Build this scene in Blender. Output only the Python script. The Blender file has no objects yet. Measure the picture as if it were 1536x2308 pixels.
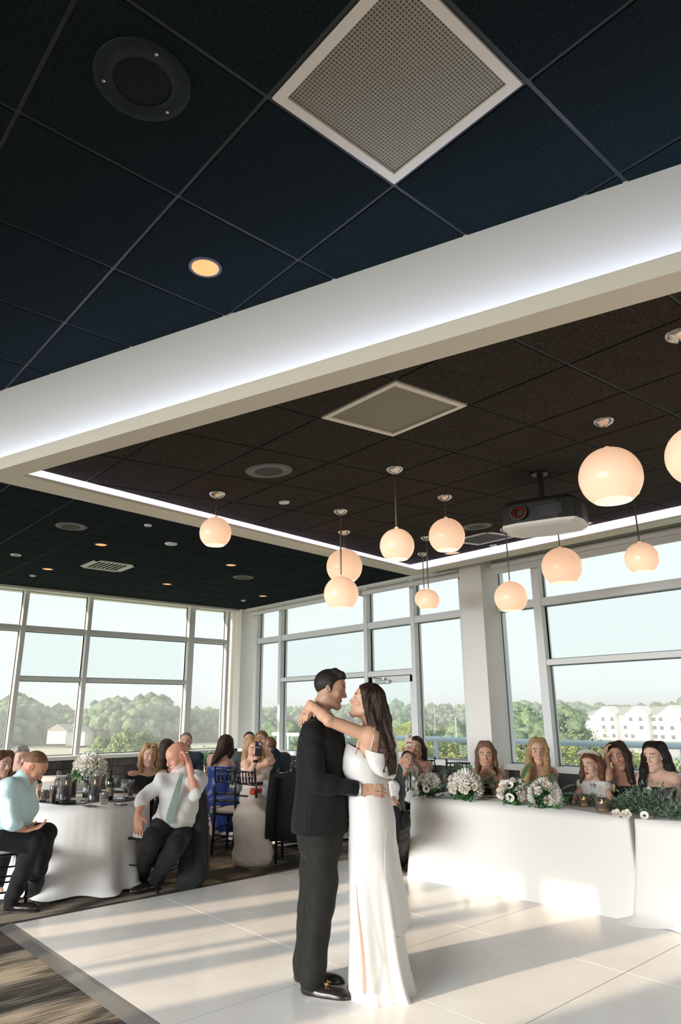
import bpy, bmesh, math, random
import numpy as np
from mathutils import Vector, Matrix, Euler

# ------------------------------------------------------------------ camera
# world: x and y run along the two window walls, z up, floor at 0, camera over the origin
FPX, PITCH, ROLL, YAW, EYE = 1538.0, .28577, -.00786, -.72666, 1.56
def _cam():
    cp, sp = math.cos(PITCH), math.sin(PITCH); cr, sr = math.cos(ROLL), math.sin(ROLL)
    right = np.array([1, 0, 0.]); up = np.array([0, -sp, cp]); back = np.array([0, -cp, -sp])
    R = np.stack([cr*right+sr*up, -sr*right+cr*up, back], 1)
    W = np.array([[math.cos(YAW), -math.sin(YAW), 0], [math.sin(YAW), math.cos(YAW), 0], [0, 0, 1]])
    return W @ R
CM = _cam(); CP = np.array([0, 0, EYE])
def ray(x, y): return CM @ np.array([(x-768)/FPX, -(y-1154)/FPX, -1])
def onz(x, y, z=0.): d = ray(x, y); return CP+d*(z-EYE)/d[2]
def onx(x, y, X): d = ray(x, y); return CP+d*X/d[0]
def ony(x, y, Y): d = ray(x, y); return CP+d*Y/d[1]
def atd(x, y, D): d = ray(x, y); return CP+d*D/math.hypot(d[0], d[1])   # at horizontal distance D
S = bpy.context.scene
cd = bpy.data.cameras.new('camera'); cam = bpy.data.objects.new('camera', cd); S.collection.objects.link(cam)
cd.sensor_fit = 'HORIZONTAL'; cd.sensor_width = 36; cd.lens = FPX/1536*36; cd.clip_end = 2000
m4 = Matrix([[*CM[0], 0], [*CM[1], 0], [*CM[2], EYE], [0, 0, 0, 1]]); cam.matrix_world = m4
S.camera = cam

# ------------------------------------------------------------------ light
S.view_settings.view_transform = 'Standard'; S.view_settings.look = 'None'
S.view_settings.exposure = 0.73; S.view_settings.gamma = 1; S.view_settings.use_curve_mapping = False
w = bpy.data.worlds.new('sky'); S.world = w; w.use_nodes = True
nt = w.node_tree; bg = nt.nodes['Background']
tc = nt.nodes.new('ShaderNodeTexCoord'); sx = nt.nodes.new('ShaderNodeSeparateXYZ'); cr_ = nt.nodes.new('ShaderNodeValToRGB')
nt.links.new(tc.outputs['Generated'], sx.inputs[0]); nt.links.new(sx.outputs['Z'], cr_.inputs[0]); nt.links.new(cr_.outputs[0], bg.inputs[0])
cr_.color_ramp.elements[0].position = 0.0; cr_.color_ramp.elements[0].color = (.80, .83, .83, 1)
cr_.color_ramp.elements[1].position = 0.6; cr_.color_ramp.elements[1].color = (.74, .80, .84, 1)
bg.inputs[1].default_value = .76
def sun(dirv, energy, col, ang):
    l = bpy.data.lights.new('sun', 'SUN'); l.energy = energy; l.color = col; l.angle = ang
    o = bpy.data.objects.new('sun', l); S.collection.objects.link(o)
    o.rotation_euler = Vector(dirv).to_track_quat('-Z', 'Y').to_euler(); return o
sun((.977, -.213, -.235), 4.2, (1, .80, .58), math.radians(.6))
def area(loc, tgt, sx_, sy_, power, col, spread=60):
    l = bpy.data.lights.new('window_daylight', 'AREA'); l.spread = math.radians(spread); l.shape = 'RECTANGLE'; l.size = sx_; l.size_y = sy_; l.energy = power; l.color = col
    o = bpy.data.objects.new('window_daylight', l); S.collection.objects.link(o); o.location = loc
    o.rotation_euler = (Vector(tgt)-Vector(loc)).to_track_quat('-Z', 'Y').to_euler(); return o
area((-7.2, 5.0, 2.2), (3, 5.0, -1.6), 13, 2.2, 370, (.95, .97, .98), 66)      # added fill lamp in place of daylight from unseen windows behind the camera
area((1.0, -4.8, 2.2), (2.5, 3.0, -1.0), 12, 2.2, 35, (.98, .97, .95))     # weak added fill lamp before the windowless near wall

# ------------------------------------------------------------------ helpers
random.seed(7); rng = np.random.default_rng(5)
MATS = {}
def mat(name, col=(.8, .8, .8), rough=.6, metal=0., emit=None, es=1., noise=None, bump=None, alpha=None, sheen=0., spec=.5, trans=0., sss=0., vcol=None, coat=0.):
    if name in MATS: return MATS[name]
    m = bpy.data.materials.new(name); m.use_nodes = True; n = m.node_tree; b = n.nodes['Principled BSDF']
    b.inputs['Base Color'].default_value = (*col, 1); b.inputs['Roughness'].default_value = rough; b.inputs['Metallic'].default_value = metal
    b.inputs['Specular IOR Level'].default_value = spec
    if sheen: b.inputs['Sheen Weight'].default_value = sheen
    if coat: b.inputs['Coat Weight'].default_value = coat
    if trans: b.inputs['Transmission Weight'].default_value = trans
    if sss: b.inputs['Subsurface Weight'].default_value = sss; b.inputs['Subsurface Radius'].default_value = (.02, .008, .004); b.inputs['Subsurface Scale'].default_value = .5
    if emit: b.inputs['Emission Color'].default_value = (*emit, 1); b.inputs['Emission Strength'].default_value = es
    src = None
    if vcol:
        a = n.nodes.new('ShaderNodeVertexColor'); a.layer_name = vcol; src = a.outputs[0]; n.links.new(src, b.inputs['Base Color'])
    if noise:                       # (scale, amount, stretch)
        t = n.nodes.new('ShaderNodeTexCoord'); mp = n.nodes.new('ShaderNodeMapping'); nz = n.nodes.new('ShaderNodeTexNoise')
        mp.inputs['Scale'].default_value = noise[2] if len(noise) > 2 else (1, 1, 1)
        n.links.new(t.outputs['Object'], mp.inputs[0]); n.links.new(mp.outputs[0], nz.inputs['Vector']); nz.inputs['Scale'].default_value = noise[0]; nz.inputs['Detail'].default_value = 4
        mr = n.nodes.new('ShaderNodeMapRange'); mr.inputs['From Min'].default_value = .3; mr.inputs['From Max'].default_value = .7
        mr.inputs['To Min'].default_value = 1-noise[1]; mr.inputs['To Max'].default_value = 1+noise[1]; n.links.new(nz.outputs[0], mr.inputs[0])
        mx = n.nodes.new('ShaderNodeMix'); mx.data_type = 'RGBA'; mx.blend_type = 'MULTIPLY'; mx.inputs[0].default_value = 1
        if src: n.links.new(src, mx.inputs[6])
        else: mx.inputs[6].default_value = (*col, 1)
        n.links.new(mr.outputs[0], mx.inputs[7]); n.links.new(mx.outputs[2], b.inputs['Base Color'])
    if bump:                        # (scale, strength, distance)
        t = n.nodes.new('ShaderNodeTexCoord'); nz = n.nodes.new('ShaderNodeTexNoise'); nz.inputs['Scale'].default_value = bump[0]; nz.inputs['Detail'].default_value = 5
        n.links.new(t.outputs['Object'], nz.inputs['Vector']); bp = n.nodes.new('ShaderNodeBump'); bp.inputs['Strength'].default_value = bump[1]; bp.inputs['Distance'].default_value = bump[2]
        n.links.new(nz.outputs[0], bp.inputs['Height']); n.links.new(bp.outputs[0], b.inputs['Normal'])
    MATS[name] = m; return m

def tag(o, label=None, cat=None, group=None, kind=None):
    if label: o['label'] = label
    if cat: o['category'] = cat
    if group: o['group'] = group
    if kind: o['kind'] = kind
    return o
def empty(name, loc=(0, 0, 0), parent=None, rz=0.):
    o = bpy.data.objects.new(name, None); S.collection.objects.link(o); o.location = loc; o.rotation_euler = (0, 0, rz); o.empty_display_size = .1
    if parent: o.parent = parent
    return o
def thing(name, label, cat, loc=(0, 0, 0), rz=0., group=None):
    return tag(empty(name, loc, None, rz), label, cat, group)
class MB:
    """collects polygons into one mesh"""
    def __init__(s): s.v = []; s.f = []; s.smooth = False
    def add(s, vs, fs): k = len(s.v); s.v += [tuple(map(float, p)) for p in vs]; s.f += [tuple(i+k for i in f) for f in fs]; return s
    def box(s, a, b):
        (x0, y0, z0), (x1, y1, z1) = a, b
        return s.add([(x0, y0, z0), (x1, y0, z0), (x1, y1, z0), (x0, y1, z0), (x0, y0, z1), (x1, y0, z1), (x1, y1, z1), (x0, y1, z1)],
                     [(0, 3, 2, 1), (4, 5, 6, 7), (0, 1, 5, 4), (1, 2, 6, 5), (2, 3, 7, 6), (3, 0, 4, 7)])
    def prism(s, poly, off):      # poly: list of 3D points (ccw from above), off: extrusion vector
        n = len(poly); a = [Vector(p) for p in poly]; b = [p+Vector(off) for p in a]
        return s.add(a+b, [tuple(range(n))[::-1], tuple(range(n, 2*n))]+[(i, (i+1) % n, (i+1) % n+n, i+n) for i in range(n)])
    def tube(s, pts, rad, n=8, cap=True):
        pts = [Vector(p) for p in pts]; rads = rad if hasattr(rad, '__len__') else [rad]*len(pts)
        rings = []; ref = None
        for i, p in enumerate(pts):
            d = (pts[min(i+1, len(pts)-1)]-pts[max(i-1, 0)]).normalized()
            if ref is None: ref = Vector((0, 0, 1)) if abs(d.z) < .9 else Vector((1, 0, 0))
            u = d.cross(ref).normalized(); v = u.cross(d).normalized(); ref = v
            rings.append([p+(u*math.cos(2*math.pi*j/n)+v*math.sin(2*math.pi*j/n))*rads[i] for j in range(n)])
        k = [q for r in rings for q in r]; f = []
        for i in range(len(pts)-1):
            for j in range(n): f.append((i*n+j, (i+1)*n+j, (i+1)*n+(j+1) % n, i*n+(j+1) % n))
        if cap: f.append(tuple(range(n))); f.append(tuple((len(pts)-1)*n+j for j in range(n))[::-1])
        return s.add(k, f)
    def lathe(s, prof, c=(0, 0, 0), n=24, wob=None):
        k = []; c = Vector(c)
        for r, z in prof:
            for j in range(n):
                a = 2*math.pi*j/n; q = r*(1 if wob is None else wob(a, z)); k.append(c+Vector((q*math.cos(a), q*math.sin(a), z)))
        f = []
        for i in range(len(prof)-1):
            for j in range(n): f.append((i*n+j, i*n+(j+1) % n, (i+1)*n+(j+1) % n, (i+1)*n+j))
        if prof[0][0] > 1e-4: pass
        return s.add(k, f)
    def build(s, name, m, parent=None, loc=(0, 0, 0), smooth=False, kind=None, label=None, bevel=0):
        me = bpy.data.meshes.new(name); me.from_pydata(s.v, [], s.f); me.update()
        if m: me.materials.append(m)
        if smooth: me.shade_smooth()
        o = bpy.data.objects.new(name, me); S.collection.objects.link(o); o.location = loc
        if parent: o.parent = parent
        if kind: o['kind'] = kind
        if label: o['label'] = label
        if bevel:
            bv = o.modifiers.new('bevel', 'BEVEL'); bv.width = bevel; bv.segments = 2
        return o
def inst(o, loc=None, rz=None, parent=None, label=None, name=None):
    c = o.copy(); S.collection.objects.link(c)
    if loc is not None: c.location = loc
    if rz is not None: c.rotation_euler = (0, 0, rz)
    if parent: c.parent = parent
    if label: c['label'] = label
    if name: c.name = name
    return c
CH = {}
def copy_tree(o, loc=None, rz=None, label=None, group=None, parent=None):
    c = o.copy(); S.collection.objects.link(c)
    if parent: c.parent = parent
    if loc is not None: c.location = loc
    if rz is not None: c.rotation_euler = (0, 0, rz)
    if label: c['label'] = label
    if group: c['group'] = group
    for ch in list(o.children): copy_tree(ch, parent=c)
    return c

# ------------------------------------------------------------------ materials of the room
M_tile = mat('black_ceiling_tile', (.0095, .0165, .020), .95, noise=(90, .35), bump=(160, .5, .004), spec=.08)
M_bar = mat('black_grid_bar', (.02, .026, .034), .45, spec=.5)
M_white = mat('white_paint', (.80, .77, .72), .55, bump=(30, .04, .002))
M_cream = mat('cream_paint', (.80, .74, .62), .5, bump=(30, .05, .002))
M_frame = mat('white_window_frame', (.74, .75, .73), .4)
M_plain = mat('white_plaster', (.78, .78, .76), .7, bump=(12, .05, .002))
M_chrome = mat('brushed_metal', (.72, .68, .62), .25, 1.)
M_black = mat('black_plastic', (.02, .02, .022), .4)
M_blackmetal = mat('black_lacquer', (.008, .008, .009), .22, coat=.3)
M_led = mat('led_strip', (1, 1, 1), .5, emit=(.55, .68, 1.0), es=10)
M_cove_glow = mat('led_cove_diffuser', (.9, .9, .95), .5, emit=(.80, .77, 1.0), es=.72)  # led light on the inner fascia, put into the material as glow
M_rail = mat('blue_grey_paint', (.42, .52, .58), .5)

def carpet():
    m = bpy.data.materials.new('plank_carpet'); m.use_nodes = True; n = m.node_tree; b = n.nodes['Principled BSDF']; L = n.links
    t = n.nodes.new('ShaderNodeTexCoord'); mp = n.nodes.new('ShaderNodeMapping'); L.new(t.outputs['Object'], mp.inputs[0]); mp.inputs['Rotation'].default_value = (0, 0, math.radians(0))
    br = n.nodes.new('ShaderNodeTexBrick'); L.new(mp.outputs[0], br.inputs['Vector']); br.inputs['Scale'].default_value = 1; br.inputs['Brick Width'].default_value = 1.0; br.inputs['Row Height'].default_value = .25
    br.inputs['Mortar Size'].default_value = .0; br.inputs['Color1'].default_value = (0, 0, 0, 1); br.inputs['Color2'].default_value = (1, 1, 1, 1); br.inputs['Bias'].default_value = 0
    mp2 = n.nodes.new('ShaderNodeMapping'); L.new(t.outputs['Object'], mp2.inputs[0]); mp2.inputs['Scale'].default_value = (3.2, 120, 1)
    nz = n.nodes.new('ShaderNodeTexNoise'); L.new(mp2.outputs[0], nz.inputs['Vector']); nz.inputs['Scale'].default_value = 1; nz.inputs['Detail'].default_value = 3
    mp3 = n.nodes.new('ShaderNodeMapping'); L.new(t.outputs['Object'], mp3.inputs[0]); mp3.inputs['Scale'].default_value = (1.3, 2.6, 1)
    nb = n.nodes.new('ShaderNodeTexNoise'); L.new(mp3.outputs[0], nb.inputs['Vector']); nb.inputs['Scale'].default_value = 1.6; nb.inputs['Detail'].default_value = 1
    def math_(op, a, bb, v=None):
        q = n.nodes.new('ShaderNodeMath'); q.operation = op
        (L.new(a, q.inputs[0]) if not isinstance(a, (int, float)) else setattr(q.inputs[0], 'default_value', a))
        (L.new(bb, q.inputs[1]) if not isinstance(bb, (int, float)) else setattr(q.inputs[1], 'default_value', bb)); return q.outputs[0]
    s = math_('ADD', nz.outputs[0], math_('MULTIPLY', nb.outputs[0], .8))
    s = math_('ADD', s, math_('MULTIPLY', br.outputs[0], .30))
    r = n.nodes.new('ShaderNodeValToRGB'); L.new(math_('MULTIPLY', s, .6), r.inputs[0]); e = r.color_ramp.elements
    e[0].position = .62; e[0].color = (.052, .047, .040, 1); e[1].position = .74; e[1].color = (.36, .30, .23, 1)
    e2 = e.new(.655); e2.color = (.082, .075, .064, 1); e3 = e.new(.69); e3.color = (.19, .165, .13, 1)
    L.new(r.outputs[0], b.inputs['Base Color']); b.inputs['Roughness'].default_value = .95; b.inputs['Specular IOR Level'].default_value = .1
    bp = n.nodes.new('ShaderNodeBump'); bp.inputs['Strength'].default_value = .5; bp.inputs['Distance'].default_value = .004; L.new(nz.outputs[0], bp.inputs['Height']); L.new(bp.outputs[0], b.inputs['Normal'])
    return m
M_carpet = carpet()
def glassmat(name, veil, tint=(.93, .98, .97)):
    m = bpy.data.materials.new(name); m.use_nodes = True; n = m.node_tree; n.nodes.clear(); L = n.links
    out = n.nodes.new('ShaderNodeOutputMaterial'); tr = n.nodes.new('ShaderNodeBsdfTransparent'); tr.inputs[0].default_value = (*tint, 1)
    gl = n.nodes.new('ShaderNodeBsdfGlossy'); gl.inputs['Roughness'].default_value = .03; fr = n.nodes.new('ShaderNodeFresnel'); fr.inputs[0].default_value = 1.12
    mx = n.nodes.new('ShaderNodeMixShader'); L.new(fr.outputs[0], mx.inputs[0]); L.new(tr.outputs[0], mx.inputs[1]); L.new(gl.outputs[0], mx.inputs[2])
    du = n.nodes.new('ShaderNodeBsdfTranslucent'); du.inputs[0].default_value = (1, 1, 1, 1); m2 = n.nodes.new('ShaderNodeMixShader'); m2.inputs[0].default_value = veil
    L.new(mx.outputs[0], m2.inputs[1]); L.new(du.outputs[0], m2.inputs[2]); L.new(m2.outputs[0], out.inputs[0]); return m
M_pane = glassmat('window_glass', .06)

# ------------------------------------------------------------------ room shell
XL, YF, XB, YB, HC = 7.6, 11.6, -7.5, -5.2, 3.54      # window wall planes, back walls, ceiling height
fl = MB(); fl.box((XB, YB, -.2), (9.0, 12.0, 0)); fl.build('floor', M_carpet, kind='structure')
ceil = MB(); ceil.box((XB, YB, HC+.02), (XL+.35, YF+.35, HC+.25)); ceiling = ceil.build('ceiling', mat('black_plenum', (.012, .012, .012), .9), kind='structure')
# the sloped, dropped ceiling field: z as a function of x; near border line at n.P = const, turned 20.4 degrees
NN = Vector((math.cos(math.radians(20.4)), math.sin(math.radians(20.4)), 0)); TT = Vector((-NN.y, NN.x, 0))
def bz(x, off=0.): return 1.56+1.657+.079*(x-2.888)+off
def isect(p, d, q, e):
    den = d[0]*e[1]-d[1]*e[0]; t = ((q[0]-p[0])*e[1]-(q[1]-p[1])*e[0])/den; return (p[0]+d[0]*t, p[1]+d[1]*t)
def line2(p, q): return (p, (q[0]-p[0], q[1]-p[1]))
def quad(nval, left, xfar, yr=-3.5):
    nl = ((NN.x*nval, NN.y*nval), (TT.x, TT.y)); fl_ = ((xfar, 0), (0, 1)); rl = ((0, yr), (1, 0))
    return [isect(*nl, *left), isect(*nl, *rl), isect(*rl, *fl_), isect(*fl_, *left)]    # near-left, near-right, far-right, far-left
LIN = line2((1.161, 4.141), (6.75, 6.045)); LOUT = line2((1.139, 4.337), (6.896, 6.359)); LBR = line2((1.364, 4.46), (6.361, 6.174))
qin = quad(2.50, LIN, 6.77); qout = quad(2.345, LOUT, 7.06); qbr = quad(2.54, LBR, 6.97)
ring = MB()
for i in range(4):
    j = (i+1) % 4; P = [qout[i], qout[j], qin[j], qin[i]]
    ring.prism([(x, y, bz(x, -.15)) for x, y in P], (0, 0, .02))
ups = quad(2.362, line2((1.139, 4.317), (6.896, 6.339)), 7.04)
for i in (0,):
    j = (i+1) % 4; P = [qout[i], qout[j], ups[j], ups[i]]
    ring.prism([(x, y, bz(x, -.13)) for x, y in P], (0, 0, .055))
ext = [(q[0]+TT.x*2.2*s_, q[1]+TT.y*2.2*s_) for q, s_ in ((qout[0], 0), (qout[0], 1), ((qout[0][0]+NN.x*.155, qout[0][1]+NN.y*.155), 1), ((qout[0][0]+NN.x*.155, qout[0][1]+NN.y*.155), 0))]
ring.prism([(x, y, bz(x, -.15)) for x, y in ext[::-1]], (0, 0, .02))
ext2 = [ext[0], ext[1], (ext[1][0]+NN.x*.017, ext[1][1]+NN.y*.017), (ext[0][0]+NN.x*.017, ext[0][1]+NN.y*.017)]
ring.prism([(x, y, bz(x, -.13)) for x, y in ext2[::-1]], (0, 0, .055))
trim = ring.build('trim_1', M_cream, kind='structure')
fa = MB()                                   # tall white fascia above the near lip
nl = line2((NN.x*2.47, NN.y*2.47), (NN.x*2.47+TT.x, NN.y*2.47+TT.y))
for nv, side in ((2.47, 1),):
    a = isect(*nl, *LOUT); a = (a[0]+TT.x*2.2, a[1]+TT.y*2.2); b = isect(*nl, (0, -3.4), (1, 0))
    for k in range(1):
        aa, bb = Vector((*a, 0)), Vector((*b, 0)); o_ = NN*.025
        fa.add([(aa.x, aa.y, bz(aa.x, -.12)), (bb.x, bb.y, bz(bb.x, -.12)), (bb.x, bb.y, HC+.01), (aa.x, aa.y, HC+.01),
                (aa.x+o_.x, aa.y+o_.y, bz(aa.x, -.12)), (bb.x+o_.x, bb.y+o_.y, bz(bb.x, -.12)), (bb.x+o_.x, bb.y+o_.y, HC+.01), (aa.x+o_.x, aa.y+o_.y, HC+.01)],
               [(0, 1, 2, 3), (7, 6, 5, 4), (0, 4, 5, 1), (3, 2, 6, 7), (0, 3, 7, 4), (1, 5, 6, 2)])
fa.build('fascia', M_white, trim)
fb = MB()
a = isect(*nl, *LOUT); c = qout[3]                  # outer fascia on the left side, seen from the other half of the hall
fb.add([(a[0], a[1]+.10, bz(a[0], -.12)), (c[0], c[1]+.10, bz(c[0], -.12)), (c[0], c[1]+.10, HC+.01), (a[0], a[1]+.10, HC+.01),
        (a[0], a[1]+.07, bz(a[0], -.12)), (c[0], c[1]+.07, bz(c[0], -.12)), (c[0], c[1]+.07, HC+.01), (a[0], a[1]+.07, HC+.01)],
       [(3, 2, 1, 0), (4, 5, 6, 7), (0, 1, 5, 4), (3, 7, 6, 2)])
fb.build('side_fascia', M_white, trim)
ca = MB()                                   # left and far inner fascia, glowing itself in place of led light on it
for i, j in ((3, 0), (2, 3)):
    (x0, y0), (x1, y1) = qbr[i], qbr[j]
    ca.add([(x0, y0, bz(x0, -.13)), (x1, y1, bz(x1, -.13)), (x1, y1, bz(x1, .0)), (x0, y0, bz(x0, .0))], [(0, 1, 2, 3)])
bk = MB(); (x0, y0), (x1, y1) = qout[2], qout[3]
bk.box((7.02, y0, bz(7.04, -.14)), (7.05, y1, HC+.01)); bk.build('far_fascia', M_white, trim)
cv = ca.build('cove_diffuser', M_cove_glow, trim, label='glowing white cove strip'); cv.modifiers.new('t', 'SOLIDIFY').thickness = .01
ls = MB(); P0 = Vector((*isect(*line2((NN.x*2.405, NN.y*2.405), (NN.x*2.405+TT.x, NN.y*2.405+TT.y)), *LOUT), 0))+TT*2.2
for k in range(30):
    a_ = P0-TT*(.05+k*.33); b_ = P0-TT*(.05+(k+1)*.33); h_ = NN*.012
    ls.add([(a_.x-h_.x, a_.y-h_.y, bz(a_.x, -.10)), (b_.x-h_.x, b_.y-h_.y, bz(b_.x, -.10)), (b_.x+h_.x, b_.y+h_.y, bz(b_.x, -.10)), (a_.x+h_.x, a_.y+h_.y, bz(a_.x, -.10))], [(0, 1, 2, 3)])
ls.build('led_strip', M_led, trim, label='cold white led tape behind the lip')

def inq(P, q):            # inside convex quad (any orientation)
    s = 0
    for i in range(4):
        x0, y0 = q[i]; x1, y1 = q[(i+1) % 4]; c = (x1-x0)*(P[1]-y0)-(y1-y0)*(P[0]-x0)
        if c == 0: continue
        if s == 0: s = math.copysign(1, c)
        elif s*c < 0: return False
    return True
def clip(poly, q):
    cx = sum(p[0] for p in q)/4; cy = sum(p[1] for p in q)/4
    for i in range(4):
        x0, y0 = q[i]; x1, y1 = q[(i+1) % 4]
        f = lambda P: (x1-x0)*(P[1]-y0)-(y1-y0)*(P[0]-x0)
        s = 1 if f((cx, cy)) > 0 else -1; out = []
        for k in range(len(poly)):
            A, B = poly[k], poly[(k+1) % len(poly)]; fa_, fb_ = s*f(A), s*f(B)
            if fa_ >= 0: out.append(A)
            if fa_*fb_ < 0: t = fa_/(fa_-fb_); out.append((A[0]+(B[0]-A[0])*t, A[1]+(B[1]-A[1])*t))
        poly = out
        if len(poly) < 3: return []
    return poly
def proj(P):
    c = CM.T @ (np.array(P)-CP)
    return None if c[2] > -.05 else (768-FPX*c[0]/c[2], 1154+FPX*c[1]/c[2])
def inview(P, mx=160):
    q = proj(P); return q is not None and -mx < q[0] < 1536+mx and -mx < q[1] < 2308+mx
T = .6096; gx, gy = 1.024, 1.505; g_ = .009
tb = MB().box((-T/2+g_, -T/2+g_, 0), (T/2-g_, T/2-g_, .016)); tile0 = None
NAVY_DIFF = (1.024+T/2, 1.505-T/2); GREEN_DIFF = (1.024+4.5*T, 1.505+12.5*T)
for i in range(-14, 12):
    for j in range(-8, 17):
        cx, cy = gx+(i+.5)*T, gy+(j+.5)*T
        if cx+T/2 > XL+.1 or cy+T/2 > YF+.1: pass
        if all(inq((cx+a*T/2, cy+b*T/2), qbr) for a in (-1, 1) for b in (-1, 1)): continue
        if not any(inview((cx+a*T/2, cy+b*T/2, HC), 480) for a in (-1, 0, 1) for b in (-1, 0, 1)): continue
        if abs(cx-NAVY_DIFF[0]) < .1 and abs(cy-NAVY_DIFF[1]) < .1: continue
        if abs(cx-GREEN_DIFF[0]) < .1 and abs(cy-GREEN_DIFF[1]) < .1: continue
        x0, x1, y0, y1 = cx-T/2+g_, min(cx+T/2-g_, XL-.03), cy-T/2+g_, min(cy+T/2-g_, YF-.11)
        if x1-x0 < .03 or y1-y0 < .03: continue
        if x1 == cx+T/2-g_ and y1 == cy+T/2-g_:
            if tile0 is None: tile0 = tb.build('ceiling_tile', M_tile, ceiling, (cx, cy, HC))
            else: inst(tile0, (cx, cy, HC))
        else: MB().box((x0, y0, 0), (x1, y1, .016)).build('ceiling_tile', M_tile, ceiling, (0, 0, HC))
gb = MB()
for i in range(-14, 12):
    x = gx+i*T; 
    if x < XL: gb.box((x-.012, -4, HC+.006), (x+.012, YF-.1, HC+.03))
for j in range(-8, 18):
    y = gy+j*T
    if y < YF: gb.box((-6, y-.012, HC+.005), (XL, y+.012, HC+.03))
gb.build('grid_bar', M_bar, ceiling, kind='stuff')
# sloped field: backing slab, tiles, bars
sl = MB(); sl.prism([(x, y, bz(x, .022)) for x, y in qbr], (0, 0, .02)); field = sl.build('ceiling_field', mat('black_plenum'), ceiling)
U = .6075; ux, uy = 2.888, 2.142; tile1 = None; BDIFF = (ux-U/2, uy+U/2)
M_tile2 = mat('charcoal_ceiling_tile', (.044, .035, .028), .95, noise=(60, .45), bump=(160, .6, .004), spec=.08)  # same black tile, with the warm light put into a paler brown colour
slope = math.atan(.079)
tm = MB().add([(-U/2+g_, -U/2+g_, 0), (U/2-g_, -U/2+g_, 0), (U/2-g_, U/2-g_, 0), (-U/2+g_, U/2-g_, 0), (-U/2+g_, -U/2+g_, .016), (U/2-g_, -U/2+g_, .016), (U/2-g_, U/2-g_, .016), (-U/2+g_, U/2-g_, .016)],
     [(0, 3, 2, 1), (4, 5, 6, 7), (0, 1, 5, 4), (1, 2, 6, 5), (2, 3, 7, 6), (3, 0, 4, 7)])
for i in range(-5, 9):
    for j in range(-9, 9):
        cx, cy = ux+(i+.5)*U, uy+(j+.5)*U
        cor = [(cx+a*(U/2-g_), cy+b*(U/2-g_)) for a, b in ((-1, -1), (1, -1), (1, 1), (-1, 1))]
        if not any(inview((x, y, bz(x)), 480) for x, y in cor): continue
        if abs(cx-BDIFF[0]) < .1 and abs(cy-BDIFF[1]) < .1: continue
        if all(inq(c, qbr) for c in cor):
            if tile1 is None:
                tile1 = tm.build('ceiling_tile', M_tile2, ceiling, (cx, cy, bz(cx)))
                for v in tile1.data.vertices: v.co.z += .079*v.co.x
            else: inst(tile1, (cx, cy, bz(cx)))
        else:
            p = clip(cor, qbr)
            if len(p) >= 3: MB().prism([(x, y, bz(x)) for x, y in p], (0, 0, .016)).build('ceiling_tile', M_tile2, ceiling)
gb = MB()
def sbar(a, b, wv):
    a, b = Vector(a), Vector(b)
    gb.add([(a.x-wv[0], a.y-wv[1], bz(a.x-wv[0], .006)), (b.x-wv[0], b.y-wv[1], bz(b.x-wv[0], .006)), (b.x+wv[0], b.y+wv[1], bz(b.x+wv[0], .006)), (a.x+wv[0], a.y+wv[1], bz(a.x+wv[0], .006)),
            (a.x-wv[0], a.y-wv[1], bz(a.x-wv[0], .021)), (b.x-wv[0], b.y-wv[1], bz(b.x-wv[0], .021)), (b.x+wv[0], b.y+wv[1], bz(b.x+wv[0], .021)), (a.x+wv[0], a.y+wv[1], bz(a.x+wv[0], .021))],
           [(0, 1, 2, 3), (7, 6, 5, 4), (0, 4, 5, 1), (2, 6, 7, 3)])
def linclip(p, d):
    ts = []
    for i in range(4):
        q0, q1 = qbr[i], qbr[(i+1) % 4]; e = (q1[0]-q0[0], q1[1]-q0[1]); den = d[0]*e[1]-d[1]*e[0]
        if abs(den) < 1e-9: continue
        t = ((q0[0]-p[0])*e[1]-(q0[1]-p[1])*e[0])/den; P = (p[0]+d[0]*t, p[1]+d[1]*t)
        if min(q0[0], q1[0])-1e-6 <= P[0] <= max(q0[0], q1[0])+1e-6 and min(q0[1], q1[1])-1e-6 <= P[1] <= max(q0[1], q1[1])+1e-6: ts.append(t)
    return (min(ts), max(ts)) if len(ts) > 1 else None
for i in range(-5, 9):
    r_ = linclip((ux+i*U, 0), (0, 1))
    if r_: sbar((ux+i*U, r_[0], 0), (ux+i*U, r_[1], 0), (.012, 0))
for j in range(-9, 9):
    r_ = linclip((0, uy+j*U), (1, 0))
    if r_: sbar((r_[0], uy+j*U, 0), (r_[1], uy+j*U, 0), (0, .012))
gb.build('grid_bar', M_bar, ceiling, kind='stuff')

# ------------------------------------------------------------------ walls with windows
def brick_wall(parent, y_or_x, axis, u0, u1, z0, z1, bw, bh, vis):
    """wainscot of big dark tiles laid in a running bond, each its own mesh"""
    M_b = [mat('charcoal_tile_%s' % c, k, .38, noise=(14, .3), bump=(25, .5, .006)) for c, k in (('dark', (.030, .028, .027)), ('mid', (.045, .041, .038)), ('light', (.062, .054, .048)))]
    protos = {}
    r = 0; z = z0
    while z < z1-.02:
        h = min(bh, z1-z); u = u0-(bw/2 if r % 2 else 0)
        while u < u1-.01:
            a, b = max(u, u0), min(u+bw, u1)
            c = (a+b)/2; P = (c, y_or_x, z+h/2) if axis == 'y' else (y_or_x, c, z+h/2)
            if b-a > .03 and inview(P, 300):
                k = (round(b-a, 3), round(h, 3), random.randrange(3)); dpt = random.choice((0, .003, .006)); e = .003
                if k not in protos:
                    q = MB().box((-(b-a)/2+e, -.02, -h/2+e), ((b-a)/2-e, 0, h/2-e)) if axis == 'y' else MB().box((-.02, -(b-a)/2+e, -h/2+e), (0, (b-a)/2-e, h/2-e))
                    protos[k] = q.build('wall_tile', M_b[k[2]], parent, P)
                else: inst(protos[k], P)
            u += bw
        z += bh; r += 1
M_grout = mat('dark_grout', (.015, .014, .013), .8)
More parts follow.
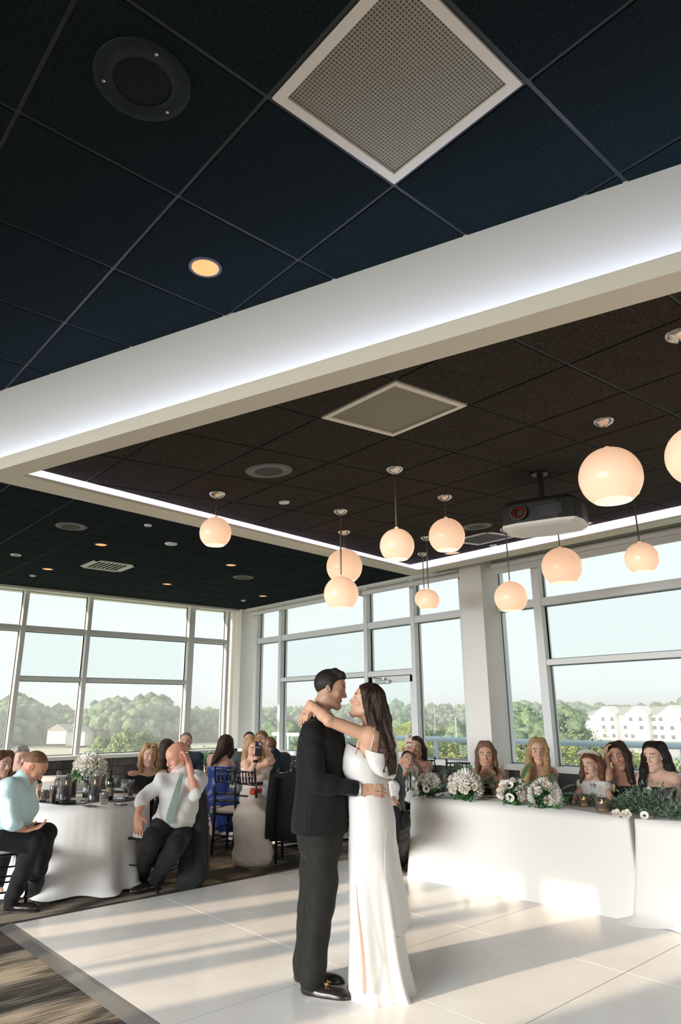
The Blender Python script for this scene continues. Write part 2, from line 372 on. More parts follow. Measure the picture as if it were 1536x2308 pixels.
wl = MB().box((XB, YF+.02, 0), (XL+.4, YF+.3, .86)).build('wall_left', M_grout, kind='structure')
wr = MB().box((XL+.02, -5, 0), (XL+.3, YF+.02, .86)).build('wall_right', M_grout, kind='structure')
brick_wall(wl, YF+.02, 'y', 1.6, 7.5, 0.05, .86, .42, .135, None)
brick_wall(wr, XL+.02, 'x', 2.0, 11.4, 0.05, .86, .42, .135, None)
sill = MB().box((XB, YF-.03, .86), (XL+.3, YF+.3, .915)); sill.build('trim_2', M_frame, kind='structure', bevel=.004)
sill = MB().box((XL-.10, -5, .865), (XL+.3, YF, .93)); sill.build('trim_3', M_frame, kind='structure', bevel=.004)
hd = MB().box((XB, YF-.115, HC-.035), (XL+.3, YF+.3, HC+.02)); hd.build('trim_4', M_white, kind='structure')
hd = MB().box((XL-.035, -5, HC-.045), (XL+.3, YF+.3, HC+.02)); hd.build('trim_5', M_white, kind='structure')

def window(n, axis, plane, dep, edges, zt, trans, wv=.07, hv=.1, glassz=(.93, 3.5)):
    """axis 'y': wall at y=plane running along x. edges: u of the mullion centres with widths; trans: per bay list of (z, height)"""
    root = tag(empty('window_%d' % n), kind='structure')
    def bx(u0, u1, d0, d1, z0, z1):
        return ((u0, plane+d0, z0), (u1, plane+d1, z1)) if axis == 'y' else ((plane+d0, u0, z0), (plane+d1, u1, z1))
    for u, wd in edges: MB().box(*bx(u-wd/2, u+wd/2, 0, dep, glassz[0], zt)).build('mullion', M_frame, root, bevel=.004)
    gp = plane+dep*.6
    for k in range(len(edges)-1):
        a = edges[k][0]+edges[k][1]/2; b = edges[k+1][0]-edges[k+1][1]/2
        zs = [glassz[0]]
        for z, h in trans[k]:
            MB().box(*bx(a, b, .012, dep-.02, z-h/2, z+h/2)).build('transom', M_frame, root, bevel=.004)
            zs += [z-h/2, z+h/2]
        zs.append(zt)
        # thin dark gasket + pane per opening
        for z0, z1 in zip(zs[::2], zs[1::2]):
            g = .012; d0, d1 = dep*.6, dep*.6+.012; f = MB()
            for (q0, q1, r0, r1) in ((a, a+g, z0, z1), (b-g, b, z0, z1), (a, b, z0, z0+g), (a, b, z1-g, z1)): f.box(*bx(q0, q1, d0-.004, d1, r0, r1))
            f.build('gasket', mat('dark_gasket', (.10, .11, .12), .6), root)
            P = ([(a, gp+.006, z0), (b, gp+.006, z0), (b, gp+.006, z1), (a, gp+.006, z1)] if axis == 'y' else [(gp+.006, a, z0), (gp+.006, b, z0), (gp+.006, b, z1), (gp+.006, a, z1)])
            MB().add(P, [(0, 1, 2, 3)]).build('pane', M_pane, root)
    return root
t1 = (2.90, .085); t2 = (2.115, .065)
window(1, 'y', YF, .16, [(-2.0, .06), (-.2, .06), (1.6, .06), (3.50, .07), (4.56, .07), (6.53, .12), (7.34, .07)], HC-.03,
       [[t1], [t1], [t1], [t1, t2], [t1, t2], [t1]])
t1r = (2.885, .10); t2r = (2.135, .07)
window(2, 'x', XL, .16, [(6.03, .05), (6.96, .075), (7.98, .075), (10.27, .075), (11.05, .10)], HC-.04,
       [[t1r], [t1r, (2.13, .08)], [t1r, t2r], [t1r]])
window(3, 'x', XL, .16, [(-1.2, .1), (1.8, .1), (4.81, .11), (5.46, .05)], HC-.04, [[t1r, t2r], [t1r, t2r], [t1r]])
# columns
MB().box((7.3, 5.423, 0), (7.62, 5.784, HC)).build('trim_6', M_white, kind='structure', bevel=.006)
MB().box((7.5, 11.40, 0), (7.95, 11.9, HC)).build('trim_7', M_white, kind='structure', bevel=.006)
MB().box((7.62, 5.43, 0.9), (7.8, 6.01, HC)).build('trim_8', M_frame, kind='structure')
# glazed exit door in the second window wall
dr = tag(empty('door_1', (XL, 7.47, 0)), kind='structure')
f = MB(); f.box((.03, -.47, .0), (.09, -.40, 2.08)); f.box((.03, .40, .0), (.09, .47, 2.08)); f.box((.03, -.47, 1.99), (.09, .47, 2.08)); f.box((.03, -.47, .0), (.09, .47, .25)); f.box((.03, -.47, .9), (.09, .47, 1.0))
f.build('door_frame', M_frame, dr)
MB().add([(.06, -.4, 1.0), (.06, .4, 1.0), (.06, .4, 1.99), (.06, -.4, 1.99)], [(0, 1, 2, 3)]).build('door_pane', M_pane, dr)
cl = MB(); cl.box((-.05, -.02, 1.97), (.02, .26, 2.03)); cl.build('door_closer', mat('silver_grey', (.55, .56, .56), .35, .6), dr, bevel=.01)
cl = MB(); cl.tube([(-.02, .10, 2.045), (-.09, .25, 2.06), (-.01, .36, 2.075)], .010, 6); cl.tube([(-.02, .10, 2.03), (-.02, .10, 2.06)], .022, 8); cl.build('closer_arm', mat('silver_grey'), dr)
# roller blinds
def blind(name, y0, y1, z, lab, hang=0.):
    t = thing(name, lab, 'roller blind', (7.46, y0, z))
    MB().tube([(0, 0, 0), (0, y1-y0, 0)], .042, 14).build('roller', mat('blind_fabric', (.72, .70, .67), .7), t, smooth=False)
    MB().box((-.01, -.012, -.05), (.10, 0, .05)).build('bracket', M_frame, t); MB().box((-.01, y1-y0, -.05), (.10, y1-y0+.012, .05)).build('bracket', M_frame, t)
    if hang: MB().box((.035, .02, -hang), (.04, y1-y0-.02, .0)).build('shade_cloth', mat('blind_fabric'), t); MB().box((.025, .02, -hang-.03), (.05, y1-y0-.02, -hang)).build('hem_bar', M_frame, t)
    return t
blind('roller_blind', 7.95, 10.98, 3.40, 'white rolled-up blind above the window beside the corner column')
blind('roller_blind', 5.85, 7.85, 3.39, 'white rolled-up blind above the glazed exit door')
blind('roller_blind', 1.4, 5.35, 3.425, 'white rolled-up blind on the right of the pale square column', .085)
cdn = MB().tube([(7.5, 7.9, 3.38), (7.5, 7.9, 1.1)], .0025, 5); tag(cdn.build('blind_cord', M_frame), 'thin white blind cord hanging beside the exit door frame', 'cord')

# far walls of the hall (behind the camera); piers unseen, spaced to shape the sun streaks
bw = MB(); bw.box((XB-.3, YB, 0), (XB, YF+.3, .9)); bw.box((XB-.3, YB, 3.36), (XB, YF+.3, HC+.2))
op = [(-3.5, -.6), (-.3, 3.4), (4.845, 5.455), (6.015, 6.475), (6.705, 6.855), (6.925, 7.345), (7.585, 7.61), (7.705, 8.025), (9.62, 9.72), (9.95, 10.5)]
e_ = YB
for a, b in op+[(YF+.3, YF+.3)]:
    bw.box((XB-.12, e_, .9), (XB, a, 3.36)); e_ = b
bw.build('wall_back', M_plain, kind='structure')
MB().box((XB, YB-.2, 0), (XL+.3, YB, HC+.2)).build('wall_near', M_plain, kind='structure')
# ------------------------------------------------------------------ ceiling fittings
M_grille = None
def perf():
    m = bpy.data.materials.new('perforated_grille'); m.use_nodes = True; n = m.node_tree; b = n.nodes['Principled BSDF']; L = n.links
    t = n.nodes.new('ShaderNodeTexCoord'); mp = n.nodes.new('ShaderNodeMapping'); L.new(t.outputs['Object'], mp.inputs[0]); mp.inputs['Scale'].default_value = (82, 82, 82); mp.inputs['Rotation'].default_value = (0, 0, 0)
    fr = n.nodes.new('ShaderNodeVectorMath'); fr.operation = 'FRACTION'; L.new(mp.outputs[0], fr.inputs[0])
    su = n.nodes.new('ShaderNodeVectorMath'); su.operation = 'SUBTRACT'; L.new(fr.outputs[0], su.inputs[0]); su.inputs[1].default_value = (.5, .5, 0)
    mu = n.nodes.new('ShaderNodeVectorMath'); mu.operation = 'MULTIPLY'; L.new(su.outputs[0], mu.inputs[0]); mu.inputs[1].default_value = (1, 1, 0)
    ln = n.nodes.new('ShaderNodeVectorMath'); ln.operation = 'LENGTH'; L.new(mu.outputs[0], ln.inputs[0])
    r = n.nodes.new('ShaderNodeValToRGB'); L.new(ln.outputs['Value'], r.inputs[0]); e = r.color_ramp.elements
    e[0].position = .27; e[0].color = (.05, .045, .035, 1); e[1].position = .36; e[1].color = (.34, .30, .22, 1)
    L.new(r.outputs[0], b.inputs['Base Color']); b.inputs['Roughness'].default_value = .5; return m
M_perf = perf()
def diffuser(cx, cy, sz, sloped, lab, matf):
    z = bz(cx) if sloped else HC; sl_ = .079 if sloped else 0
    t = thing('ceiling_diffuser', lab, 'air diffuser', (cx, cy, z))
    h = sz/2-.012
    def P(x, y, dz): return (x, y, sl_*x+dz)
    f = MB(); wd = .035
    for a, b in (((-h, -h), (h, -h+wd)), ((-h, h-wd), (h, h)), ((-h, -h+wd), (-h+wd, h-wd)), ((h-wd, -h+wd), (h, h-wd))):
        f.prism([P(a[0], a[1], -.006), P(b[0], a[1], -.006), P(b[0], b[1], -.006), P(a[0], b[1], -.006)], (0, 0, .02))
    f.build('frame', mat('diffuser_frame', (.82, .76, .68), .4), t)
    q = h-wd
    MB().prism([P(-q, -q, .002), P(q, -q, .002), P(q, q, .002), P(-q, q, .002)], (0, 0, .008)).build('perforated_plate', M_perf, t)
    return t
diffuser(*NAVY_DIFF, T, False, 'large perforated diffuser with beige frame in the navy-lit ceiling nearest the camera', M_perf)
diffuser(*BDIFF, U, True, 'perforated square diffuser in the sloped brown ceiling just beyond the lit beam', M_perf)
# louvred vents
def vent(cx, cy, sloped, lab, s=.29):
    z = bz(cx) if sloped else HC; sl_ = .079 if sloped else 0
    t = thing('ceiling_vent', lab, 'air vent', (cx, cy, z))
    f = MB(); wd = .05
    def pr(x0, y0, x1, y1, z0, z1): f.prism([(x0, y0, sl_*x0+z0), (x1, y0, sl_*x1+z0), (x1, y1, sl_*x1+z0), (x0, y1, sl_*x0+z0)], (0, 0, z1-z0))
    pr(-s, -s, s, -s+wd, -.008, .01); pr(-s, s-wd, s, s, -.008, .01); pr(-s, -s, -s+wd, s, -.008, .01); pr(s-wd, -s, s, s, -.008, .01); f.build('frame', M_frame, t)
    for k in range(8):
        u = -s+wd+.01+k*(2*s-2*wd)/8; f = MB(); f.add([(u, -s+wd, sl_*u-.004), (u+.045, -s+wd, sl_*u+.006), (u+.045, s-wd, sl_*u+.006), (u, s-wd, sl_*u-.004), (u, -s+wd, sl_*u-.001), (u+.045, -s+wd, sl_*u+.009), (u+.045, s-wd, sl_*u+.009), (u, s-wd, sl_*u-.001)], [(3, 2, 1, 0), (4, 5, 6, 7), (0, 1, 5, 4), (2, 3, 7, 6)]); f.build('louvre', M_frame, t)
    MB().box((-s, -s, .016), (s, s, .018)).build('back_plate', M_black, t)
vent(*GREEN_DIFF, False, 'white louvred vent in the dark ceiling over the round tables')
vent(6.36, 4.66, True, 'white louvred vent near the far cove behind the projector')
def disc(name, lab, cat, x, y, sloped, prof, m, extra=None, group=None):
    z = bz(x) if sloped else HC; t = thing(name, lab, cat, (x, y, z), 0, group)
    if sloped: t.rotation_euler = (0, -slope, 0)
    return t
def speaker(px_, sloped, lab, r=.165):
    P = px_; t = disc('ceiling_speaker', lab, 'speaker', P[0], P[1], sloped, None, None)
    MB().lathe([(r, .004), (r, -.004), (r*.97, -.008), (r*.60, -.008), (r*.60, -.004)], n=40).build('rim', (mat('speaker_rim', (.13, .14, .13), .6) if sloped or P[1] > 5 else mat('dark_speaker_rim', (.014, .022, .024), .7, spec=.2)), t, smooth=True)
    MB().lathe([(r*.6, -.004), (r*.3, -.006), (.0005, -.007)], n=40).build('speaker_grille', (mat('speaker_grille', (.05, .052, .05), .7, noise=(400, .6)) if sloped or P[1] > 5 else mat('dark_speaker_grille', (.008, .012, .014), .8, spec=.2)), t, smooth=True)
    for k in range(3):
        a = k*2.1+.4; MB().lathe([(.0004, -.011), (.006, -.010), (.006, -.006)], (r*.8*math.cos(a), r*.8*math.sin(a), 0), 8).build('screw', M_chrome, t)
def brn(x, y, off=0.):
    d = ray(x, y); c0 = 1.56+1.657-.079*2.888+off; return CP+d*((c0-EYE)/(d[2]-.079*d[0]))
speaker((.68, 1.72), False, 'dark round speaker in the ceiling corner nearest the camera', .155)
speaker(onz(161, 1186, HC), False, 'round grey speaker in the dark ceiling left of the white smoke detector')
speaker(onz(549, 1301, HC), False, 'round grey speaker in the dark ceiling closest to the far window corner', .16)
speaker(brn(606, 1060), True, 'round grey speaker in the brown sloped ceiling near the leftmost pendant')
speaker(brn(1075, 1186), True, 'round grey speaker half hidden behind the pendant left of the projector')
def downlight(P, sloped, lab, r=.075, on=True):
    t = disc('downlight', lab, 'downlight', P[0], P[1], sloped, None, None)
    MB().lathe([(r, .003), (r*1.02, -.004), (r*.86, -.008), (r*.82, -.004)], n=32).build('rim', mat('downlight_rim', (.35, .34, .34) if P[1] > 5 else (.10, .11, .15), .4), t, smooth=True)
    MB().lathe([(r*.84, -.005), (r*.6, -.004), (.001, -.002)], n=32).build('reflector', mat('amber_reflector', (.5, .25, .1), .35, emit=(1., .38, .12), es=.7), t, smooth=True)
labs = ['amber downlight set in the navy-lit ceiling above the left end of the beam', 'amber downlight left of the white smoke detector', 'amber downlight at the far left near the window wall', 'amber downlight directly right of the white louvred vent', 'amber downlight beyond the louvred vent, near the window wall', 'amber downlight nearest the far corner column', 'amber downlight half hidden below the pendant left of the projector', 'amber downlight behind the projector']
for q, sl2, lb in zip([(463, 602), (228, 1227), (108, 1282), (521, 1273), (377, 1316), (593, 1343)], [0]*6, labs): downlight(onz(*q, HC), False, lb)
downlight(brn(1020, 1246), True, labs[6], .10); downlight(brn(1315, 1180), True, labs[7], .10)
def smallfit(name, cat, P, sloped, lab, r, m=None, ringy=False):
    t = disc(name, lab, cat, P[0], P[1], sloped, None, None)
    MB().lathe([(r, .002), (r, -.008), (r*.85, -.014)]+([(r*.7, -.014), (r*.62, -.004)] if ringy else [(r*.5, -.016), (.001, -.017)]), n=24).build('cover', m or mat('white_plastic', (.8, .8, .78), .4), t, smooth=True)
    MB().lathe([(r*.2, -.016), (r*.18, -.022), (.001, -.023)] if not ringy else [(r*.6, -.004), (.001, -.003)], n=16).build('sensor' if not ringy else 'lens', mat('white_plastic') if not ringy else M_black, t, smooth=True)
smallfit('smoke_detector', 'detector', onz(386, 1225, HC), False, 'white round smoke detector in the dark ceiling left of the leftmost pendant', .075)
smallfit('sprinkler', 'sprinkler', onz(334, 1183, HC), False, 'small white sprinkler plate near the cove edge on the left', .042)
smallfit('sprinkler', 'sprinkler', onz(74, 1297, HC), False, 'small white sprinkler plate nearest the left window wall', .042)
smallfit('sprinkler', 'sprinkler', onz(549, 1353, HC), False, 'small white sprinkler plate by the far corner column', .042)
smallfit('ceiling_ring_light', 'downlight', onz(36, 1250, HC), False, 'unlit dark downlight with white ring at the far left of the ceiling', .065, ringy=True)
smallfit('sprinkler', 'sprinkler', brn(641, 1131), True, 'white sprinkler plate in the brown sloped ceiling right of the leftmost pendant', .045)
smallfit('sprinkler', 'sprinkler', brn(1112, 1228), True, 'white sprinkler plate in front of the far vent', .045)

# ------------------------------------------------------------------ pendants: canopy pixel, globe pixel, radius in metres
def spot(x, y, z=3.50, e=32):  # added fill spots that brighten the floor; most hang under no fitting
    l = bpy.data.lights.new('downlight_lamp', 'SPOT'); l.energy = e; l.color = (1, .80, .60); l.spot_size = math.radians(110); l.spot_blend = .8; l.shadow_soft_size = .07
    o = bpy.data.objects.new('downlight_lamp', l); S.collection.objects.link(o); o.location = (x, y, z)
for x, y in [(-1.5, 0), (-1, 4), (-3, 2.5), (1, -1), (3.0, -1.5), (-1, 7), (3.2, 8), (5.0, 8.0), (5.05, 9.8), (-3, 6)]: spot(x, y, 3.50)
M_globe = mat('opal_glass', (.80, .60, .45), .28, emit=(1., .58, .36), es=.42)
M_globein = mat('opal_glass_inside', (1, .9, .8), .5, emit=(1., .70, .48), es=.6)
pend = [((490, 1112), 1201, .120, 'leftmost pale orange globe pendant, alone over the lit cove'),
        ((768, 1151), 1338, .150, 'globe pendant hanging lowest of the overlapping pair left of the middle'),
        ((776, 1198), 1277, .182, 'globe pendant behind and above its overlapping neighbour, left of the middle'),
        ((890, 1056), 1230, .121, 'globe pendant on a long stem right above the dancing couple'),
        ((1003, 1119), 1208, .152, 'globe pendant on a short stem between the long-stemmed one and the projector'),
        ((953, 1247), 1350, .122, 'small distant globe pendant partly hidden behind another in front of the window'),
        ((961, 1211), 1353, .116, 'smallest-looking globe pendant in front of its half hidden twin'),
        ((1140, 1192), 1347, .172, 'globe pendant on a long stem just right of the square column'),
        ((1257, 1180), 1278, .208, 'globe pendant hanging directly below the projector'),
        ((1361, 948), 1076, .186, 'big near globe pendant right of the projector'),
        ((1427, 1110), 1259, .142, 'globe pendant behind the big near one, rightmost over the window'),
        ((1530, 752), 1027, .136, 'globe pendant cut off by the right edge of the picture')]
for (cx, cy), gy_, r, lab in pend:
    P = brn(cx, cy); d = ray(cx, cy); 
    if cx == 1530: gyx = 1585
    # globe height: the pixel row gy_ on the vertical line under the canopy
    lo, hi = 1.6, P[2]
    for _ in range(40):
        mid = (lo+hi)/2
        if proj((P[0], P[1], mid))[1] < gy_: hi = mid
        else: lo = mid
    zc = (lo+hi)/2
    t = thing('pendant_lamp', lab, 'pendant lamp', (P[0], P[1], P[2]), 0, 'globe pendants under the sloped ceiling')
    MB().lathe([(.062, .004), (.063, -.006), (.052, -.02), (.026, -.036), (.010, -.042), (.0005, -.043)], n=24).build('canopy', M_chrome, t, smooth=True)
    MB().tube([(0, 0, -.04), (0, 0, zc+r-P[2])], .0065, 8).build('stem', mat('bronze_stem', (.35, .28, .22), .3, .9), t)
    pr = [(.014, r+.012), (.014, r-.001)]+[(r*math.sin(a), r*math.cos(a)) for a in np.linspace(.14, math.pi*.80, 22)]
    g = MB().lathe([(q[0], q[1]+zc-P[2]) for q in pr], n=40).build('globe', M_globe, t, smooth=True)
    a = math.pi*.80
    g2 = MB().lathe([(r*math.sin(a), r*math.cos(a)+zc-P[2]), (r*math.sin(a)*.96, r*math.cos(a)+.012+zc-P[2]), (r*.4, r*math.cos(a)+.02+zc-P[2]), (.001, r*math.cos(a)+.022+zc-P[2])], n=40).build('inner_glass', M_globein, t, smooth=True)

# ------------------------------------------------------------------ projector
pj = thing('projector', 'black and white ceiling projector on a short pole', 'projector', tuple(brn(1217, 1066)))
PX0 = brn(1217, 1066); pj.rotation_euler = (0, 0, math.radians(-72)); pj.scale = (1.26, 1.26, 1.12)   # front (lens) faces local -y
zt_ = -.27
def outline(s, z): # rounded body outline, x right, -y front
    pts = [(-.21, -.15), (-.12, -.17), (.12, -.17), (.21, -.15), (.235, -.06), (.235, .10), (.19, .17), (.0, .20), (-.19, .17), (-.235, .10), (-.235, -.06)]
    return [(x*s, y*s, z) for x, y in pts]
b = MB(); n_ = 11; lv = [(.88, zt_+.045), (1., zt_+.015), (1.02, zt_-.12)]
k = [p for s, z in lv for p in outline(s, z)]
b.add(k, [tuple(range(n_))]+[(i*n_+j, (i+1)*n_+j, (i+1)*n_+(j+1) % n_, i*n_+(j+1) % n_) for i in range(2) for j in range(n_)])
b.build('upper_shell', mat('projector_black', (.025, .024, .022), .35), pj, bevel=.006)
b = MB(); lv = [(1.02, zt_-.12), (.98, zt_-.134), (.78, zt_-.144)]; k = [p for s, z in lv for p in outline(s, z)]
b.add(k, [(i*n_+j, (i+1)*n_+j, (i+1)*n_+(j+1) % n_, i*n_+(j+1) % n_) for i in range(2) for j in range(n_)]+[tuple(range(2*n_, 3*n_))[::-1]])
b.build('lower_shell', mat('projector_white', (.78, .74, .70), .35), pj, bevel=.006)
def ringx(r0, r1, y0, y1, cx, cz, n=28):
    q = MB(); P = []
    for (r, y) in ((r0, y0), (r1, y0), (r1, y1), (r0*.6, y1)):
        P += [(cx+r*math.cos(2*math.pi*j/n), y, cz+r*math.sin(2*math.pi*j/n)) for j in range(n)]
    q.add(P, [(i*n+j, i*n+(j+1) % n, (i+1)*n+(j+1) % n, (i+1)*n+j) for i in range(3) for j in range(n)]); return q
ringx(.052, .042, -.20, -.155, -.10, zt_-.055).build('lens_barrel', mat('projector_black'), pj, smooth=False)
ringx(.040, .030, -.192, -.19, -.10, zt_-.055).build('lens', mat('lens_glass', (.05, .01, .01), .05, emit=(.5, .05, .02), es=.04), pj)
for k in range(6): MB().box((.01, -.178, zt_-.030-.012*k), (.15, -.168, zt_-.024-.012*k)).build('grille_slat', mat('slat_black', (.05, .05, .05), .5), pj)
b = MB(); b.tube([(0, 0, 0), (0, 0, zt_+.05)], .02, 12); b.build('pole', M_black, pj)
MB().lathe([(.001, 0), (.05, 0), (.05, -.012), (.022, -.014)], n=20).build('ceiling_plate', M_black, pj)
b = MB(); b.lathe([(.045, zt_+.045), (.05, zt_+.03), (.03, zt_+.01), (.03, zt_)], n=18)
for a in (.5, 2.1, 3.7, 5.3): b.tube([(0, 0, zt_+.02), (.15*math.cos(a), .12*math.sin(a), zt_+.004)], .008, 6)
b.build('mount_arms', M_chrome, pj)

# ------------------------------------------------------------------ dance floor
df = thing('dance_floor', 'white laminated panel dance floor with ramped metal edge', 'dance floor', (2.037, 6.109, 0))
M_panel = mat('white_laminate', (.80, .78, .745), .22, noise=(2.5, .04), bump=(3, .03, .003))
PS = 1.2205
p0 = MB().box((.0024, -PS+.0024, .002), (PS-.0024, -.0024, .02))
first = None
for i in range(3):
    for j in range(7):
        if first is None: first = p0.build('floor_panel', M_panel, df)
        else: inst(first, (i*PS, -j*PS, 0))
MB().box((0, -7*PS, .001), (3*PS, 0, .0185)).build('underlay', mat('dark_joint', (.05, .045, .04), .9), df)
M_alu = mat('aluminium_edge', (.55, .53, .50), .32, .85)
for (pa, pb, wv) in (((-.03, 0, 0), (-.03, -7*PS, 0), (-.085, 0)), ):
    MB().box((-.03, -7*PS, .001), (0, .03, .02)).build('edge_strip', mat('grey_edge', (.33, .31, .28), .4, .4), df)
    MB().add([(-.03, .03, .02), (-.03, -7*PS, .02), (-.11, -7*PS, .003), (-.11, .03, .003)], [(0, 1, 2, 3), ]).build('ramp', M_alu, df)
MB().add([(-.03, 0, .02), (3*PS, 0, .02), (3*PS, .075, .003), (-.03, .075, .003)], [(0, 1, 2, 3)]).build('ramp', mat('grey_edge'), df)
# ------------------------------------------------------------------ outside
GZ = -12.0
def bg_mat(name, c1, c2, sc=.05): 
    return mat(name, c1, .95, noise=(sc, .25), spec=.1)
gm = bpy.data.materials.new('marsh'); gm.use_nodes = True; n = gm.node_tree; L = n.links; b_ = n.nodes['Principled BSDF']
t_ = n.nodes.new('ShaderNodeTexCoord'); mp = n.nodes.new('ShaderNodeMapping'); L.new(t_.outputs['Object'], mp.inputs[0]); mp.inputs['Rotation'].default_value = (0, 0, .73); mp.inputs['Scale'].default_value = (.004, .03, 1)
nz = n.nodes.new('ShaderNodeTexNoise'); nz.inputs['Scale'].default_value = 1; nz.inputs['Detail'].default_value = 3; L.new(mp.outputs[0], nz.inputs['Vector'])
r = n.nodes.new('ShaderNodeValToRGB'); L.new(nz.outputs[0], r.inputs[0]); e = r.color_ramp.elements; e[0].position = .42; e[0].color = (.30, .40, .24, 1); e[1].position = .58; e[1].color = (.62, .62, .46, 1)
L.new(r.outputs[0], b_.inputs['Base Color']); b_.inputs['Roughness'].default_value = .95
MB().box((-800, -800, GZ-1), (1500, 1500, GZ)).build('ground', gm, kind='structure')
def blobs(mb, c, sz, n, seed, sub=1, jit=.25):
    r_ = random.Random(seed); bm = bmesh.new(); bmesh.ops.create_icosphere(bm, subdivisions=sub, radius=1)
    V0 = [v.co.copy() for v in bm.verts]; F0 = [tuple(v.index for v in f.verts) for f in bm.faces]; bm.free()
    for i in range(n):
        a = r_.uniform(0, 6.283); rr = math.sqrt(r_.random()); h = r_.uniform(-1, 1); k = math.sqrt(max(0, 1-h*h*.8))
        p = Vector((c[0]+sz[0]*rr*k*math.cos(a), c[1]+sz[1]*rr*k*math.sin(a), c[2]+sz[2]*h))
        s = r_.uniform(.22, .42)*min(sz[0], sz[2]*1.2)
        mb.add([p+Vector((v.x*s*(1+r_.uniform(-jit, jit)), v.y*s*(1+r_.uniform(-jit, jit)), v.z*s*.85*(1+r_.uniform(-jit, jit)))) for v in V0], F0)
def leafmat(name, col): 
    return mat(name, col, .9, noise=(1.2, .4), bump=(1.5, 1., .5), spec=.05)
def tree(P, h, wdt, col, label, group, name='tree', n=60, leaves=0, ls=.14, trunk=True, cat='tree'):
    t = thing(name, label, cat, (P[0], P[1], GZ), 0, group); sd = int(abs(P[0]*13+P[1]*7))
    f = MB(); blobs(f, (0, 0, h*.58), (wdt/2, wdt/2, h*.42), n, sd, 1)
    if leaves:
        r_ = np.random.default_rng(sd); a = r_.normal(size=(leaves, 3)); a /= np.linalg.norm(a, axis=1)[:, None]; k_ = r_.uniform(.80, 1.03, leaves)[:, None]*(1+.12*np.sin(a[:, :1]*9)*np.cos(a[:, 1:2]*8+a[:, 2:]*7))
        c = a*k_*np.array([wdt/2*1.1, wdt/2*1.1, h*.46])+np.array([0, 0, h*.58])
        u = r_.normal(size=(leaves, 3)); u /= np.linalg.norm(u, axis=1)[:, None]; v = np.cross(u, a+.01*r_.normal(size=(leaves, 3))); v /= np.linalg.norm(v, axis=1)[:, None]+1e-9
        s_ = r_.uniform(.6, 1.3, leaves)[:, None]*ls
        V = np.concatenate([c-u*s_, c-v*s_*.6, c+u*s_, c+v*s_*.6]).reshape(4, leaves, 3).transpose(1, 0, 2).reshape(-1, 3)
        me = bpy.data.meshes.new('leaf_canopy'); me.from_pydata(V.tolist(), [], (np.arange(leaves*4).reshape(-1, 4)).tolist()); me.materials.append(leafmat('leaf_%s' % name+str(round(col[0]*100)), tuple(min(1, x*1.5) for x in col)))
        o = bpy.data.objects.new('leaves', me); S.collection.objects.link(o); o.parent = t; o['kind'] = 'stuff'
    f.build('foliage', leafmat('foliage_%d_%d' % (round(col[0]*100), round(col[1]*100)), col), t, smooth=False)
    if trunk: MB().tube([(0, 0, 0), (0, 0, h*.5)], [wdt*.04, wdt*.02], 7).build('trunk', mat('bark', (.12, .09, .07), .9), t)
    return t
def grnd(px_, D):                     # ground position under a pixel column at distance D
    P = atd(px_, 1600, D); return (P[0], P[1])
hc = (.13, .20, .16)
def treeline(name, label, pxs, Df, hf, w_, n, sc):
    f = MB()
    for x in pxs:
        for row in range(3):
            D = Df(x)+row*sc*3; P = grnd(x+random.uniform(-4, 4), D); h = hf(x)*(.8+.1*row)*random.uniform(.93, 1.07)
            blobs(f, (P[0], P[1], GZ+h*.55), (w_*.6, w_*.6, h*.45), n, int(x*3+row)+5000, 1, .3)
    o = f.build(name, mat('foliage_far', (.20, .28, .19), .95, noise=(.25, .45), bump=(.5, 1., 1.5), spec=.05), None, smooth=True); return tag(o, label, 'trees', kind='stuff')
treeline('distant_treeline', 'continuous wooded ridge behind the marsh in the left windows', range(-60, 560, 12), lambda x: 350+15*math.sin(x/60), lambda x: 17+3*math.sin(x/45+1)+1.5*math.sin(x/17), 17, 26, 5)
treeline('horizon_woods', 'low woods on the horizon in the right windows', range(520, 1620, 22), lambda x: 430, lambda x: 17+1.2*math.sin(x/60), 26, 26, 6)
treeline('near_woods', 'mid-distance green woods seen behind the dancing couple', range(580, 1240, 16), lambda x: 95+20*math.sin(x/70), lambda x: 10.2+.8*math.sin(x/23)+.6*math.sin(x/9), 7.5, 30, 2.4)
for (x, D, h, w_, c, lb) in [(250, 150, 9.0, 7.5, (.17, .24, .12), 'rounded green tree in the marsh right of the left mullion'), (290, 145, 9.6, 7, (.20, .26, .13), 'tall rounded tree in the middle of the marsh trees'), (335, 150, 9.3, 8, (.18, .25, .13), 'round tree right of the middle of the marsh trees'),
                              (375, 120, 7.6, 6, (.24, .28, .12), 'yellowish bush tree behind the bald man'), (395, 110, 7.6, 5, (.25, .28, .10), 'small yellow-green tree right of the bald man'), (455, 90, 8.6, 7, (.20, .28, .12), 'bushy green tree left of the corner column'), (488, 80, 9.6, 6, (.21, .29, .13), 'bushy green tree touching the corner column'),
                              (120, 170, 4, 9, (.24, .28, .16), 'low bush in front of the marsh on the left'), (590, 60, 9.5, 7, (.20, .30, .10), 'green tree right of the corner column'), (612, 75, 10.2, 7, (.18, .27, .12), 'darker green tree behind the one by the corner column'), (660, 55, 9.8, 6, (.22, .32, .11), 'green tree seen left of the groom')]:
    tree(grnd(x, D), h, w_, c, lb, None, 'broadleaf_tree', 40, 2500, .22)
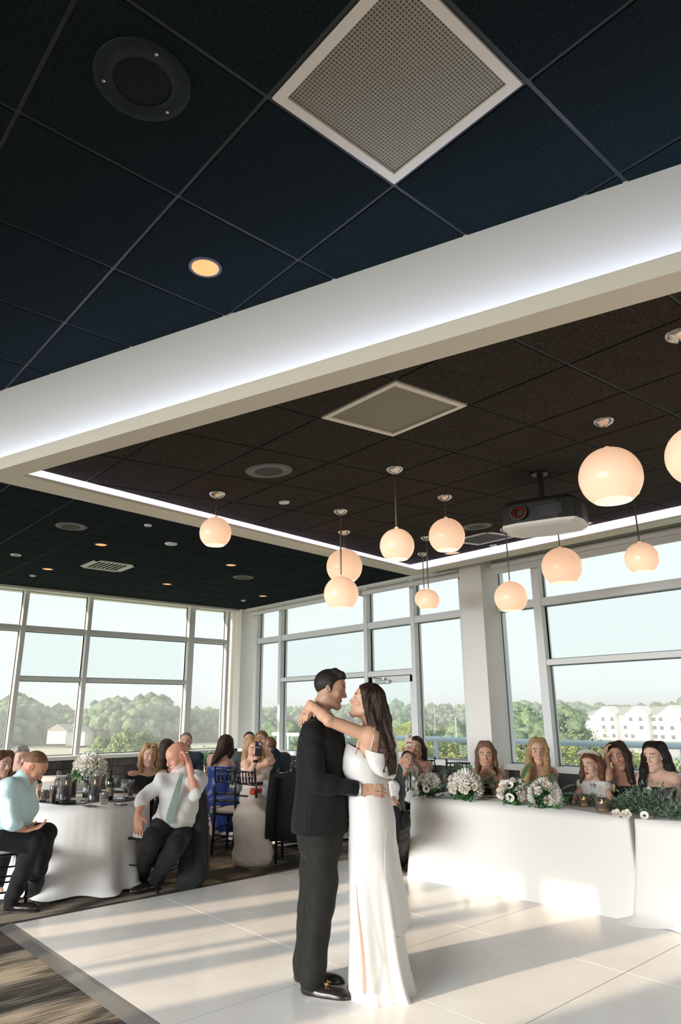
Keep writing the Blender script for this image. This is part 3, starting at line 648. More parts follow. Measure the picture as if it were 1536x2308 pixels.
for (x, D, h, w_, lb) in [(905, 34, 11.4, 6, 'yellow-green tree top behind the exit door'), (975, 26, 11.15, 5, 'sunlit tree top behind the railing, left of the square column'), (1030, 27, 11.5, 4.6, 'sunlit tree top touching the square column'), (940, 38, 12.1, 6, 'green tree top beside the phone-holding woman'),
                          (1150, 24, 11.3, 4.2, 'sunlit bush top right of the square column'), (1195, 26, 12.0, 4.6, 'tall sunlit bush left of the wide mullion'), (1275, 24, 11.6, 4.4, 'sunlit bush right of the wide mullion'), (1320, 28, 11.7, 5, 'wide sunlit bush under the white apartment block'), (1390, 26, 11.3, 4.6, 'sunlit bush behind the girl with the flower crown'), (1445, 22, 10.9, 3.8, 'low sunlit bush behind the dark-haired woman')]:
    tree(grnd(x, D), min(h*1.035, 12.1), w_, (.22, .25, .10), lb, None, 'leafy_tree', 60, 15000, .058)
for (x, D, h, w_, lb) in [(1140, 90, 13.2, 8, 'hazy darker green tree behind the bushes beside the column'), (1180, 95, 13.5, 9, 'tall hazy tree left of the wide mullion'), (1215, 90, 12.9, 7, 'hazy green tree behind the wide mullion'), (1265, 130, 13.6, 10, 'hazy tree left of the apartment block'), (1330, 100, 9.4, 5, 'round grey-green tree in front of the apartment block'), (1518, 70, 9.2, 4.6, 'small conifer in front of the pale lot at the right edge')]:
    tree(grnd(x, D), h, w_, (.19, .27, .17), lb, None, 'hazy_tree', 40, 2500, .2)
# balcony railing
rl = thing('balcony_railing', 'blue-grey tubular balcony railing outside the right window wall', 'railing', (9.85, 4, 0))
MB().tube([(0, -6, 1.09), (0, 9.5, 1.09)], .045, 10).build('top_rail', M_rail, rl)
MB().tube([(0, -6, .16), (0, 9.5, .16)], .02, 8).build('bottom_rail', M_rail, rl)
for k in range(11):
    y = -5.6+k*1.45; MB().box((-.025, y-.035, -.1), (.025, y+.035, 1.06)).build('post', M_rail, rl)
MB().box((7.9, -5, -.35), (10.1, 14, -.05)).build('floor_balcony', mat('balcony_concrete', (.5, .5, .48), .8), kind='structure')
# apartment block
D = 235.; A = np.array([*atd(1316, 1600, D)]); Bq = np.array([*atd(1640, 1600, D*.9)])
ux_ = Vector((Bq[0]-A[0], Bq[1]-A[1], 0)); Lb = ux_.length; ux_.normalize(); ab = thing('apartment_block', 'long white apartment block with grey gabled roof', 'building', (A[0], A[1], -6.8), math.atan2(ux_.y, ux_.x))
M_bw = mat('white_siding', (.85, .84, .82), .8); M_rf = mat('grey_shingle', (.42, .41, .40), .9); M_win = mat('dark_window', (.16, .18, .20), .3)
MB().box((0, 0, 0), (Lb, 14, 7.2)).build('wall', M_bw, ab)
MB().add([(-.6, -.8, 7.2), (Lb, -.8, 7.2), (Lb, 14.8, 7.2), (-.6, 14.8, 7.2), (3, 7, 9.4), (Lb, 7, 9.4)], [(0, 1, 5, 4), (2, 3, 4, 5), (3, 0, 4)]).build('roof', M_rf, ab)
for k in range(4):
    x = 5+k*Lb/4.2; g = MB(); g.box((x, -1.6, 0), (x+7, 0, 7.2)); g.build('bay', M_bw, ab)
    g = MB(); g.add([(x-.4, -1.7, 7.1), (x+7.4, -1.7, 7.1), (x+3.5, -1.7, 9.6), (x-.4, 4, 7.1), (x+7.4, 4, 7.1), (x+3.5, 4, 9.6)], [(0, 1, 2), (0, 2, 5, 3), (1, 4, 5, 2)]); g.build('gable', M_bw, ab)
wp = None
for k in range(int(Lb/3.1)):
    for fz in (1.2, 3.6, 5.9):
        x = 1.6+k*3.1; by = -1.66 if any(5+q*Lb/4.2-.3 < x < 12.2+q*Lb/4.2 for q in range(4)) else -.06
        if (k*7+int(fz*3)) % 5 == 0: continue
        if wp is None: wp = MB().box((-.55, -.03, -.55), (.55, .05, .45)).build('window', M_win, ab, (x, by, fz))
        else: inst(wp, (x, by, fz))
lot = MB().box((0, 0, -2.4), (60, 90, 0)); P = atd(1400, 1600, 150)
tag(lot.build('parking_deck', mat('pale_concrete', (.72, .66, .60), .9), None, (P[0]-5, P[1]-70, -7.4)), 'pale flat lot in front of the white apartment block', 'parking deck')
# lamp posts
for (x, ytop, D, lb) in [(1027, 1612, 110, 'tall double-headed lamp post left of the square column'), (1157, 1600, 90, 'thin lamp post right of the square column'), (978, 1560, 300, 'far radio mast on the horizon')]:
    P = atd(x, ytop, D); t = thing('lamp_post', lb, 'lamp post', (P[0], P[1], GZ))
    MB().tube([(0, 0, 0), (0, 0, P[2]-GZ)], [.12, .06], 6).build('pole', M_frame, t)
    if 'mast' not in lb: MB().box((-1.0, -.12, P[2]-GZ-.1), (1.0, .12, P[2]-GZ+.08)).build('lamp_head', M_frame, t)
for (x, y, D, lb) in [(140, 1648, 330, 'small white house among the trees beyond the marsh'), (182, 1652, 330, 'white gabled house right of the other house across the marsh')]:
    P = atd(x, y, D); t = thing('house', lb, 'house', (P[0], P[1], P[2]-3), .8)
    MB().box((-5, -4, -2), (5, 4, 3.4)).build('wall', M_bw, t); MB().add([(-5.4, -4.4, 3.4), (5.4, -4.4, 3.4), (5.4, 4.4, 3.4), (-5.4, 4.4, 3.4), (-5.4, 0, 6), (5.4, 0, 6)], [(0, 1, 5, 4), (2, 3, 4, 5), (0, 4, 3), (1, 2, 5)]).build('roof', M_rf, t)

# thin summer haze over the land beyond the building
hm = bpy.data.materials.new('haze'); hm.use_nodes = True; n = hm.node_tree; n.nodes.clear(); vo = n.nodes.new('ShaderNodeVolumeScatter'); vo.inputs['Density'].default_value = .0015; vo.inputs['Color'].default_value = (.97, .99, 1, 1)
vo.inputs['Anisotropy'].default_value = .2; oo = n.nodes.new('ShaderNodeOutputMaterial'); n.links.new(vo.outputs[0], oo.inputs['Volume'])
tag(MB().box((-500, 50, GZ+.1), (900, 900, 7)).build('haze', hm), 'thin summer haze over the marsh and woods', 'haze', kind='stuff')
tag(MB().box((50, -500, GZ+.1), (900, 49.9, 7)).build('haze', hm), 'thin summer haze around the apartment block', 'haze', kind='stuff')
# ------------------------------------------------------------------ figures: distance fields meshed as one surface
def unit(v): v = np.asarray(v, float); return v/(np.linalg.norm(v)+1e-12)
class Vox:
    def __init__(s, lo, hi, h, fine=()):
        s.ax = []
        for i in range(3):
            c = [lo[i]]
            while c[-1] < hi[i]:
                st = h
                for (fl, fh, hf) in fine:
                    if fl[i] <= c[-1] <= fh[i]: st = min(st, hf)
                c.append(c[-1]+st)
            s.ax.append(np.array(c))
        s.F = np.full([len(a) for a in s.ax], .5, np.float32); s.h = h
    def sub(s, lo, hi, m):
        sl = []
        for i in range(3):
            a = np.searchsorted(s.ax[i], lo[i]-m); b = np.searchsorted(s.ax[i], hi[i]+m); sl.append(slice(a, b))
        X = s.ax[0][sl[0]][:, None, None].astype(np.float32); Y = s.ax[1][sl[1]][None, :, None].astype(np.float32); Z = s.ax[2][sl[2]][None, None, :].astype(np.float32)
        return tuple(sl), X, Y, Z
    def merge(s, sl, d, k, neg=False):
        a = s.F[sl]
        if a.size == 0: return
        if neg: a = -a
        if k > 0:
            h = np.clip(.5+.5*(d-a)/k, 0, 1); r = d*(1-h)+a*h-k*h*(1-h)
        else: r = np.minimum(a, d)
        s.F[sl] = -r if neg else r
    def cone(s, a, b, ra, rb, k=.02, neg=False):
        a = np.asarray(a, float); b = np.asarray(b, float); R = max(ra, rb); lo = np.minimum(a, b)-R; hi = np.maximum(a, b)+R
        sl, X, Y, Z = s.sub(lo, hi, k+2.2*s.h); d = b-a; L2 = d@d+1e-9
        t = np.clip(((X-a[0])*d[0]+(Y-a[1])*d[1]+(Z-a[2])*d[2])/L2, 0, 1)
        q = np.sqrt((X-a[0]-d[0]*t)**2+(Y-a[1]-d[1]*t)**2+(Z-a[2]-d[2]*t)**2)-(ra+(rb-ra)*t)
        s.merge(sl, q, k, neg)
    def ell(s, c, r, M=None, k=.02, neg=False):
        c = np.asarray(c, float); R = max(r); M = np.eye(3) if M is None else np.asarray(M)   # columns of M: local axes
        e = np.abs(M)@np.asarray(r); sl, X, Y, Z = s.sub(c-e, c+e, k+2.2*s.h); X = X-c[0]; Y = Y-c[1]; Z = Z-c[2]
        u = X*M[0, 0]+Y*M[1, 0]+Z*M[2, 0]; v = X*M[0, 1]+Y*M[1, 1]+Z*M[2, 1]; w_ = X*M[0, 2]+Y*M[1, 2]+Z*M[2, 2]
        k0 = np.sqrt((u/r[0])**2+(v/r[1])**2+(w_/r[2])**2)+1e-6; k1 = np.sqrt((u/r[0]**2)**2+(v/r[1]**2)**2+(w_/r[2]**2)**2)+1e-6
        s.merge(sl, k0*(k0-1)/k1, k, neg)
    def cutplane(s, p, n, soft=0.):        # remove everything on the +n side
        n = unit(n); X, Y, Z = s.ax[0][:, None, None], s.ax[1][None, :, None], s.ax[2][None, None, :]
        s.F = np.maximum(s.F, ((X-p[0])*n[0]+(Y-p[1])*n[1]+(Z-p[2])*n[2]).astype(np.float32))
    def mesh(s):
        F = s.F; F[0] = F[-1] = .5; F[:, 0] = F[:, -1] = .5; F[:, :, 0] = F[:, :, -1] = .5
        I = F < 0; n = F.shape; c = I[:-1, :-1, :-1].astype(np.int8)
        tot = sum(I[i:n[0]-1+i, j:n[1]-1+j, k:n[2]-1+k].astype(np.int8) for i in (0, 1) for j in (0, 1) for k in (0, 1))
        act = (tot > 0) & (tot < 8); ix = np.argwhere(act); idm = np.full(act.shape, -1, np.int64); idm[act] = np.arange(len(ix))
        P = np.zeros((len(ix), 3)); W = np.zeros(len(ix)); co = [s.ax[0][ix[:, 0]], s.ax[1][ix[:, 1]], s.ax[2][ix[:, 2]]]
        c1 = [s.ax[0][ix[:, 0]+1], s.ax[1][ix[:, 1]+1], s.ax[2][ix[:, 2]+1]]
        val = {(i, j, k): F[ix[:, 0]+i, ix[:, 1]+j, ix[:, 2]+k] for i in (0, 1) for j in (0, 1) for k in (0, 1)}
        for a in val:
            for d in range(3):
                if a[d]: continue
                b = list(a); b[d] = 1; b = tuple(b); va, vb = val[a], val[b]; m = (va < 0) != (vb < 0)
                t = np.where(m, va/(va-vb+1e-12), 0)
                q = np.stack([np.where(a[e], c1[e], co[e]) for e in range(3)], 1).astype(float); q[:, d] = co[d]+(c1[d]-co[d])*t
                P[m] += q[m]; W += m
        P /= W[:, None]; Q = []
        for d in range(3):
            e, f = [(1, 2), (2, 0), (0, 1)][d]
            A = np.moveaxis(I, (d, e, f), (0, 1, 2)); J = np.moveaxis(idm, (d, e, f), (0, 1, 2))
            s0 = A[:-1, 1:-1, 1:-1]; s1 = A[1:, 1:-1, 1:-1]
            for sg in (0, 1):
                m = (s0 & ~s1) if sg == 0 else (~s0 & s1); w_ = np.argwhere(m); x, y, z = w_[:, 0], w_[:, 1]+1, w_[:, 2]+1
                q = np.stack([J[x, y-1, z-1], J[x, y, z-1], J[x, y, z], J[x, y-1, z]], 1)
                Q.append(q if sg == 0 else q[:, ::-1])
        return P, np.concatenate(Q)
def mkmesh(name, P, Q, m, parent, off, col=None, kind=None, label=None, smooth=2):
    me = bpy.data.meshes.new(name); V = (P-np.asarray(off)).astype(np.float32)
    me.vertices.add(len(V)); me.vertices.foreach_set('co', V.ravel()); nq = len(Q)
    me.loops.add(nq*4); me.loops.foreach_set('vertex_index', Q.astype(np.int32).ravel()); me.polygons.add(nq)
    me.polygons.foreach_set('loop_start', np.arange(0, nq*4, 4, dtype=np.int32)); me.update(calc_edges=True)
    me.shade_smooth(); me.materials.append(m)
    if col is not None:
        ca_ = me.color_attributes.new('Col', 'FLOAT_COLOR', 'POINT'); ca_.data.foreach_set('color', np.concatenate([col, np.ones((len(col), 1))], 1).astype(np.float32).ravel())
    o = bpy.data.objects.new(name, me); S.collection.objects.link(o); o.parent = parent
    if kind: o['kind'] = kind
    if label: o['label'] = label
    return o
def smoothP(P, Q, it=1, lam=.5):
    for _ in range(it):
        A = np.zeros_like(P); Wt = np.zeros(len(P))
        for a, b in ((0, 1), (1, 2), (2, 3), (3, 0)):
            np.add.at(A, Q[:, a], P[Q[:, b]]); np.add.at(Wt, Q[:, a], 1); np.add.at(A, Q[:, b], P[Q[:, a]]); np.add.at(Wt, Q[:, b], 1)
        P = P+(A/np.maximum(Wt, 1)[:, None]-P)*lam
    return P

class Fig:
    """one person. joints are given as (pixel x, pixel y, horizontal distance)"""
    def __init__(s, name, label, D, cx, sc=1., hs=1., skin=(.60, .36, .25), group=None, cat='person', base_z=0.):
        s.D = D; P = atd(cx, 1600, D); s.off = np.array([P[0], P[1], base_z]); s.sc = sc; s.hs = hs; s.skin = np.array(skin)
        s.V = unit([P[0], P[1], 0]); s.R = np.array([s.V[1], -s.V[0], 0]); s.Z = np.array([0, 0, 1.])
        s.root = thing(name, label, cat, tuple(s.off), 0, group); s.J = {}; s.prims = []; s.fine = []; s.headM = None
    def j(s, **kw):
        for k, v in kw.items(): s.J[k] = atd(v[0], v[1], s.D+(v[2] if len(v) > 2 else 0))
    def dirv(s, r, t, u): return unit(s.R*r-s.V*t+s.Z*u)      # r: image right, t: toward the camera, u: up
    def add(s, tag_, kind, *a, **kw): s.prims.append((tag_, kind, a, kw))
    def head(s, c, fwd, up=(0, 0, 1), age=1.):
        """c=(px,py,dD); fwd as (right, toward, up)"""
        C_ = atd(c[0], c[1], s.D+(c[2] if len(c) > 2 else 0)); f = s.dirv(*fwd); u = unit(s.dirv(*up)-f*(s.dirv(*up)@f)); r = np.cross(f, u)
        s.hc = C_; s.hM = np.stack([r, f, u], 1); h = s.hs
        L = lambda x, y, z: C_+s.hM@(np.array([x, y, z])*h)
        E = lambda c_, r_, k=.012, neg=False, M=None: s.add('head', 'ell', L(*c_), [q*h for q in r_], M=s.hM if M is None else s.hM@M, k=k*h, neg=neg)
        K = lambda a, b, ra, rb, k=.012, neg=False: s.add('head', 'cone', L(*a), L(*b), ra*h, rb*h, k=k*h, neg=neg)
        E((0, -.014, .030), (.074, .093, .084)); E((0, .022, -.030), (.060, .066, .078), .03); E((0, .045, .035), (.055, .045, .055), .03)
        K((.050, -.005, -.060), (.014, .066, -.100), .020, .016, .03); K((-.050, -.005, -.060), (-.014, .066, -.100), .020, .016, .03)
        E((0, .070, -.100), (.020, .018, .015), .02)
        for sg in (-1, 1):
            E((sg*.031, .100, .006), (.019, .022, .013), .014, True)          # sockets
            E((sg*.031, .071, .004), (.0145, .0145, .0125), .004)             # eyeballs under lids
            K((sg*.014, .086, .026), (sg*.044, .074, .028), .008, .006, .014)  # brow ridge
            E((sg*.040, .060, -.026), (.020, .018, .018), .02)                # cheek
            E((sg*.076, -.006, -.004), (.007, .019, .030), .006)              # ear
            E((sg*.080, .000, -.002), (.004, .010, .018), .004, True)
            E((sg*.012, .096, -.032), (.009, .010, .007), .008)               # nostril wings
        K((0, .084, .020), (0, .106, -.024), .0072, .0098, .012); E((0, .105, -.027), (.0105, .010, .0085), .008)
        E((0, .083, -.0555), (.022, .0095, .0048), .008); E((0, .082, -.0655), (.018, .0095, .0055), .008)
        E((0, .096, -.0605), (.020, .006, .0012), .003, True)
        s.fine.append((C_-.135*h, C_+.135*h))
        return s
    def neck(s, base=None, r=.052, r2=None):
        b = s.J['neck'] if base is None else base; u = s.hM[:, 2]; f = s.hM[:, 1]
        s.add('neck', 'cone', s.hc-u*.055*s.hs-f*.018*s.hs, b, r*s.hs, (r2 or r*1.12)*s.hs, k=.025)
    def torso(s, wd=1., dp=1., belly=0., tags='torso'):
        J = s.J; c = s.sc; up = unit(J['neck']-J['pelvis']); r = unit(J['sR']-J['sL']); r = unit(r-up*(r@up)); f = np.cross(up, r); M = np.stack([r, f, up], 1); s.tM = M
        H = np.linalg.norm(J['neck']-J['pelvis']); B = lambda t, fo=0.: J['pelvis']+(J['neck']-J['pelvis'])*t+f*fo
        s.add(tags, 'ell', B(.02), [.165*wd*c, .120*dp*c, .13*c], M=M, k=.05)
        s.add(tags, 'ell', B(.34, .01+belly*.5), [.140*wd*c, (.105+belly)*dp*c, .19*c], M=M, k=.06)
        s.add(tags, 'ell', B(.68, .005), [.158*wd*c, .108*dp*c, H*.30], M=M, k=.05)
        for k_ in ('sL', 'sR'):
            s.add(tags, 'cone', J[k_], J['neck']-up*.03, .052*c, .05*c, k=.04)
            s.add(tags, 'cone', J[k_], B(.60), .055*c, .085*c, k=.05)
        return s
    def bust(s, sz=.06, sp=.075, drop=.30):
        J = s.J; M = s.tM; H = J['neck']-J['pelvis']
        for sg in (-1, 1): s.add('torso', 'ell', J['neck']-H*drop+M[:, 0]*sp*sg*s.sc+M[:, 1]*.075*s.sc, [sz*s.sc]*3, M=M, k=.03)
    def arm(s, sd, r0=.046, r1=.037, r2=.025):
        J = s.J; c = s.sc; a, b, e = J['s'+sd], J['e'+sd], J['w'+sd]
        s.add('uarm'+sd, 'cone', a, b, r0*c, r1*c, k=.02); s.add('farm'+sd, 'cone', b, b+(e-b)*.35, r1*c, r1*c*1.02, k=.015); s.add('farm'+sd, 'cone', b+(e-b)*.3, e, r1*c, r2*c, k=.015)
    def leg(s, sd, r0=.085, r1=.056, r2=.038):
        J = s.J; c = s.sc; a, b, e = J['h'+sd], J['k'+sd], J['a'+sd]
        s.add('thigh'+sd, 'cone', a, b, r0*c, r1*c, k=.04); s.add('calf'+sd, 'cone', b, b+(e-b)*.35, r1*c, r1*c*.95, k=.02); s.add('calf'+sd, 'cone', b+(e-b)*.3, e, r1*.95*c, r2*c, k=.02)
        if 't'+sd in J: s.add('foot'+sd, 'cone', e-np.array([0, 0, .02]), J['t'+sd], .036*c, .026*c, k=.015)
    def hand(s, sd, d, n, curl=.5, spread=1., thumb=1, cs=None):
        """d finger direction, n palm normal (toward which fingers curl); both as (right,toward,up)"""
        c = s.sc*(cs or 1.); W0 = s.J['w'+sd]; d = s.dirv(*d); n = s.dirv(*n); n = unit(n-d*(n@d)); x = np.cross(d, n)*thumb   # x points to the thumb side
        M = np.stack([x, n, d], 1); s.add('hand', 'ell', W0+d*.050*c, [.038*c, .014*c, .050*c], M=M, k=.012)
        s.add('hand', 'cone', W0, W0+d*.03*c, .024*c, .022*c, k=.012)
        for i, (o, L) in enumerate(((.028, .072), (.010, .080), (-.009, .075), (-.027, .058))):
            p = W0+d*.088*c+x*o*c; ang = curl*.35; dd = unit(d+x*o*spread*2.2)
            for q, (fr, rr) in enumerate(((.45, .0092), (.30, .0083), (.25, .0073))):
                v = dd*math.cos(ang)+n*math.sin(ang); p2 = p+v*L*fr*c; s.add('hand', 'cone', p, p2, rr*c, rr*.93*c, k=.003); p = p2; ang += curl*.75
        p = W0+d*.025*c+x*.028*c; v = unit(d*.6+x*.8+n*.25); p2 = p+v*.035*c; v2 = unit(d*.9+x*.25+n*.4); p3 = p2+v2*.032*c
        s.add('hand', 'cone', p, p2, .012*c, .0105*c, k=.008); s.add('hand', 'cone', p2, p3, .0105*c, .0085*c, k=.004)
        s.fine.append((W0-.0*c+np.minimum(d*.16, 0)-.05, W0+np.maximum(d*.16, 0)+.05))
    def fields(s, tags, h, infl=0., fine=None, kmul=1., only=None):
        P = [p for p in s.prims if p[0] in tags]
        los, his = [], []
        for t_, kd, a, kw in P:
            if kw.get('neg'): continue
            if kd == 'cone': R = max(a[2], a[3])+infl; los.append(np.minimum(a[0], a[1])-R); his.append(np.maximum(a[0], a[1])+R)
            else: R = max(a[1])+infl; los.append(np.asarray(a[0])-R); his.append(np.asarray(a[0])+R)
        v = Vox(np.min(los, 0)-.03, np.max(his, 0)+.03, h, fine or ())
        for t_, kd, a, kw in P:
            k = kw.get('k', .02)*kmul
            if kd == 'cone': v.cone(a[0], a[1], a[2]+infl, a[3]+infl, k=k, neg=kw.get('neg', False))
            else: v.ell(a[0], [q+infl for q in a[1]], kw.get('M'), k=k, neg=kw.get('neg', False))
        return v
    def body(s, h=.011, hf=.005, lips=(.45, .17, .14), brow=(.06, .035, .02), iris=(.10, .06, .03), glasses=False, beard=None, tattoo=None, blush=.08, mouth_open=False):
        tags = {p[0] for p in s.prims if not p[0].startswith('x')}
        fine = [(a, b, hf) for a, b in s.fine]
        v = s.fields(tags, h, 0, fine); P, Q = v.mesh(); P = smoothP(P, Q, 1, .35)
        col = np.tile(s.skin, (len(P), 1)); h_ = s.hs
        if s.hM is not None if hasattr(s, 'hM') else False:
            l = (P-s.hc)@s.hM/h_; x, y, z = l[:, 0], l[:, 1], l[:, 2]; ax = np.abs(x); hd = (np.abs(z) < .14) & (ax < .1) & (np.abs(y) < .14)
            def mixc(mask, c, a=1.): m = (mask*a)[:, None]*hd[:, None]; return col*(1-m)+np.array(c)*m
            ss = lambda v_, w_: np.clip(1-v_/w_, 0, 1)**.5
            col = mixc(ss(((ax-.040)/.022)**2+((z+.030)/.02)**2, 1.)*(y > .03), s.skin*np.array([1.05, .78, .72]), .35+blush)
            le = ((x/.0215)**2+((z+.0605)/.0092)**2 < 1) & (y > .07); col = mixc(le.astype(float), lips, .65)
            if mouth_open: col = mixc((((x/.012)**2+((z+.062)/.013)**2 < 1) & (y > .07)).astype(float), (.10, .02, .02))
            ey = ((ax-.031)/.0155)**2+((z-.004)/.0075)**2; col = mixc((ey < 1.5) & (y > .055), (.12, .07, .05), .8); col = mixc((ey < .9) & (y > .055), (.72, .68, .64))
            ir = ((ax-.031)/.0062)**2+((z-.004)/.0068)**2 < 1; col = mixc((ir & (y > .055)).astype(float), iris)
            bz_ = z-(.030+.004*np.sin(np.clip((ax-.012)/.04, 0, 1)*2.6)); br_ = (np.abs(bz_) < .0042) & (ax > .012) & (ax < .052) & (y > .045); col = mixc(br_.astype(float), brow, .85)
            if beard: bm_ = np.clip(y/.035, 0, 1)*(z > -.125)*(z < -.02)*(~le)*1.; col = mixc(np.asarray(bm_, float)*np.clip((-z-.02)/.04, 0, 1), beard[0], beard[1])
        if tattoo is not None:
            for (p_, r_, c_) in tattoo: 
                d_ = np.linalg.norm(P-p_, axis=1); m = (np.clip(1-d_/r_, 0, 1) > 0)*(.5+.5*np.sin(P@np.array([900, 700, 1100.]))); m = m[:, None]*.7; col = col*(1-m)+np.array(c_)*m
        s.bodyo = mkmesh('body', P, Q, M_skin, s.root, s.off, col); return s.bodyo
    def wear(s, name, tags, m, infl=.012, h=.010, cuts=(), folds=.0, fscale=30., label=None, extra=(), it=2, kmul=1., col=None):
        """garment from inflated body primitives; cuts: list of (point, normal) half spaces removed; extra: extra prims"""
        keep = list(s.prims); 
        for e in extra: s.prims.append(('x'+name, e[0], e[1], e[2] if len(e) > 2 else {}))
        v = s.fields(set(tags)|{'x'+name}, h, infl, kmul=kmul); s.prims = keep
        for p, n in cuts: v.cutplane(p, n)
        P, Q = v.mesh()
        if len(P) == 0: return None
        P = smoothP(P, Q, it, .5)
        if folds:
            a = P*fscale; n_ = np.sin(a[:, 0]*1.1+2*np.sin(a[:, 2]*.45)+a[:, 2]*.6)*np.sin(a[:, 1]*.9+1.7*np.sin(a[:, 2]*.5+1)-a[:, 2]*.35)
            N = P-smoothP(P, Q, 6, .5); C0 = P.mean(0); dirn = P-C0; dirn /= np.linalg.norm(dirn, axis=1)[:, None]+1e-9
            # approximate normals from faces
            fn = np.cross(P[Q[:, 2]]-P[Q[:, 0]], P[Q[:, 3]]-P[Q[:, 1]]); vn = np.zeros_like(P)
            for k in range(4): np.add.at(vn, Q[:, k], fn)
            vn /= np.linalg.norm(vn, axis=1)[:, None]+1e-12; P = P+vn*(n_*folds)[:, None]
        return mkmesh(name, P, Q, m, s.root, s.off, col, label=label)
    def hair(s, m, prims=(), cap=True, line=(.012, .85), infl=.013, h=.006, ridge=.0016, freq=38, trim=None, parent=None, name='hair', vol=1., front=True):
        """cap over the cranium plus strands; prims in head space ('L') or pixel space ('P')"""
        hs = s.hs; L = lambda q: s.hc+s.hM@(np.array(q, float)*hs); pr = []
        for p in prims:
            pts = [L(q[:3]) if p[0] == 'L' else atd(q[0], q[1], s.D+q[2]) for q in p[1]]; rs = [q[3]*(hs if p[0] == 'L' else 1) for q in p[1]]
            for i in range(len(pts)-1): pr.append((pts[i], pts[i+1], rs[i], rs[i+1]))
        los = [s.hc-.15*hs]; his = [s.hc+.15*hs]
        for a, b, ra, rb in pr: R = max(ra, rb); los += [np.minimum(a, b)-R]; his += [np.maximum(a, b)+R]
        v = Vox(np.min(los, 0)-.02, np.max(his, 0)+.02, h)
        if cap:
            v.ell(L((0, -.014, .034)), [(.074+infl)*vol*hs, (.093+infl)*hs, (.084+infl*1.1)*hs], s.hM, k=0)
            X, Y, Z_ = v.ax[0][:, None, None]-s.hc[0], v.ax[1][None, :, None]-s.hc[1], v.ax[2][None, None, :]-s.hc[2]
            ly = (X*s.hM[0, 1]+Y*s.hM[1, 1]+Z_*s.hM[2, 1])/hs; lz = (X*s.hM[0, 2]+Y*s.hM[1, 2]+Z_*s.hM[2, 2])/hs; lx = (X*s.hM[0, 0]+Y*s.hM[1, 0]+Z_*s.hM[2, 0])/hs
            pl = (line[0]+line[1]*ly-lz)*.75*hs            # keep where lz > line
            v.F = np.maximum(v.F, pl.astype(np.float32))
        for a, b, ra, rb in pr: v.cone(a, b, ra, rb, k=.02*hs)
        if trim:
            for c_, r_ in trim: v.ell(L(c_), [q*hs for q in r_], s.hM, k=.006, neg=True)
        P, Q = v.mesh()
        if len(P) == 0: return
        P = smoothP(P, Q, 1, .4)
        l = (P-s.hc)@s.hM; ang = np.arctan2(l[:, 0], -l[:, 1]+.0); a2 = ang*freq+3*np.sin(l[:, 2]*14)+2*np.sin(l[:, 2]*31+ang*3)
        fn = np.cross(P[Q[:, 2]]-P[Q[:, 0]], P[Q[:, 3]]-P[Q[:, 1]]); vn = np.zeros_like(P)
        for k in range(4): np.add.at(vn, Q[:, k], fn)
        vn /= np.linalg.norm(vn, axis=1)[:, None]+1e-12; P = P+vn*(np.sin(a2)*ridge+np.sin(a2*2.3+1)*ridge*.5)[:, None]
        return mkmesh(name, P, Q, m, parent or s.root, s.off if parent is None else s.off)
    def shoe(s, sd, m, toe, L_=.27, wd=.045, sole=None):
        """toe: unit dir (right,toward,up); ankle joint above heel"""
        a = s.J['a'+sd]; d = s.dirv(*toe); d = unit([d[0], d[1], 0]); hl = np.array([a[0], a[1], 0])-d*.05; z0 = s.off[2]
        v = Vox(np.minimum(hl, hl+d*L_)-[.1, .1, .02], np.maximum(hl, hl+d*L_)+[.1, .1, .16], .007)
        sd_ = np.cross(d, [0, 0, 1.]); M = np.stack([sd_, d, [0, 0, 1]], 1)
        v.ell(hl+d*.045+[0, 0, .045], [.036, .055, .05], M, k=.02); v.ell(hl+d*(L_*.55)+[0, 0, .030], [wd, L_*.42, .042], M, k=.03); v.ell(hl+d*(L_*.78)+[0, 0, .024], [wd*.92, L_*.24, .032], M, k=.02)
        v.cone(hl+d*.05+[0, 0, .05], hl+d*.055+[0, 0, .10], .038, .042, k=.02); v.cutplane([0, 0, .012], [0, 0, -1])
        P, Q = v.mesh(); o = mkmesh('shoe', smoothP(P, Q, 1), Q, m, s.root, s.off)
        v = Vox(np.minimum(hl, hl+d*L_)-[.1, .1, .03], np.maximum(hl, hl+d*L_)+[.1, .1, .05], .008)
        v.ell(hl+d*.045+[0, 0, .0], [.038, .055, .05], M, k=.02); v.ell(hl+d*(L_*.55), [wd*1.05, L_*.43, .03], M, k=.03); v.ell(hl+d*(L_*.78), [wd, L_*.255, .03], M, k=.02); v.cutplane([0, 0, .016], [0, 0, 1]); v.cutplane([0, 0, .001], [0, 0, -1])
        P, Q = v.mesh(); q = mkmesh('sole', P, Q, mat('shoe_sole', (.02, .018, .016), .5), o, s.off); q.matrix_parent_inverse = Matrix.Identity(4)
        q.data.transform(Matrix.Identity(4)); return o
def loft(name, rings, m, root, off, nseg=64, cap=(False, False), thick=0.):
    """rings: list of arrays (nseg,3)"""
    V = np.concatenate(rings); n = nseg; F = [(i*n+j, i*n+(j+1) % n, (i+1)*n+(j+1) % n, (i+1)*n+j) for i in range(len(rings)-1) for j in range(n)]
    me = bpy.data.meshes.new(name); me.from_pydata((V-off).tolist(), [], F); me.materials.append(m); me.shade_smooth(); o = bpy.data.objects.new(name, me); S.collection.objects.link(o); o.parent = root
    if thick: md = o.modifiers.new('t', 'SOLIDIFY'); md.thickness = thick
    return o
M_skin = mat('skin', (.6, .4, .3), .5, vcol='Col', sss=.12, spec=.35)
def cloth(name, col, rough=.8, sheen=.08, bump=(5.5, .6, .03)): return mat(name, col, rough, sheen=sheen, bump=bump, spec=.25)
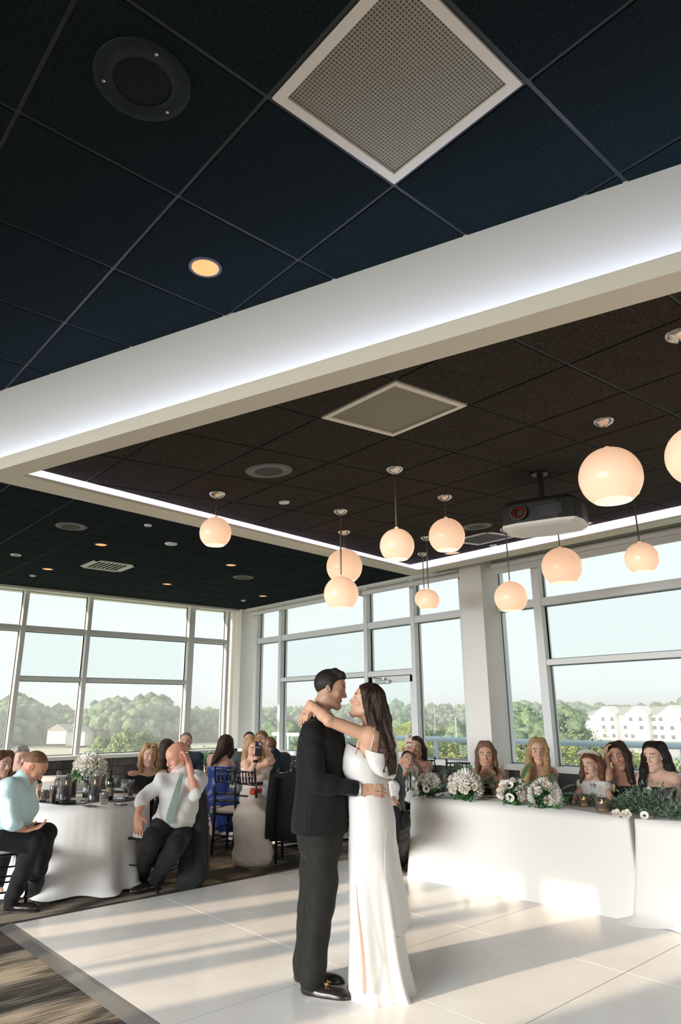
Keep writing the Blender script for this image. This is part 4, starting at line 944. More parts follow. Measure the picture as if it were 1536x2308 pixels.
def hairmat(name, col=(.1, .06, .04), rough=.58):
    if name in MATS: return MATS[name]
    m = mat(name, col, rough, spec=.3); n = m.node_tree; L = n.links; b = n.nodes['Principled BSDF']
    t = n.nodes.new('ShaderNodeTexCoord'); mp = n.nodes.new('ShaderNodeMapping'); mp.inputs['Scale'].default_value = (140, 140, 9); L.new(t.outputs['Object'], mp.inputs[0])
    nz = n.nodes.new('ShaderNodeTexNoise'); nz.inputs['Scale'].default_value = 1; nz.inputs['Detail'].default_value = 3; L.new(mp.outputs[0], nz.inputs['Vector'])
    r = n.nodes.new('ShaderNodeValToRGB'); L.new(nz.outputs[0], r.inputs[0]); e = r.color_ramp.elements; e[0].position = .35; e[0].color = (*[c*.45 for c in col], 1); e[1].position = .68; e[1].color = (*[min(1, c*1.5) for c in col], 1)
    L.new(r.outputs[0], b.inputs['Base Color']); bp = n.nodes.new('ShaderNodeBump'); bp.inputs['Strength'].default_value = .6; bp.inputs['Distance'].default_value = .003; L.new(nz.outputs[0], bp.inputs['Height']); L.new(bp.outputs[0], b.inputs['Normal']); return m
def pjv(f, x, y, dD=0.): return atd(x, y, f.D+dD)
# ------------------------------------------------------------------ the couple
M_suit = cloth('black_wool', (.005, .0065, .006), .8, .03)
M_suitleg = cloth('black_wool_trousers', (.012, .011, .009), .75, .03)
M_satin = mat('ivory_satin', (.64, .62, .585), .38, sheen=.1, bump=(7, .12, .01), spec=.35)
M_shirt = cloth('white_shirt_cloth', (.64, .63, .61), .75, .2)
M_leather = mat('polished_black_leather', (.018, .014, .011), .22, spec=.6)
M_gold = mat('gold_metal', (.85, .58, .22), .25, 1.)
def ringpx(f, y, xl, xr, dep, dD=0., n=64, sq=2.0, fold=0., nf=9, ph=0., tilt=0., yoff=None):
    """closed ring around a figure: left/right pixel columns at pixel row y, half depth dep (m)"""
    A = atd(xl, y, f.D+dD); B = atd(xr, y, f.D+dD); C_ = (A+B)/2; a = np.linalg.norm(B-A)/2; out = []
    for j in range(n):
        t = 2*math.pi*j/n; c, s_ = math.cos(t), math.sin(t); cc = math.copysign(abs(c)**(2/sq), c); s2 = math.copysign(abs(s_)**(2/sq), s_)
        q = 1+fold*(math.sin(nf*t+ph)+.5*math.sin((nf*1.7)*t+ph*2+1))
        out.append(C_+f.R*a*cc*q-f.V*dep*s2*q+f.Z*(tilt*c+(yoff(t) if yoff else 0)))
    return np.array(out)
G = Fig('person', 'groom in black suit, standing, arm around the bride in white', 4.62, 722, 1.02, 1.0, (.50, .29, .19))
g = G
g.head((745, 1553, 0), (.93, .10, -.20), (.20, -.05, 1))
g.j(neck=(712, 1622, .0), pelvis=(722, 1858, 0), sR=(706, 1656, -.15), sL=(725, 1652, .15), eR=(716, 1765, -.22), wR=(812, 1778, -.20), eL=(742, 1760, .10), wL=(796, 1780, .06),
    hR=(728, 1880, -.08), hL=(715, 1880, .10), kR=(722, 2045, -.09), kL=(700, 2045, .10), aR=(700, 2205, -.10), aL=(684, 2188, .10))
g.neck(r=.056); g.torso(.90, .92); g.arm('R'); g.arm('L'); g.leg('R'); g.leg('L')
g.hand('R', (.93, .05, -.10), (-.15, -.95, .0), .55, 1., -1); g.hand('L', (.9, .2, 0), (0, .95, 0), .4)
g.body(.010, .0042, brow=(.02, .012, .008), beard=((.20, .12, .08), .35), lips=(.42, .18, .14))
hm_ = hairmat('near_black_hair', (.022, .017, .014))
g.hair(hm_, [('L', [(-.03, .05, .098, .022), (.03, .055, .098, .022), (.03, .01, .110, .022), (-.03, .0, .108, .022)]), ('L', [(0, .045, .102, .022), (.0, .072, .092, .013)]), ('L', [(.072, .006, .03, .012), (.073, .012, -.012, .006)]), ('L', [(-.072, .006, .03, .012), (-.073, .012, -.012, .006)])], line=(.020, .86), infl=.008, h=.0045, ridge=.0009, freq=60)
# jacket: silhouette loft + sleeves
jr = []
for y, xl, xr, dep, dD in [(1604, 706, 742, .075, .01), (1613, 700, 752, .10, .01), (1626, 690, 764, .165, .02), (1642, 680, 772, .20, .02), (1665, 673, 778, .205, .02), (1700, 669, 781, .19, .01), (1745, 668, 780, .175, 0), (1790, 664, 782, .18, 0), (1830, 659, 784, .195, 0), (1858, 656, 785, .20, 0)]:
    jr.append(ringpx(g, y, xl, xr, dep, dD, 72, 2.3, .012 if y > 1640 else 0, 4, y*.02))
jr.append(ringpx(g, 1872, 657, 785, .20, 0, 72, 2.3, .012, 4, 37.))
jk = loft('jacket', jr, M_suit, g.root, g.off, 72, thick=.006)
sl = g.wear('sleeve', ['uarmR', 'farmR'], M_suit, .018, .008, [(g.J['wR']-g.dirv(1, 0, 0)*.006, (g.J['wR']-g.J['eR']))], .006, 30, extra=[('ell', (g.J['sR']+g.J['eR']*.0, [.054, .054, .062]), {'k': .04}), ('cone', (g.J['sR'], g.J['sR']*.5+g.J['neck']*.5, .052, .045), {'k': .03})])
sl.parent = jk; sl2 = g.wear('sleeve', ['uarmL', 'farmL'], M_suit, .020, .010, [(g.J['wL'], (g.J['wL']-g.J['eL']))], .003, 30); sl2.parent = jk
# back vent, cuff buttons, collar
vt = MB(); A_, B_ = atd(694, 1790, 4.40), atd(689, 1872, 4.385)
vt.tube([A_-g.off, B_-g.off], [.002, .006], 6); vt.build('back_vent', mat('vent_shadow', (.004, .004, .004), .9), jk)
bt = None
for k in range(4):
    P = atd(786+k*5, 1790+k*1.2, 4.62-.20-.052); q = MB().lathe([(.0005, .004), (.0055, .003), (.0055, 0)], n=10)
    if bt is None: bt = q.build('button', mat('black_button', (.03, .03, .03), .3), sl, tuple(P-g.off)); bt.rotation_euler = Vector(-g.V).to_track_quat('Z', 'Y').to_euler()
    else: inst(bt, tuple(P-g.off))
cf = MB().tube([g.J['wR']-g.off-g.dirv(1, 0, 0)*.02, g.J['wR']-g.off+g.dirv(1, 0, 0)*.004], .037, 18, False); cf.build('shirt_cuff', M_shirt, g.root, smooth=True)
co = loft('shirt_collar', [ringpx(g, 1600, 712, 745, .062, 0, 40), ringpx(g, 1609, 706, 750, .075, 0, 40)], M_shirt, g.root, g.off, 40, thick=.003)
co = loft('jacket_collar', [ringpx(g, 1603, 706, 744, .072, 0, 40), ringpx(g, 1617, 697, 758, .115, 0, 40)], M_suit, jk, g.off, 40, thick=.008)
# trousers
tr = g.wear('trousers', ['thighR', 'calfR', 'thighL', 'calfL'], M_suitleg, .015, .009, [(np.array([0, 0, .035]), (0, 0, -1))], .009, 20, extra=[
    ('cone', (atd(722, 1872, 4.62), atd(722, 1900, 4.62), .120, .115), {'k': .05}), ('ell', (g.J['pelvis'], [.168, .135, .13]), {'M': g.tM, 'k': .04}),
    ('cone', (atd(722, 2040, 4.53), atd(708, 2205, 4.52), .052, .048), {'k': .03}), ('cone', (atd(734, 1890, 4.53), atd(724, 2040, 4.53), .080, .058), {'k': .04}), ('cone', (atd(704, 2040, 4.72), atd(686, 2190, 4.72), .050, .046), {'k': .03})])
for sd, q in (('R', 0), ('L', 0)):
    so = g.shoe(sd, M_leather, (.93, .34, 0) if sd == 'R' else (.97, .2, 0), .30, .048)
    if sd == 'R':
        d_ = unit(np.array([*g.dirv(.93, .34, 0)[:2], 0])); hb = np.array([g.J['aR'][0], g.J['aR'][1], 0])-d_*.05+d_*.155
        b = MB(); sd_ = np.cross(d_, [0, 0, 1.]); b.tube([hb+sd_*.034+[0, 0, .074]-g.off, hb+[0, 0, .086]-g.off, hb-sd_*.034+[0, 0, .074]-g.off], .0035, 6); b.tube([hb-d_*.012+[0, 0, .086]+sd_*.018-g.off, hb+d_*.012+[0, 0, .080]+sd_*.018-g.off], .005, 6); b.tube([hb-d_*.012+[0, 0, .086]-sd_*.018-g.off, hb+d_*.012+[0, 0, .080]-sd_*.018-g.off], .005, 6)
        b.build('horsebit_buckle', M_gold, so)

B = Fig('person', 'bride in ivory satin gown with long brown hair, arms around the groom', 4.56, 842, .98, .94, (.66, .38, .25))
b = B
b.head((827, 1583, 0), (-.93, -.02, .30), (.30, 0, 1))
b.j(neck=(838, 1640, .0), pelvis=(842, 1815, 0), sL=(834, 1660, -.13), sR=(828, 1660, .17), eL=(742, 1624, -.20), wL=(700, 1587, -.02), eR=(750, 1628, .22), wR=(706, 1600, .06),
    hL=(845, 1835, -.08), hR=(840, 1835, .08), kL=(840, 2010, -.08), kR=(830, 2010, .06), aL=(838, 2210, -.08), aR=(810, 2225, .0), tR=(803, 2248, -.05), tL=(825, 2246, -.12))
b.neck(r=.048); b.torso(.88, .95); b.arm('L', .046, .036, .025); b.arm('R', .044, .034, .024); b.leg('L'); b.leg('R')
b.hand('L', (-.42, .45, -.85), (.4, -.85, 0), .7, 1., 1, .92); b.hand('R', (-.6, .5, -.7), (.2, -.9, 0), .6, 1., 1, .9)
b.body(.010, .0042, lips=(.50, .18, .17), brow=(.05, .03, .02), tattoo=[(atd(744, 1622, 4.56-.22), .026, (.18, .14, .13))])
hb_ = hairmat('dark_brown_hair', (.035, .018, .011)); 
b.hair(hb_, [('P', [(838, 1560, .0, .05), (856, 1600, -.03, .055), (862, 1640, -.08, .05), (868, 1690, -.12, .042), (880, 1740, -.13, .022)]),
             ('P', [(850, 1570, .0, .045), (866, 1620, 0, .045), (872, 1670, -.08, .04), (884, 1715, -.12, .030), (888, 1742, -.12, .012)]),
             ('P', [(846, 1575, -.06, .035), (838, 1610, -.08, .034), (846, 1640, -.12, .03)]), ('P', [(858, 1600, .05, .05), (866, 1650, .03, .04)]), ('P', [(826, 1560, -.07, .03), (828, 1585, -.085, .026), (836, 1612, -.10, .030), (846, 1640, -.13, .034)]), ('P', [(850, 1570, -.07, .04), (858, 1620, -.09, .04)]),
             ('P', [(872, 1640, -.10, .022), (886, 1680, -.14, .014), (882, 1712, -.16, .006)]), ('P', [(860, 1660, -.13, .02), (874, 1700, -.17, .012), (866, 1740, -.19, .005)])], line=(-.005, 1.15), infl=.016, h=.0055, ridge=.003, freq=26, vol=1.04)
er = MB().lathe([(.0005, .006), (.006, 0), (.0005, -.006)], n=10); er.build('earring', mat('pearl', (.9, .88, .82), .2), b.root, tuple(b.hc+b.hM@np.array([-.082, .0, -.035])*b.hs-b.off))
# gown
def gring(y, xl, xr, dep, dD=0, fold=0., nf=7, ph=0., sq=2.1, yoff=None, n=96): return ringpx(b, y, xl, xr, dep, dD, n, sq, fold, nf, ph, 0., yoff)
neckl = lambda t: .055*max(0., -math.cos(t))+(-.02 if math.cos(t) > 0 else 0)     # higher in front, low at the back
gr = [gring(1693, 781, 868, .125, .0, yoff=neckl), gring(1708, 772, 873, .145, 0, .006, 5, .3), gring(1730, 771, 874, .15, 0, .008, 5, .6), gring(1755, 780, 872, .14, 0, .006, 5, 1), gring(1785, 786, 878, .145, 0, .004, 4, 1), gring(1815, 786, 886, .165, 0),
      gring(1845, 787, 892, .175, 0, .004, 4, 0), gring(1880, 787, 893, .172, 0, .012, 5, .3), gring(1925, 786, 892, .168, 0, .022, 6, .5), gring(1975, 787, 895, .168, 0, .032, 7, .8), gring(2025, 788, 900, .17, 0, .042, 7, 1.1),
      gring(2080, 789, 906, .175, 0, .052, 7, 1.4), gring(2140, 788, 914, .18, 0, .06, 7, 1.6), gring(2190, 787, 923, .19, -.01, .068, 7, 1.8), gring(2225, 786, 932, .20, -.02, .075, 7, 1.9), gring(2240, 785, 940, .21, -.02, .085, 7, 2.0)]
gr = [np.concatenate([r[:, :2], np.maximum(r[:, 2:], .006)], 1) for r in gr]
gw = loft('gown', gr, M_satin, b.root, b.off, 96, thick=.004)
# overlapping slit panel, draped cowl at the back, strap
def sheet(name, rows, m, par, off, thick=.003):
    V = [p for r in rows for p in r]; nc = len(rows[0]); F = [(i*nc+j, i*nc+j+1, (i+1)*nc+j+1, (i+1)*nc+j) for i in range(len(rows)-1) for j in range(nc-1)]
    me = bpy.data.meshes.new(name); me.from_pydata([tuple(np.array(p)-off) for p in V], [], F); me.materials.append(m); me.shade_smooth(); o = bpy.data.objects.new(name, me); S.collection.objects.link(o); o.parent = par
    md = o.modifiers.new('t', 'SOLIDIFY'); md.thickness = thick; ms = o.modifiers.new('s', 'SUBSURF'); ms.levels = 2; ms.render_levels = 2; return o
pan = []
for y, xs in [(1860, (868, 878, 886, 890)), (1920, (866, 880, 890, 898)), (1975, (866, 884, 898, 909)), (2030, (868, 888, 905, 920)), (2072, (874, 892, 912, 930)), (2092, (884, 894, 908, 920)), (2112, (896, 900, 905, 909))]:
    pan.append([atd(x, y, 4.56+(-.155, -.125, -.06, .03)[i]) for i, x in enumerate(xs)])
sheet('waterfall_panel', pan, M_satin, gw, b.off)
cw = []
for k, (x0, y0, x1, y1) in enumerate([(822, 1686, 897, 1692), (824, 1702, 899, 1712), (830, 1722, 896, 1736), (842, 1742, 890, 1758)]):
    cw.append([atd(x0+(x1-x0)*u, y0+(y1-y0)*u+9*math.sin(u*math.pi)*(1-.2*k), 4.56-.15-.05*math.sin(u*math.pi)+.10*u*u+.012*math.sin(k*2.2)) for u in np.linspace(0, 1, 7)])
sheet('draped_back_cowl', cw, M_satin, gw, b.off)
cw = []
for k, (y, xl, xr) in enumerate([(1640, 874, 886), (1665, 868, 894), (1695, 872, 899), (1720, 880, 897)]): cw.append([atd(xl+(xr-xl)*u, y, 4.60-.04*math.sin(u*math.pi)) for u in np.linspace(0, 1, 5)])
sheet('off_shoulder_drape', cw, M_satin, gw, b.off)
st = MB().tube([atd(845, 1640, 4.40)-b.off, atd(843, 1658, 4.37)-b.off, atd(838, 1680, 4.375)-b.off, atd(834, 1696, 4.40)-b.off], .0035, 6); st.build('strap', M_satin, gw)
st = MB().tube([atd(800, 1700, 4.43)-b.off, atd(812, 1655, 4.46)-b.off, atd(826, 1640, 4.50)-b.off], .0035, 6); st.build('strap', M_satin, gw)
slt = []
for y, x0, x1 in [(1990, 803, 804), (2040, 805, 808), (2110, 811, 818), (2180, 817, 825), (2243, 816, 828)]: slt.append([atd(x0+(x1-x0)*u, y, 4.56-.205-.0006*(y-1990)*.35) for u in (0, .5, 1)])
sheet('leg_in_slit', slt, mat('bare_leg', (.50, .29, .20), .55), b.root, b.off)
rg = MB().tube([atd(686+3*math.cos(a), 1609+2*math.sin(a), 4.42) for a in np.linspace(0, 6.28, 9)], .0022, 5); rg.build('ring', M_chrome, b.root, tuple(-b.off))
# ------------------------------------------------------------------ furniture and tableware
TZ = .735
M_linen = mat('ivory_linen', (.78, .76, .725), .8, sheen=.1, bump=(9, .15, .01))
M_cush = mat('ivory_cushion', (.74, .70, .62), .6)
M_glass = glassmat('clear_glass', .06, (.96, .97, .97)); M_glass.node_tree.nodes['Fresnel'].inputs[0].default_value = 1.5
M_smoke = glassmat('smoked_glass', .10, (.45, .43, .42)); M_smoke.node_tree.nodes['Fresnel'].inputs[0].default_value = 1.5
def chair_proto(label, loc, rz):
    t = thing('chiavari_chair', label, 'chair', loc, rz, 'black chiavari chairs with ivory cushions')
    # seat centre at origin, front towards -y, back at +y
    for sx_, nm in ((-1, 0), (1, 0)):
        b = MB(); x0 = sx_*.185; pts = [(x0, .21, 0), (x0*.98, .185, .44), (x0*.97, .20, .70), (x0*.96, .225, .93)]; b.tube(pts, [.013, .016, .015, .013], 8); b.build('leg', M_blackmetal, t, smooth=True)
        MB().lathe([(.0005, .02), (.014, .012), (.017, 0), (.010, -.012), (.014, -.02)], (x0*.96, .226, .95), 10).build('finial', M_blackmetal, t, smooth=True)
        b = MB(); b.tube([(sx_*.20, -.195, 0), (sx_*.195, -.18, .44)], [.012, .016], 8)
        for z in (.10, .28, .36): b.lathe([(.012, z-.012), (.019, z), (.012, z+.012)], (sx_*.197, -.187, 0), 8)
        b.build('leg', M_blackmetal, t, smooth=True)
    b = MB(); b.prism([(-.21, -.205, .425), (.21, -.205, .425), (.195, .20, .425), (-.195, .20, .425)], (0, 0, .022)); b.build('seat', M_blackmetal, t, bevel=.006)
    b = MB(); n = 28; P = []
    for r, z in ((1., .447), (1.04, .462), (1.02, .482), (.8, .494), (.01, .498)):
        for j in range(n): a = 2*math.pi*j/n; c, s_ = math.cos(a), math.sin(a); P.append((.195*r*math.copysign(abs(c)**.5, c), .19*r*math.copysign(abs(s_)**.5, s_), z))
    b.add(P, [(i*n+j, i*n+(j+1) % n, (i+1)*n+(j+1) % n, (i+1)*n+j) for i in range(4) for j in range(n)]); b.build('cushion', M_cush, t, smooth=True)
    for z, yy in ((.92, .223), (.79, .209), (.66, .196), (.58, .190)):
        MB().tube([(-.18, yy, z), (0, yy+.012, z+.004), (.18, yy, z)], .011, 7).build('back_rail', M_blackmetal, t, smooth=True)
    for k in range(6):
        x = -.13+k*.052; MB().tube([(x, .212, .79), (x, .222, .855), (x, .232, .92)], [.007, .010, .007], 7).build('spindle', M_blackmetal, t, smooth=True)
    for z in (.15, .27):
        for sx_ in (-1, 1): MB().tube([(sx_*.197, -.19, z), (sx_*.188, .20, z)], .008, 6).build('stretcher', M_blackmetal, t)
    MB().tube([(-.197, -.19, .21), (.197, -.19, .21)], .008, 6).build('stretcher', M_blackmetal, t); MB().tube([(-.188, .2, .21), (.188, .2, .21)], .008, 6).build('stretcher', M_blackmetal, t)
    return t
def face(P, r, tcam):     # rotation so that the chair front (-y) points to image right r / toward camera tcam, at P
    V = unit([P[0], P[1], 0]); R_ = np.array([V[1], -V[0], 0]); d = R_*r-V*tcam; return math.atan2(d[1], d[0])+math.pi/2
CHAIRS = [   # seat centre pixel (on the z=.46 plane), facing (image right, toward camera)
    ((352, 1878), (-.55, .75), 'black chiavari chair under the bald man in the white shirt'),
    ((4, 1912), (.9, -.2), 'black chiavari chair under the man in the pale blue shirt'),
    ((487, 1799), (.10, -1), 'black chiavari chair holding the woman in the blue dress'),
    ((532, 1826), (.45, -.9), 'empty black chiavari chair beside the blue dress'),
    ((583, 1834), (.85, -.75), 'empty black chiavari chair right of the other empty one'),
    ((655, 1836), (-.15, -1), 'black chiavari chair with a black jacket hung over its back'),
    ((628, 1800), (-.8, .1), 'black chiavari chair behind the man in the navy suit'),
    ((906, 1822), (.5, .6), 'black chiavari chair under the man in the grey shirt'),
    ((948, 1800), (-.2, 1), 'black chiavari chair under the woman photographing with a pale phone'),
    ((1035, 1812), (-.2, 1), 'empty black chiavari chair at the left end of the head table'),
    ((1105, 1812), (-.2, 1), 'black chiavari chair behind the bridesmaid resting her chin'),
    ((1222, 1820), (-.2, 1), 'black chiavari chair behind the blonde bridesmaid'),
    ((1278, 1826), (-.2, 1), 'empty black chiavari chair between the blonde bridesmaid and the flower girl'),
    ((1396, 1834), (-.3, 1), 'black chiavari chair behind the bridesmaid touching her hair'),
    ((1500, 1850), (-.35, 1), 'black chiavari chair behind the dark-haired bridesmaid at the right edge')]
cp = None
for q, fc, lb in CHAIRS:
    P = onz(q[0], q[1], .46); rz = face(P, *fc)
    if cp is None: cp = chair_proto(lb, (P[0], P[1], 0), rz)
    else: copy_tree(cp, (P[0], P[1], 0), rz, lb)

def drape(name, label, poly, z, m, flare=.03, fold=.02, nf=26, seed=0, group=None, hang=None, n=200, puddle=.0, cat='tablecloth'):
    """cloth over a convex polygon table top (closed list of (x,y)); skirt with folds deepening to the hem"""
    P = [np.array(p, float) for p in poly]; L = [np.linalg.norm(P[(i+1) % len(P)]-P[i]) for i in range(len(P))]; tot = sum(L); c = sum(P)/len(P); r_ = random.Random(seed)
    pts = []; 
    for k in range(n):
        d = tot*k/n; i = 0
        while d > L[i]: d -= L[i]; i += 1
        p = P[i]+(P[(i+1) % len(P)]-P[i])*d/L[i]; e = unit(P[(i+1) % len(P)]-P[i]); nn = np.array([e[1], -e[0]]); 
        if nn@(p-c) < 0: nn = -nn
        pts.append((p, nn, tot*k/n))
    # smooth normals at corners
    N = [sum((pts[(k+q) % n][1] for q in range(-4, 5)), np.zeros(2)) for k in range(n)]; N = [v/np.linalg.norm(v) for v in N]
    rows = []; ph = [r_.uniform(0, 6.28) for _ in range(3)]
    for lv in np.linspace(0, 1, 15):
        zz = z+.004-(z-.008)*lv if hang is None else z+.004-hang*lv; row = []
        for k in range(n):
            p, _, d = pts[k]; u = 2*math.pi*d/tot
            f = math.sin(nf*u+ph[0]+1.3*math.sin(3*u+ph[1]))+.5*math.sin(nf*.47*u+ph[2]); amp = fold*lv**1.1
            off_ = .004+flare*lv**1.6+amp*f*.6+(puddle*max(0, lv-.93)/.07*(1+.5*f) if puddle else 0)
            q = p+N[k]*off_; row.append((q[0], q[1], zz+(.012*abs(math.sin(nf*.5*u)) if puddle and lv > .99 else 0)))
        rows.append(row)
    V = [(c[0], c[1], z+.005)]+[v for r in rows for v in r]; F = [(0, 1+k, 1+(k+1) % n) for k in range(n)]
    for i in range(len(rows)-1): F += [(1+i*n+k, 1+(i+1)*n+k, 1+(i+1)*n+(k+1) % n, 1+i*n+(k+1) % n) for k in range(n)]
    me = bpy.data.meshes.new(name); me.from_pydata(V, [], F); me.materials.append(m); me.shade_smooth(); o = bpy.data.objects.new(name, me); S.collection.objects.link(o)
    return tag(o, label, cat, group)
def circle(c, r, n=48): return [(c[0]+r*math.cos(2*math.pi*k/n), c[1]+r*math.sin(2*math.pi*k/n)) for k in range(n)]
def table(name, label, c, r):
    t = thing(name, label, 'table', (c[0], c[1], 0))
    MB().lathe([(.001, TZ-.025), (r-.01, TZ-.025), (r-.005, TZ-.005), (.001, TZ-.002)], n=40).build('tabletop', mat('plywood', (.4, .3, .2), .6), t)
    for k in range(4):
        a = k*math.pi/2+.6; MB().tube([(.35*r*math.cos(a), .35*r*math.sin(a), TZ-.03), (.55*r*math.cos(a), .55*r*math.sin(a), 0)], .015, 8).build('leg', M_blackmetal, t)
TA = (2.97, 7.2); table('round_table', 'round table under the white cloth nearest the camera on the left', TA, .60)
drape('tablecloth', 'floor-length white cloth on the near left round table', circle(TA, .61), TZ, M_linen, .07, .07, 11, 3, 'white round tablecloths', n=260, puddle=.05)
TB = tuple(onz(640, 1752, TZ)[:2]); TB = (TB[0]+.15, TB[1]+.1); table('round_table', 'round table hidden behind the groom and the hung jacket', TB, .72)
drape('tablecloth', 'white cloth on the round table behind the groom', circle(TB, .73), TZ, M_linen, .06, .06, 14, 5, 'white round tablecloths', n=200, puddle=.04)
TC = (6.12, 9.86); table('round_table', 'round table crowded with glasses beside the woman in blue', TC, .80)
drape('tablecloth', 'white cloth on the round table beside the woman in blue', circle(TC, .81), TZ, M_linen, .06, .06, 14, 6, 'white round tablecloths', n=160)
TD = tuple(onz(110, 1757, TZ)[:2]); table('round_table', 'far left round table beyond the two women', TD, .62)
drape('tablecloth', 'white cloth on the round table under the left window', circle(TD, .63), TZ, M_linen, .05, .05, 14, 8, 'white round tablecloths', n=160)
# head table
ha, hb2, hc2 = onz(926, 1798, TZ), onz(1416, 1846, TZ), onz(1536, 1857, TZ); hd_ = unit((hc2-ha)[:2]); hn_ = np.array([-hd_[1], hd_[0]]); hn_ = hn_ if hn_[0] > 0 else -hn_
L1 = np.linalg.norm((hb2-ha)[:2]); W_ = .76; A0 = ha[:2]
def hp(u, v): return A0+hd_*u+hn_*v
drape('tablecloth', 'long plain white cloth on the left part of the head table', [hp(0, 0), hp(L1-.005, 0), hp(L1-.005, W_), hp(0, W_)], TZ, M_linen, .06, .012, 9, 2, None, n=300)
drape('tablecloth', 'white cloth with puddled hem on the right part of the head table', [hp(L1+.05, 0), hp(L1+2.4, 0), hp(L1+2.4, W_), hp(L1+.05, W_)], TZ, M_linen, .09, .045, 12, 4, None, n=300, puddle=.08)
for k, (u0, u1) in enumerate(((.03, L1-.03), (L1+.08, L1+2.35))):
    t = thing('banquet_table', ('left', 'right')[k]+' folding table under the head table cloth', 'table', (*hp(u0, 0), 0)); c = [hp(u0, .02), hp(u1, .02), hp(u1, W_-.02), hp(u0, W_-.02)]; o_ = np.array(hp(u0, 0))
    MB().prism([(*(p-o_), TZ-.03) for p in c], (0, 0, .028)).build('tabletop', mat('plywood'), t)
    for uu in (u0+.15, u1-.15):
        for vv in (.1, W_-.1): p = hp(uu, vv)-o_; MB().tube([(*p, TZ-.03), (*p, 0)], .014, 8).build('leg', M_blackmetal, t)

# black jackets over chair backs
def jacket_on_chair(D, rows, label, m, folds=.03):
    P0 = atd((rows[0][1]+rows[0][2])/2, 1600, D); root = thing('suit_jacket', label, 'jacket', (P0[0], P0[1], 0)); f = type('F', (), {})(); f.D = D; f.V = unit([P0[0], P0[1], 0]); f.R = np.array([f.V[1], -f.V[0], 0]); f.Z = np.array([0, 0, 1.])
    rr = [ringpx(f, y, xl, xr, dep, 0, 64, 2.6, folds*(i/len(rows)), 5, i*.35) for i, (y, xl, xr, dep) in enumerate(rows)]
    off = np.array([P0[0], P0[1], 0]); top = np.array([rr[0].mean(0)]*64)
    loft('jacket_body', [top]+rr, m, root, off, 64, thick=.004)
    return root, f, off
M_jac = cloth('charcoal_jacket_cloth', (.018, .020, .020), .8, .05)
r_, f_, o_ = jacket_on_chair(7.22, [(1762, 424, 452, .03), (1772, 414, 462, .10), (1800, 410, 468, .12), (1860, 408, 471, .13), (1930, 404, 472, .14), (1975, 398, 470, .13), (2000, 396, 452, .10)], 'black suit jacket hung on the chair behind the bald man', M_jac)
sl = MB().tube([atd(437, 1775, 7.10)-o_, atd(448, 1860, 7.05)-o_, atd(452, 1950, 7.06)-o_], [.055, .06, .052], 14); sl.build('sleeve', M_jac, r_, smooth=True)
r_, f_, o_ = jacket_on_chair(8.15, [(1742, 622, 690, .03), (1748, 612, 697, .10), (1790, 605, 700, .11), (1850, 601, 702, .12), (1892, 600, 700, .12)], 'black jacket hung on the chair left of the groom', cloth('black_jacket_cloth', (.010, .011, .012), .85, .02))
sl = MB().tube([atd(617, 1752, 8.05)-o_, atd(610, 1820, 8.0)-o_, atd(607, 1890, 8.0)-o_], [.05, .05, .045], 14); sl.build('sleeve', MATS['black_jacket_cloth'], r_, smooth=True)
P = atd(602, 1800, 8.2); r0 = thing('suit_jacket', 'pale jacket corner hung left of the black jacket', 'jacket', (P[0], P[1], 0)); r0['group'] = 'hung jackets'
sl = MB().tube([atd(604, 1760, 8.32)-np.array([P[0], P[1], 0]), atd(599, 1800, 8.34)-np.array([P[0], P[1], 0]), atd(596, 1812, 8.34)-np.array([P[0], P[1], 0])], [.05, .05, .045], 12); sl.build('sleeve', M_shirt, r0, smooth=True)

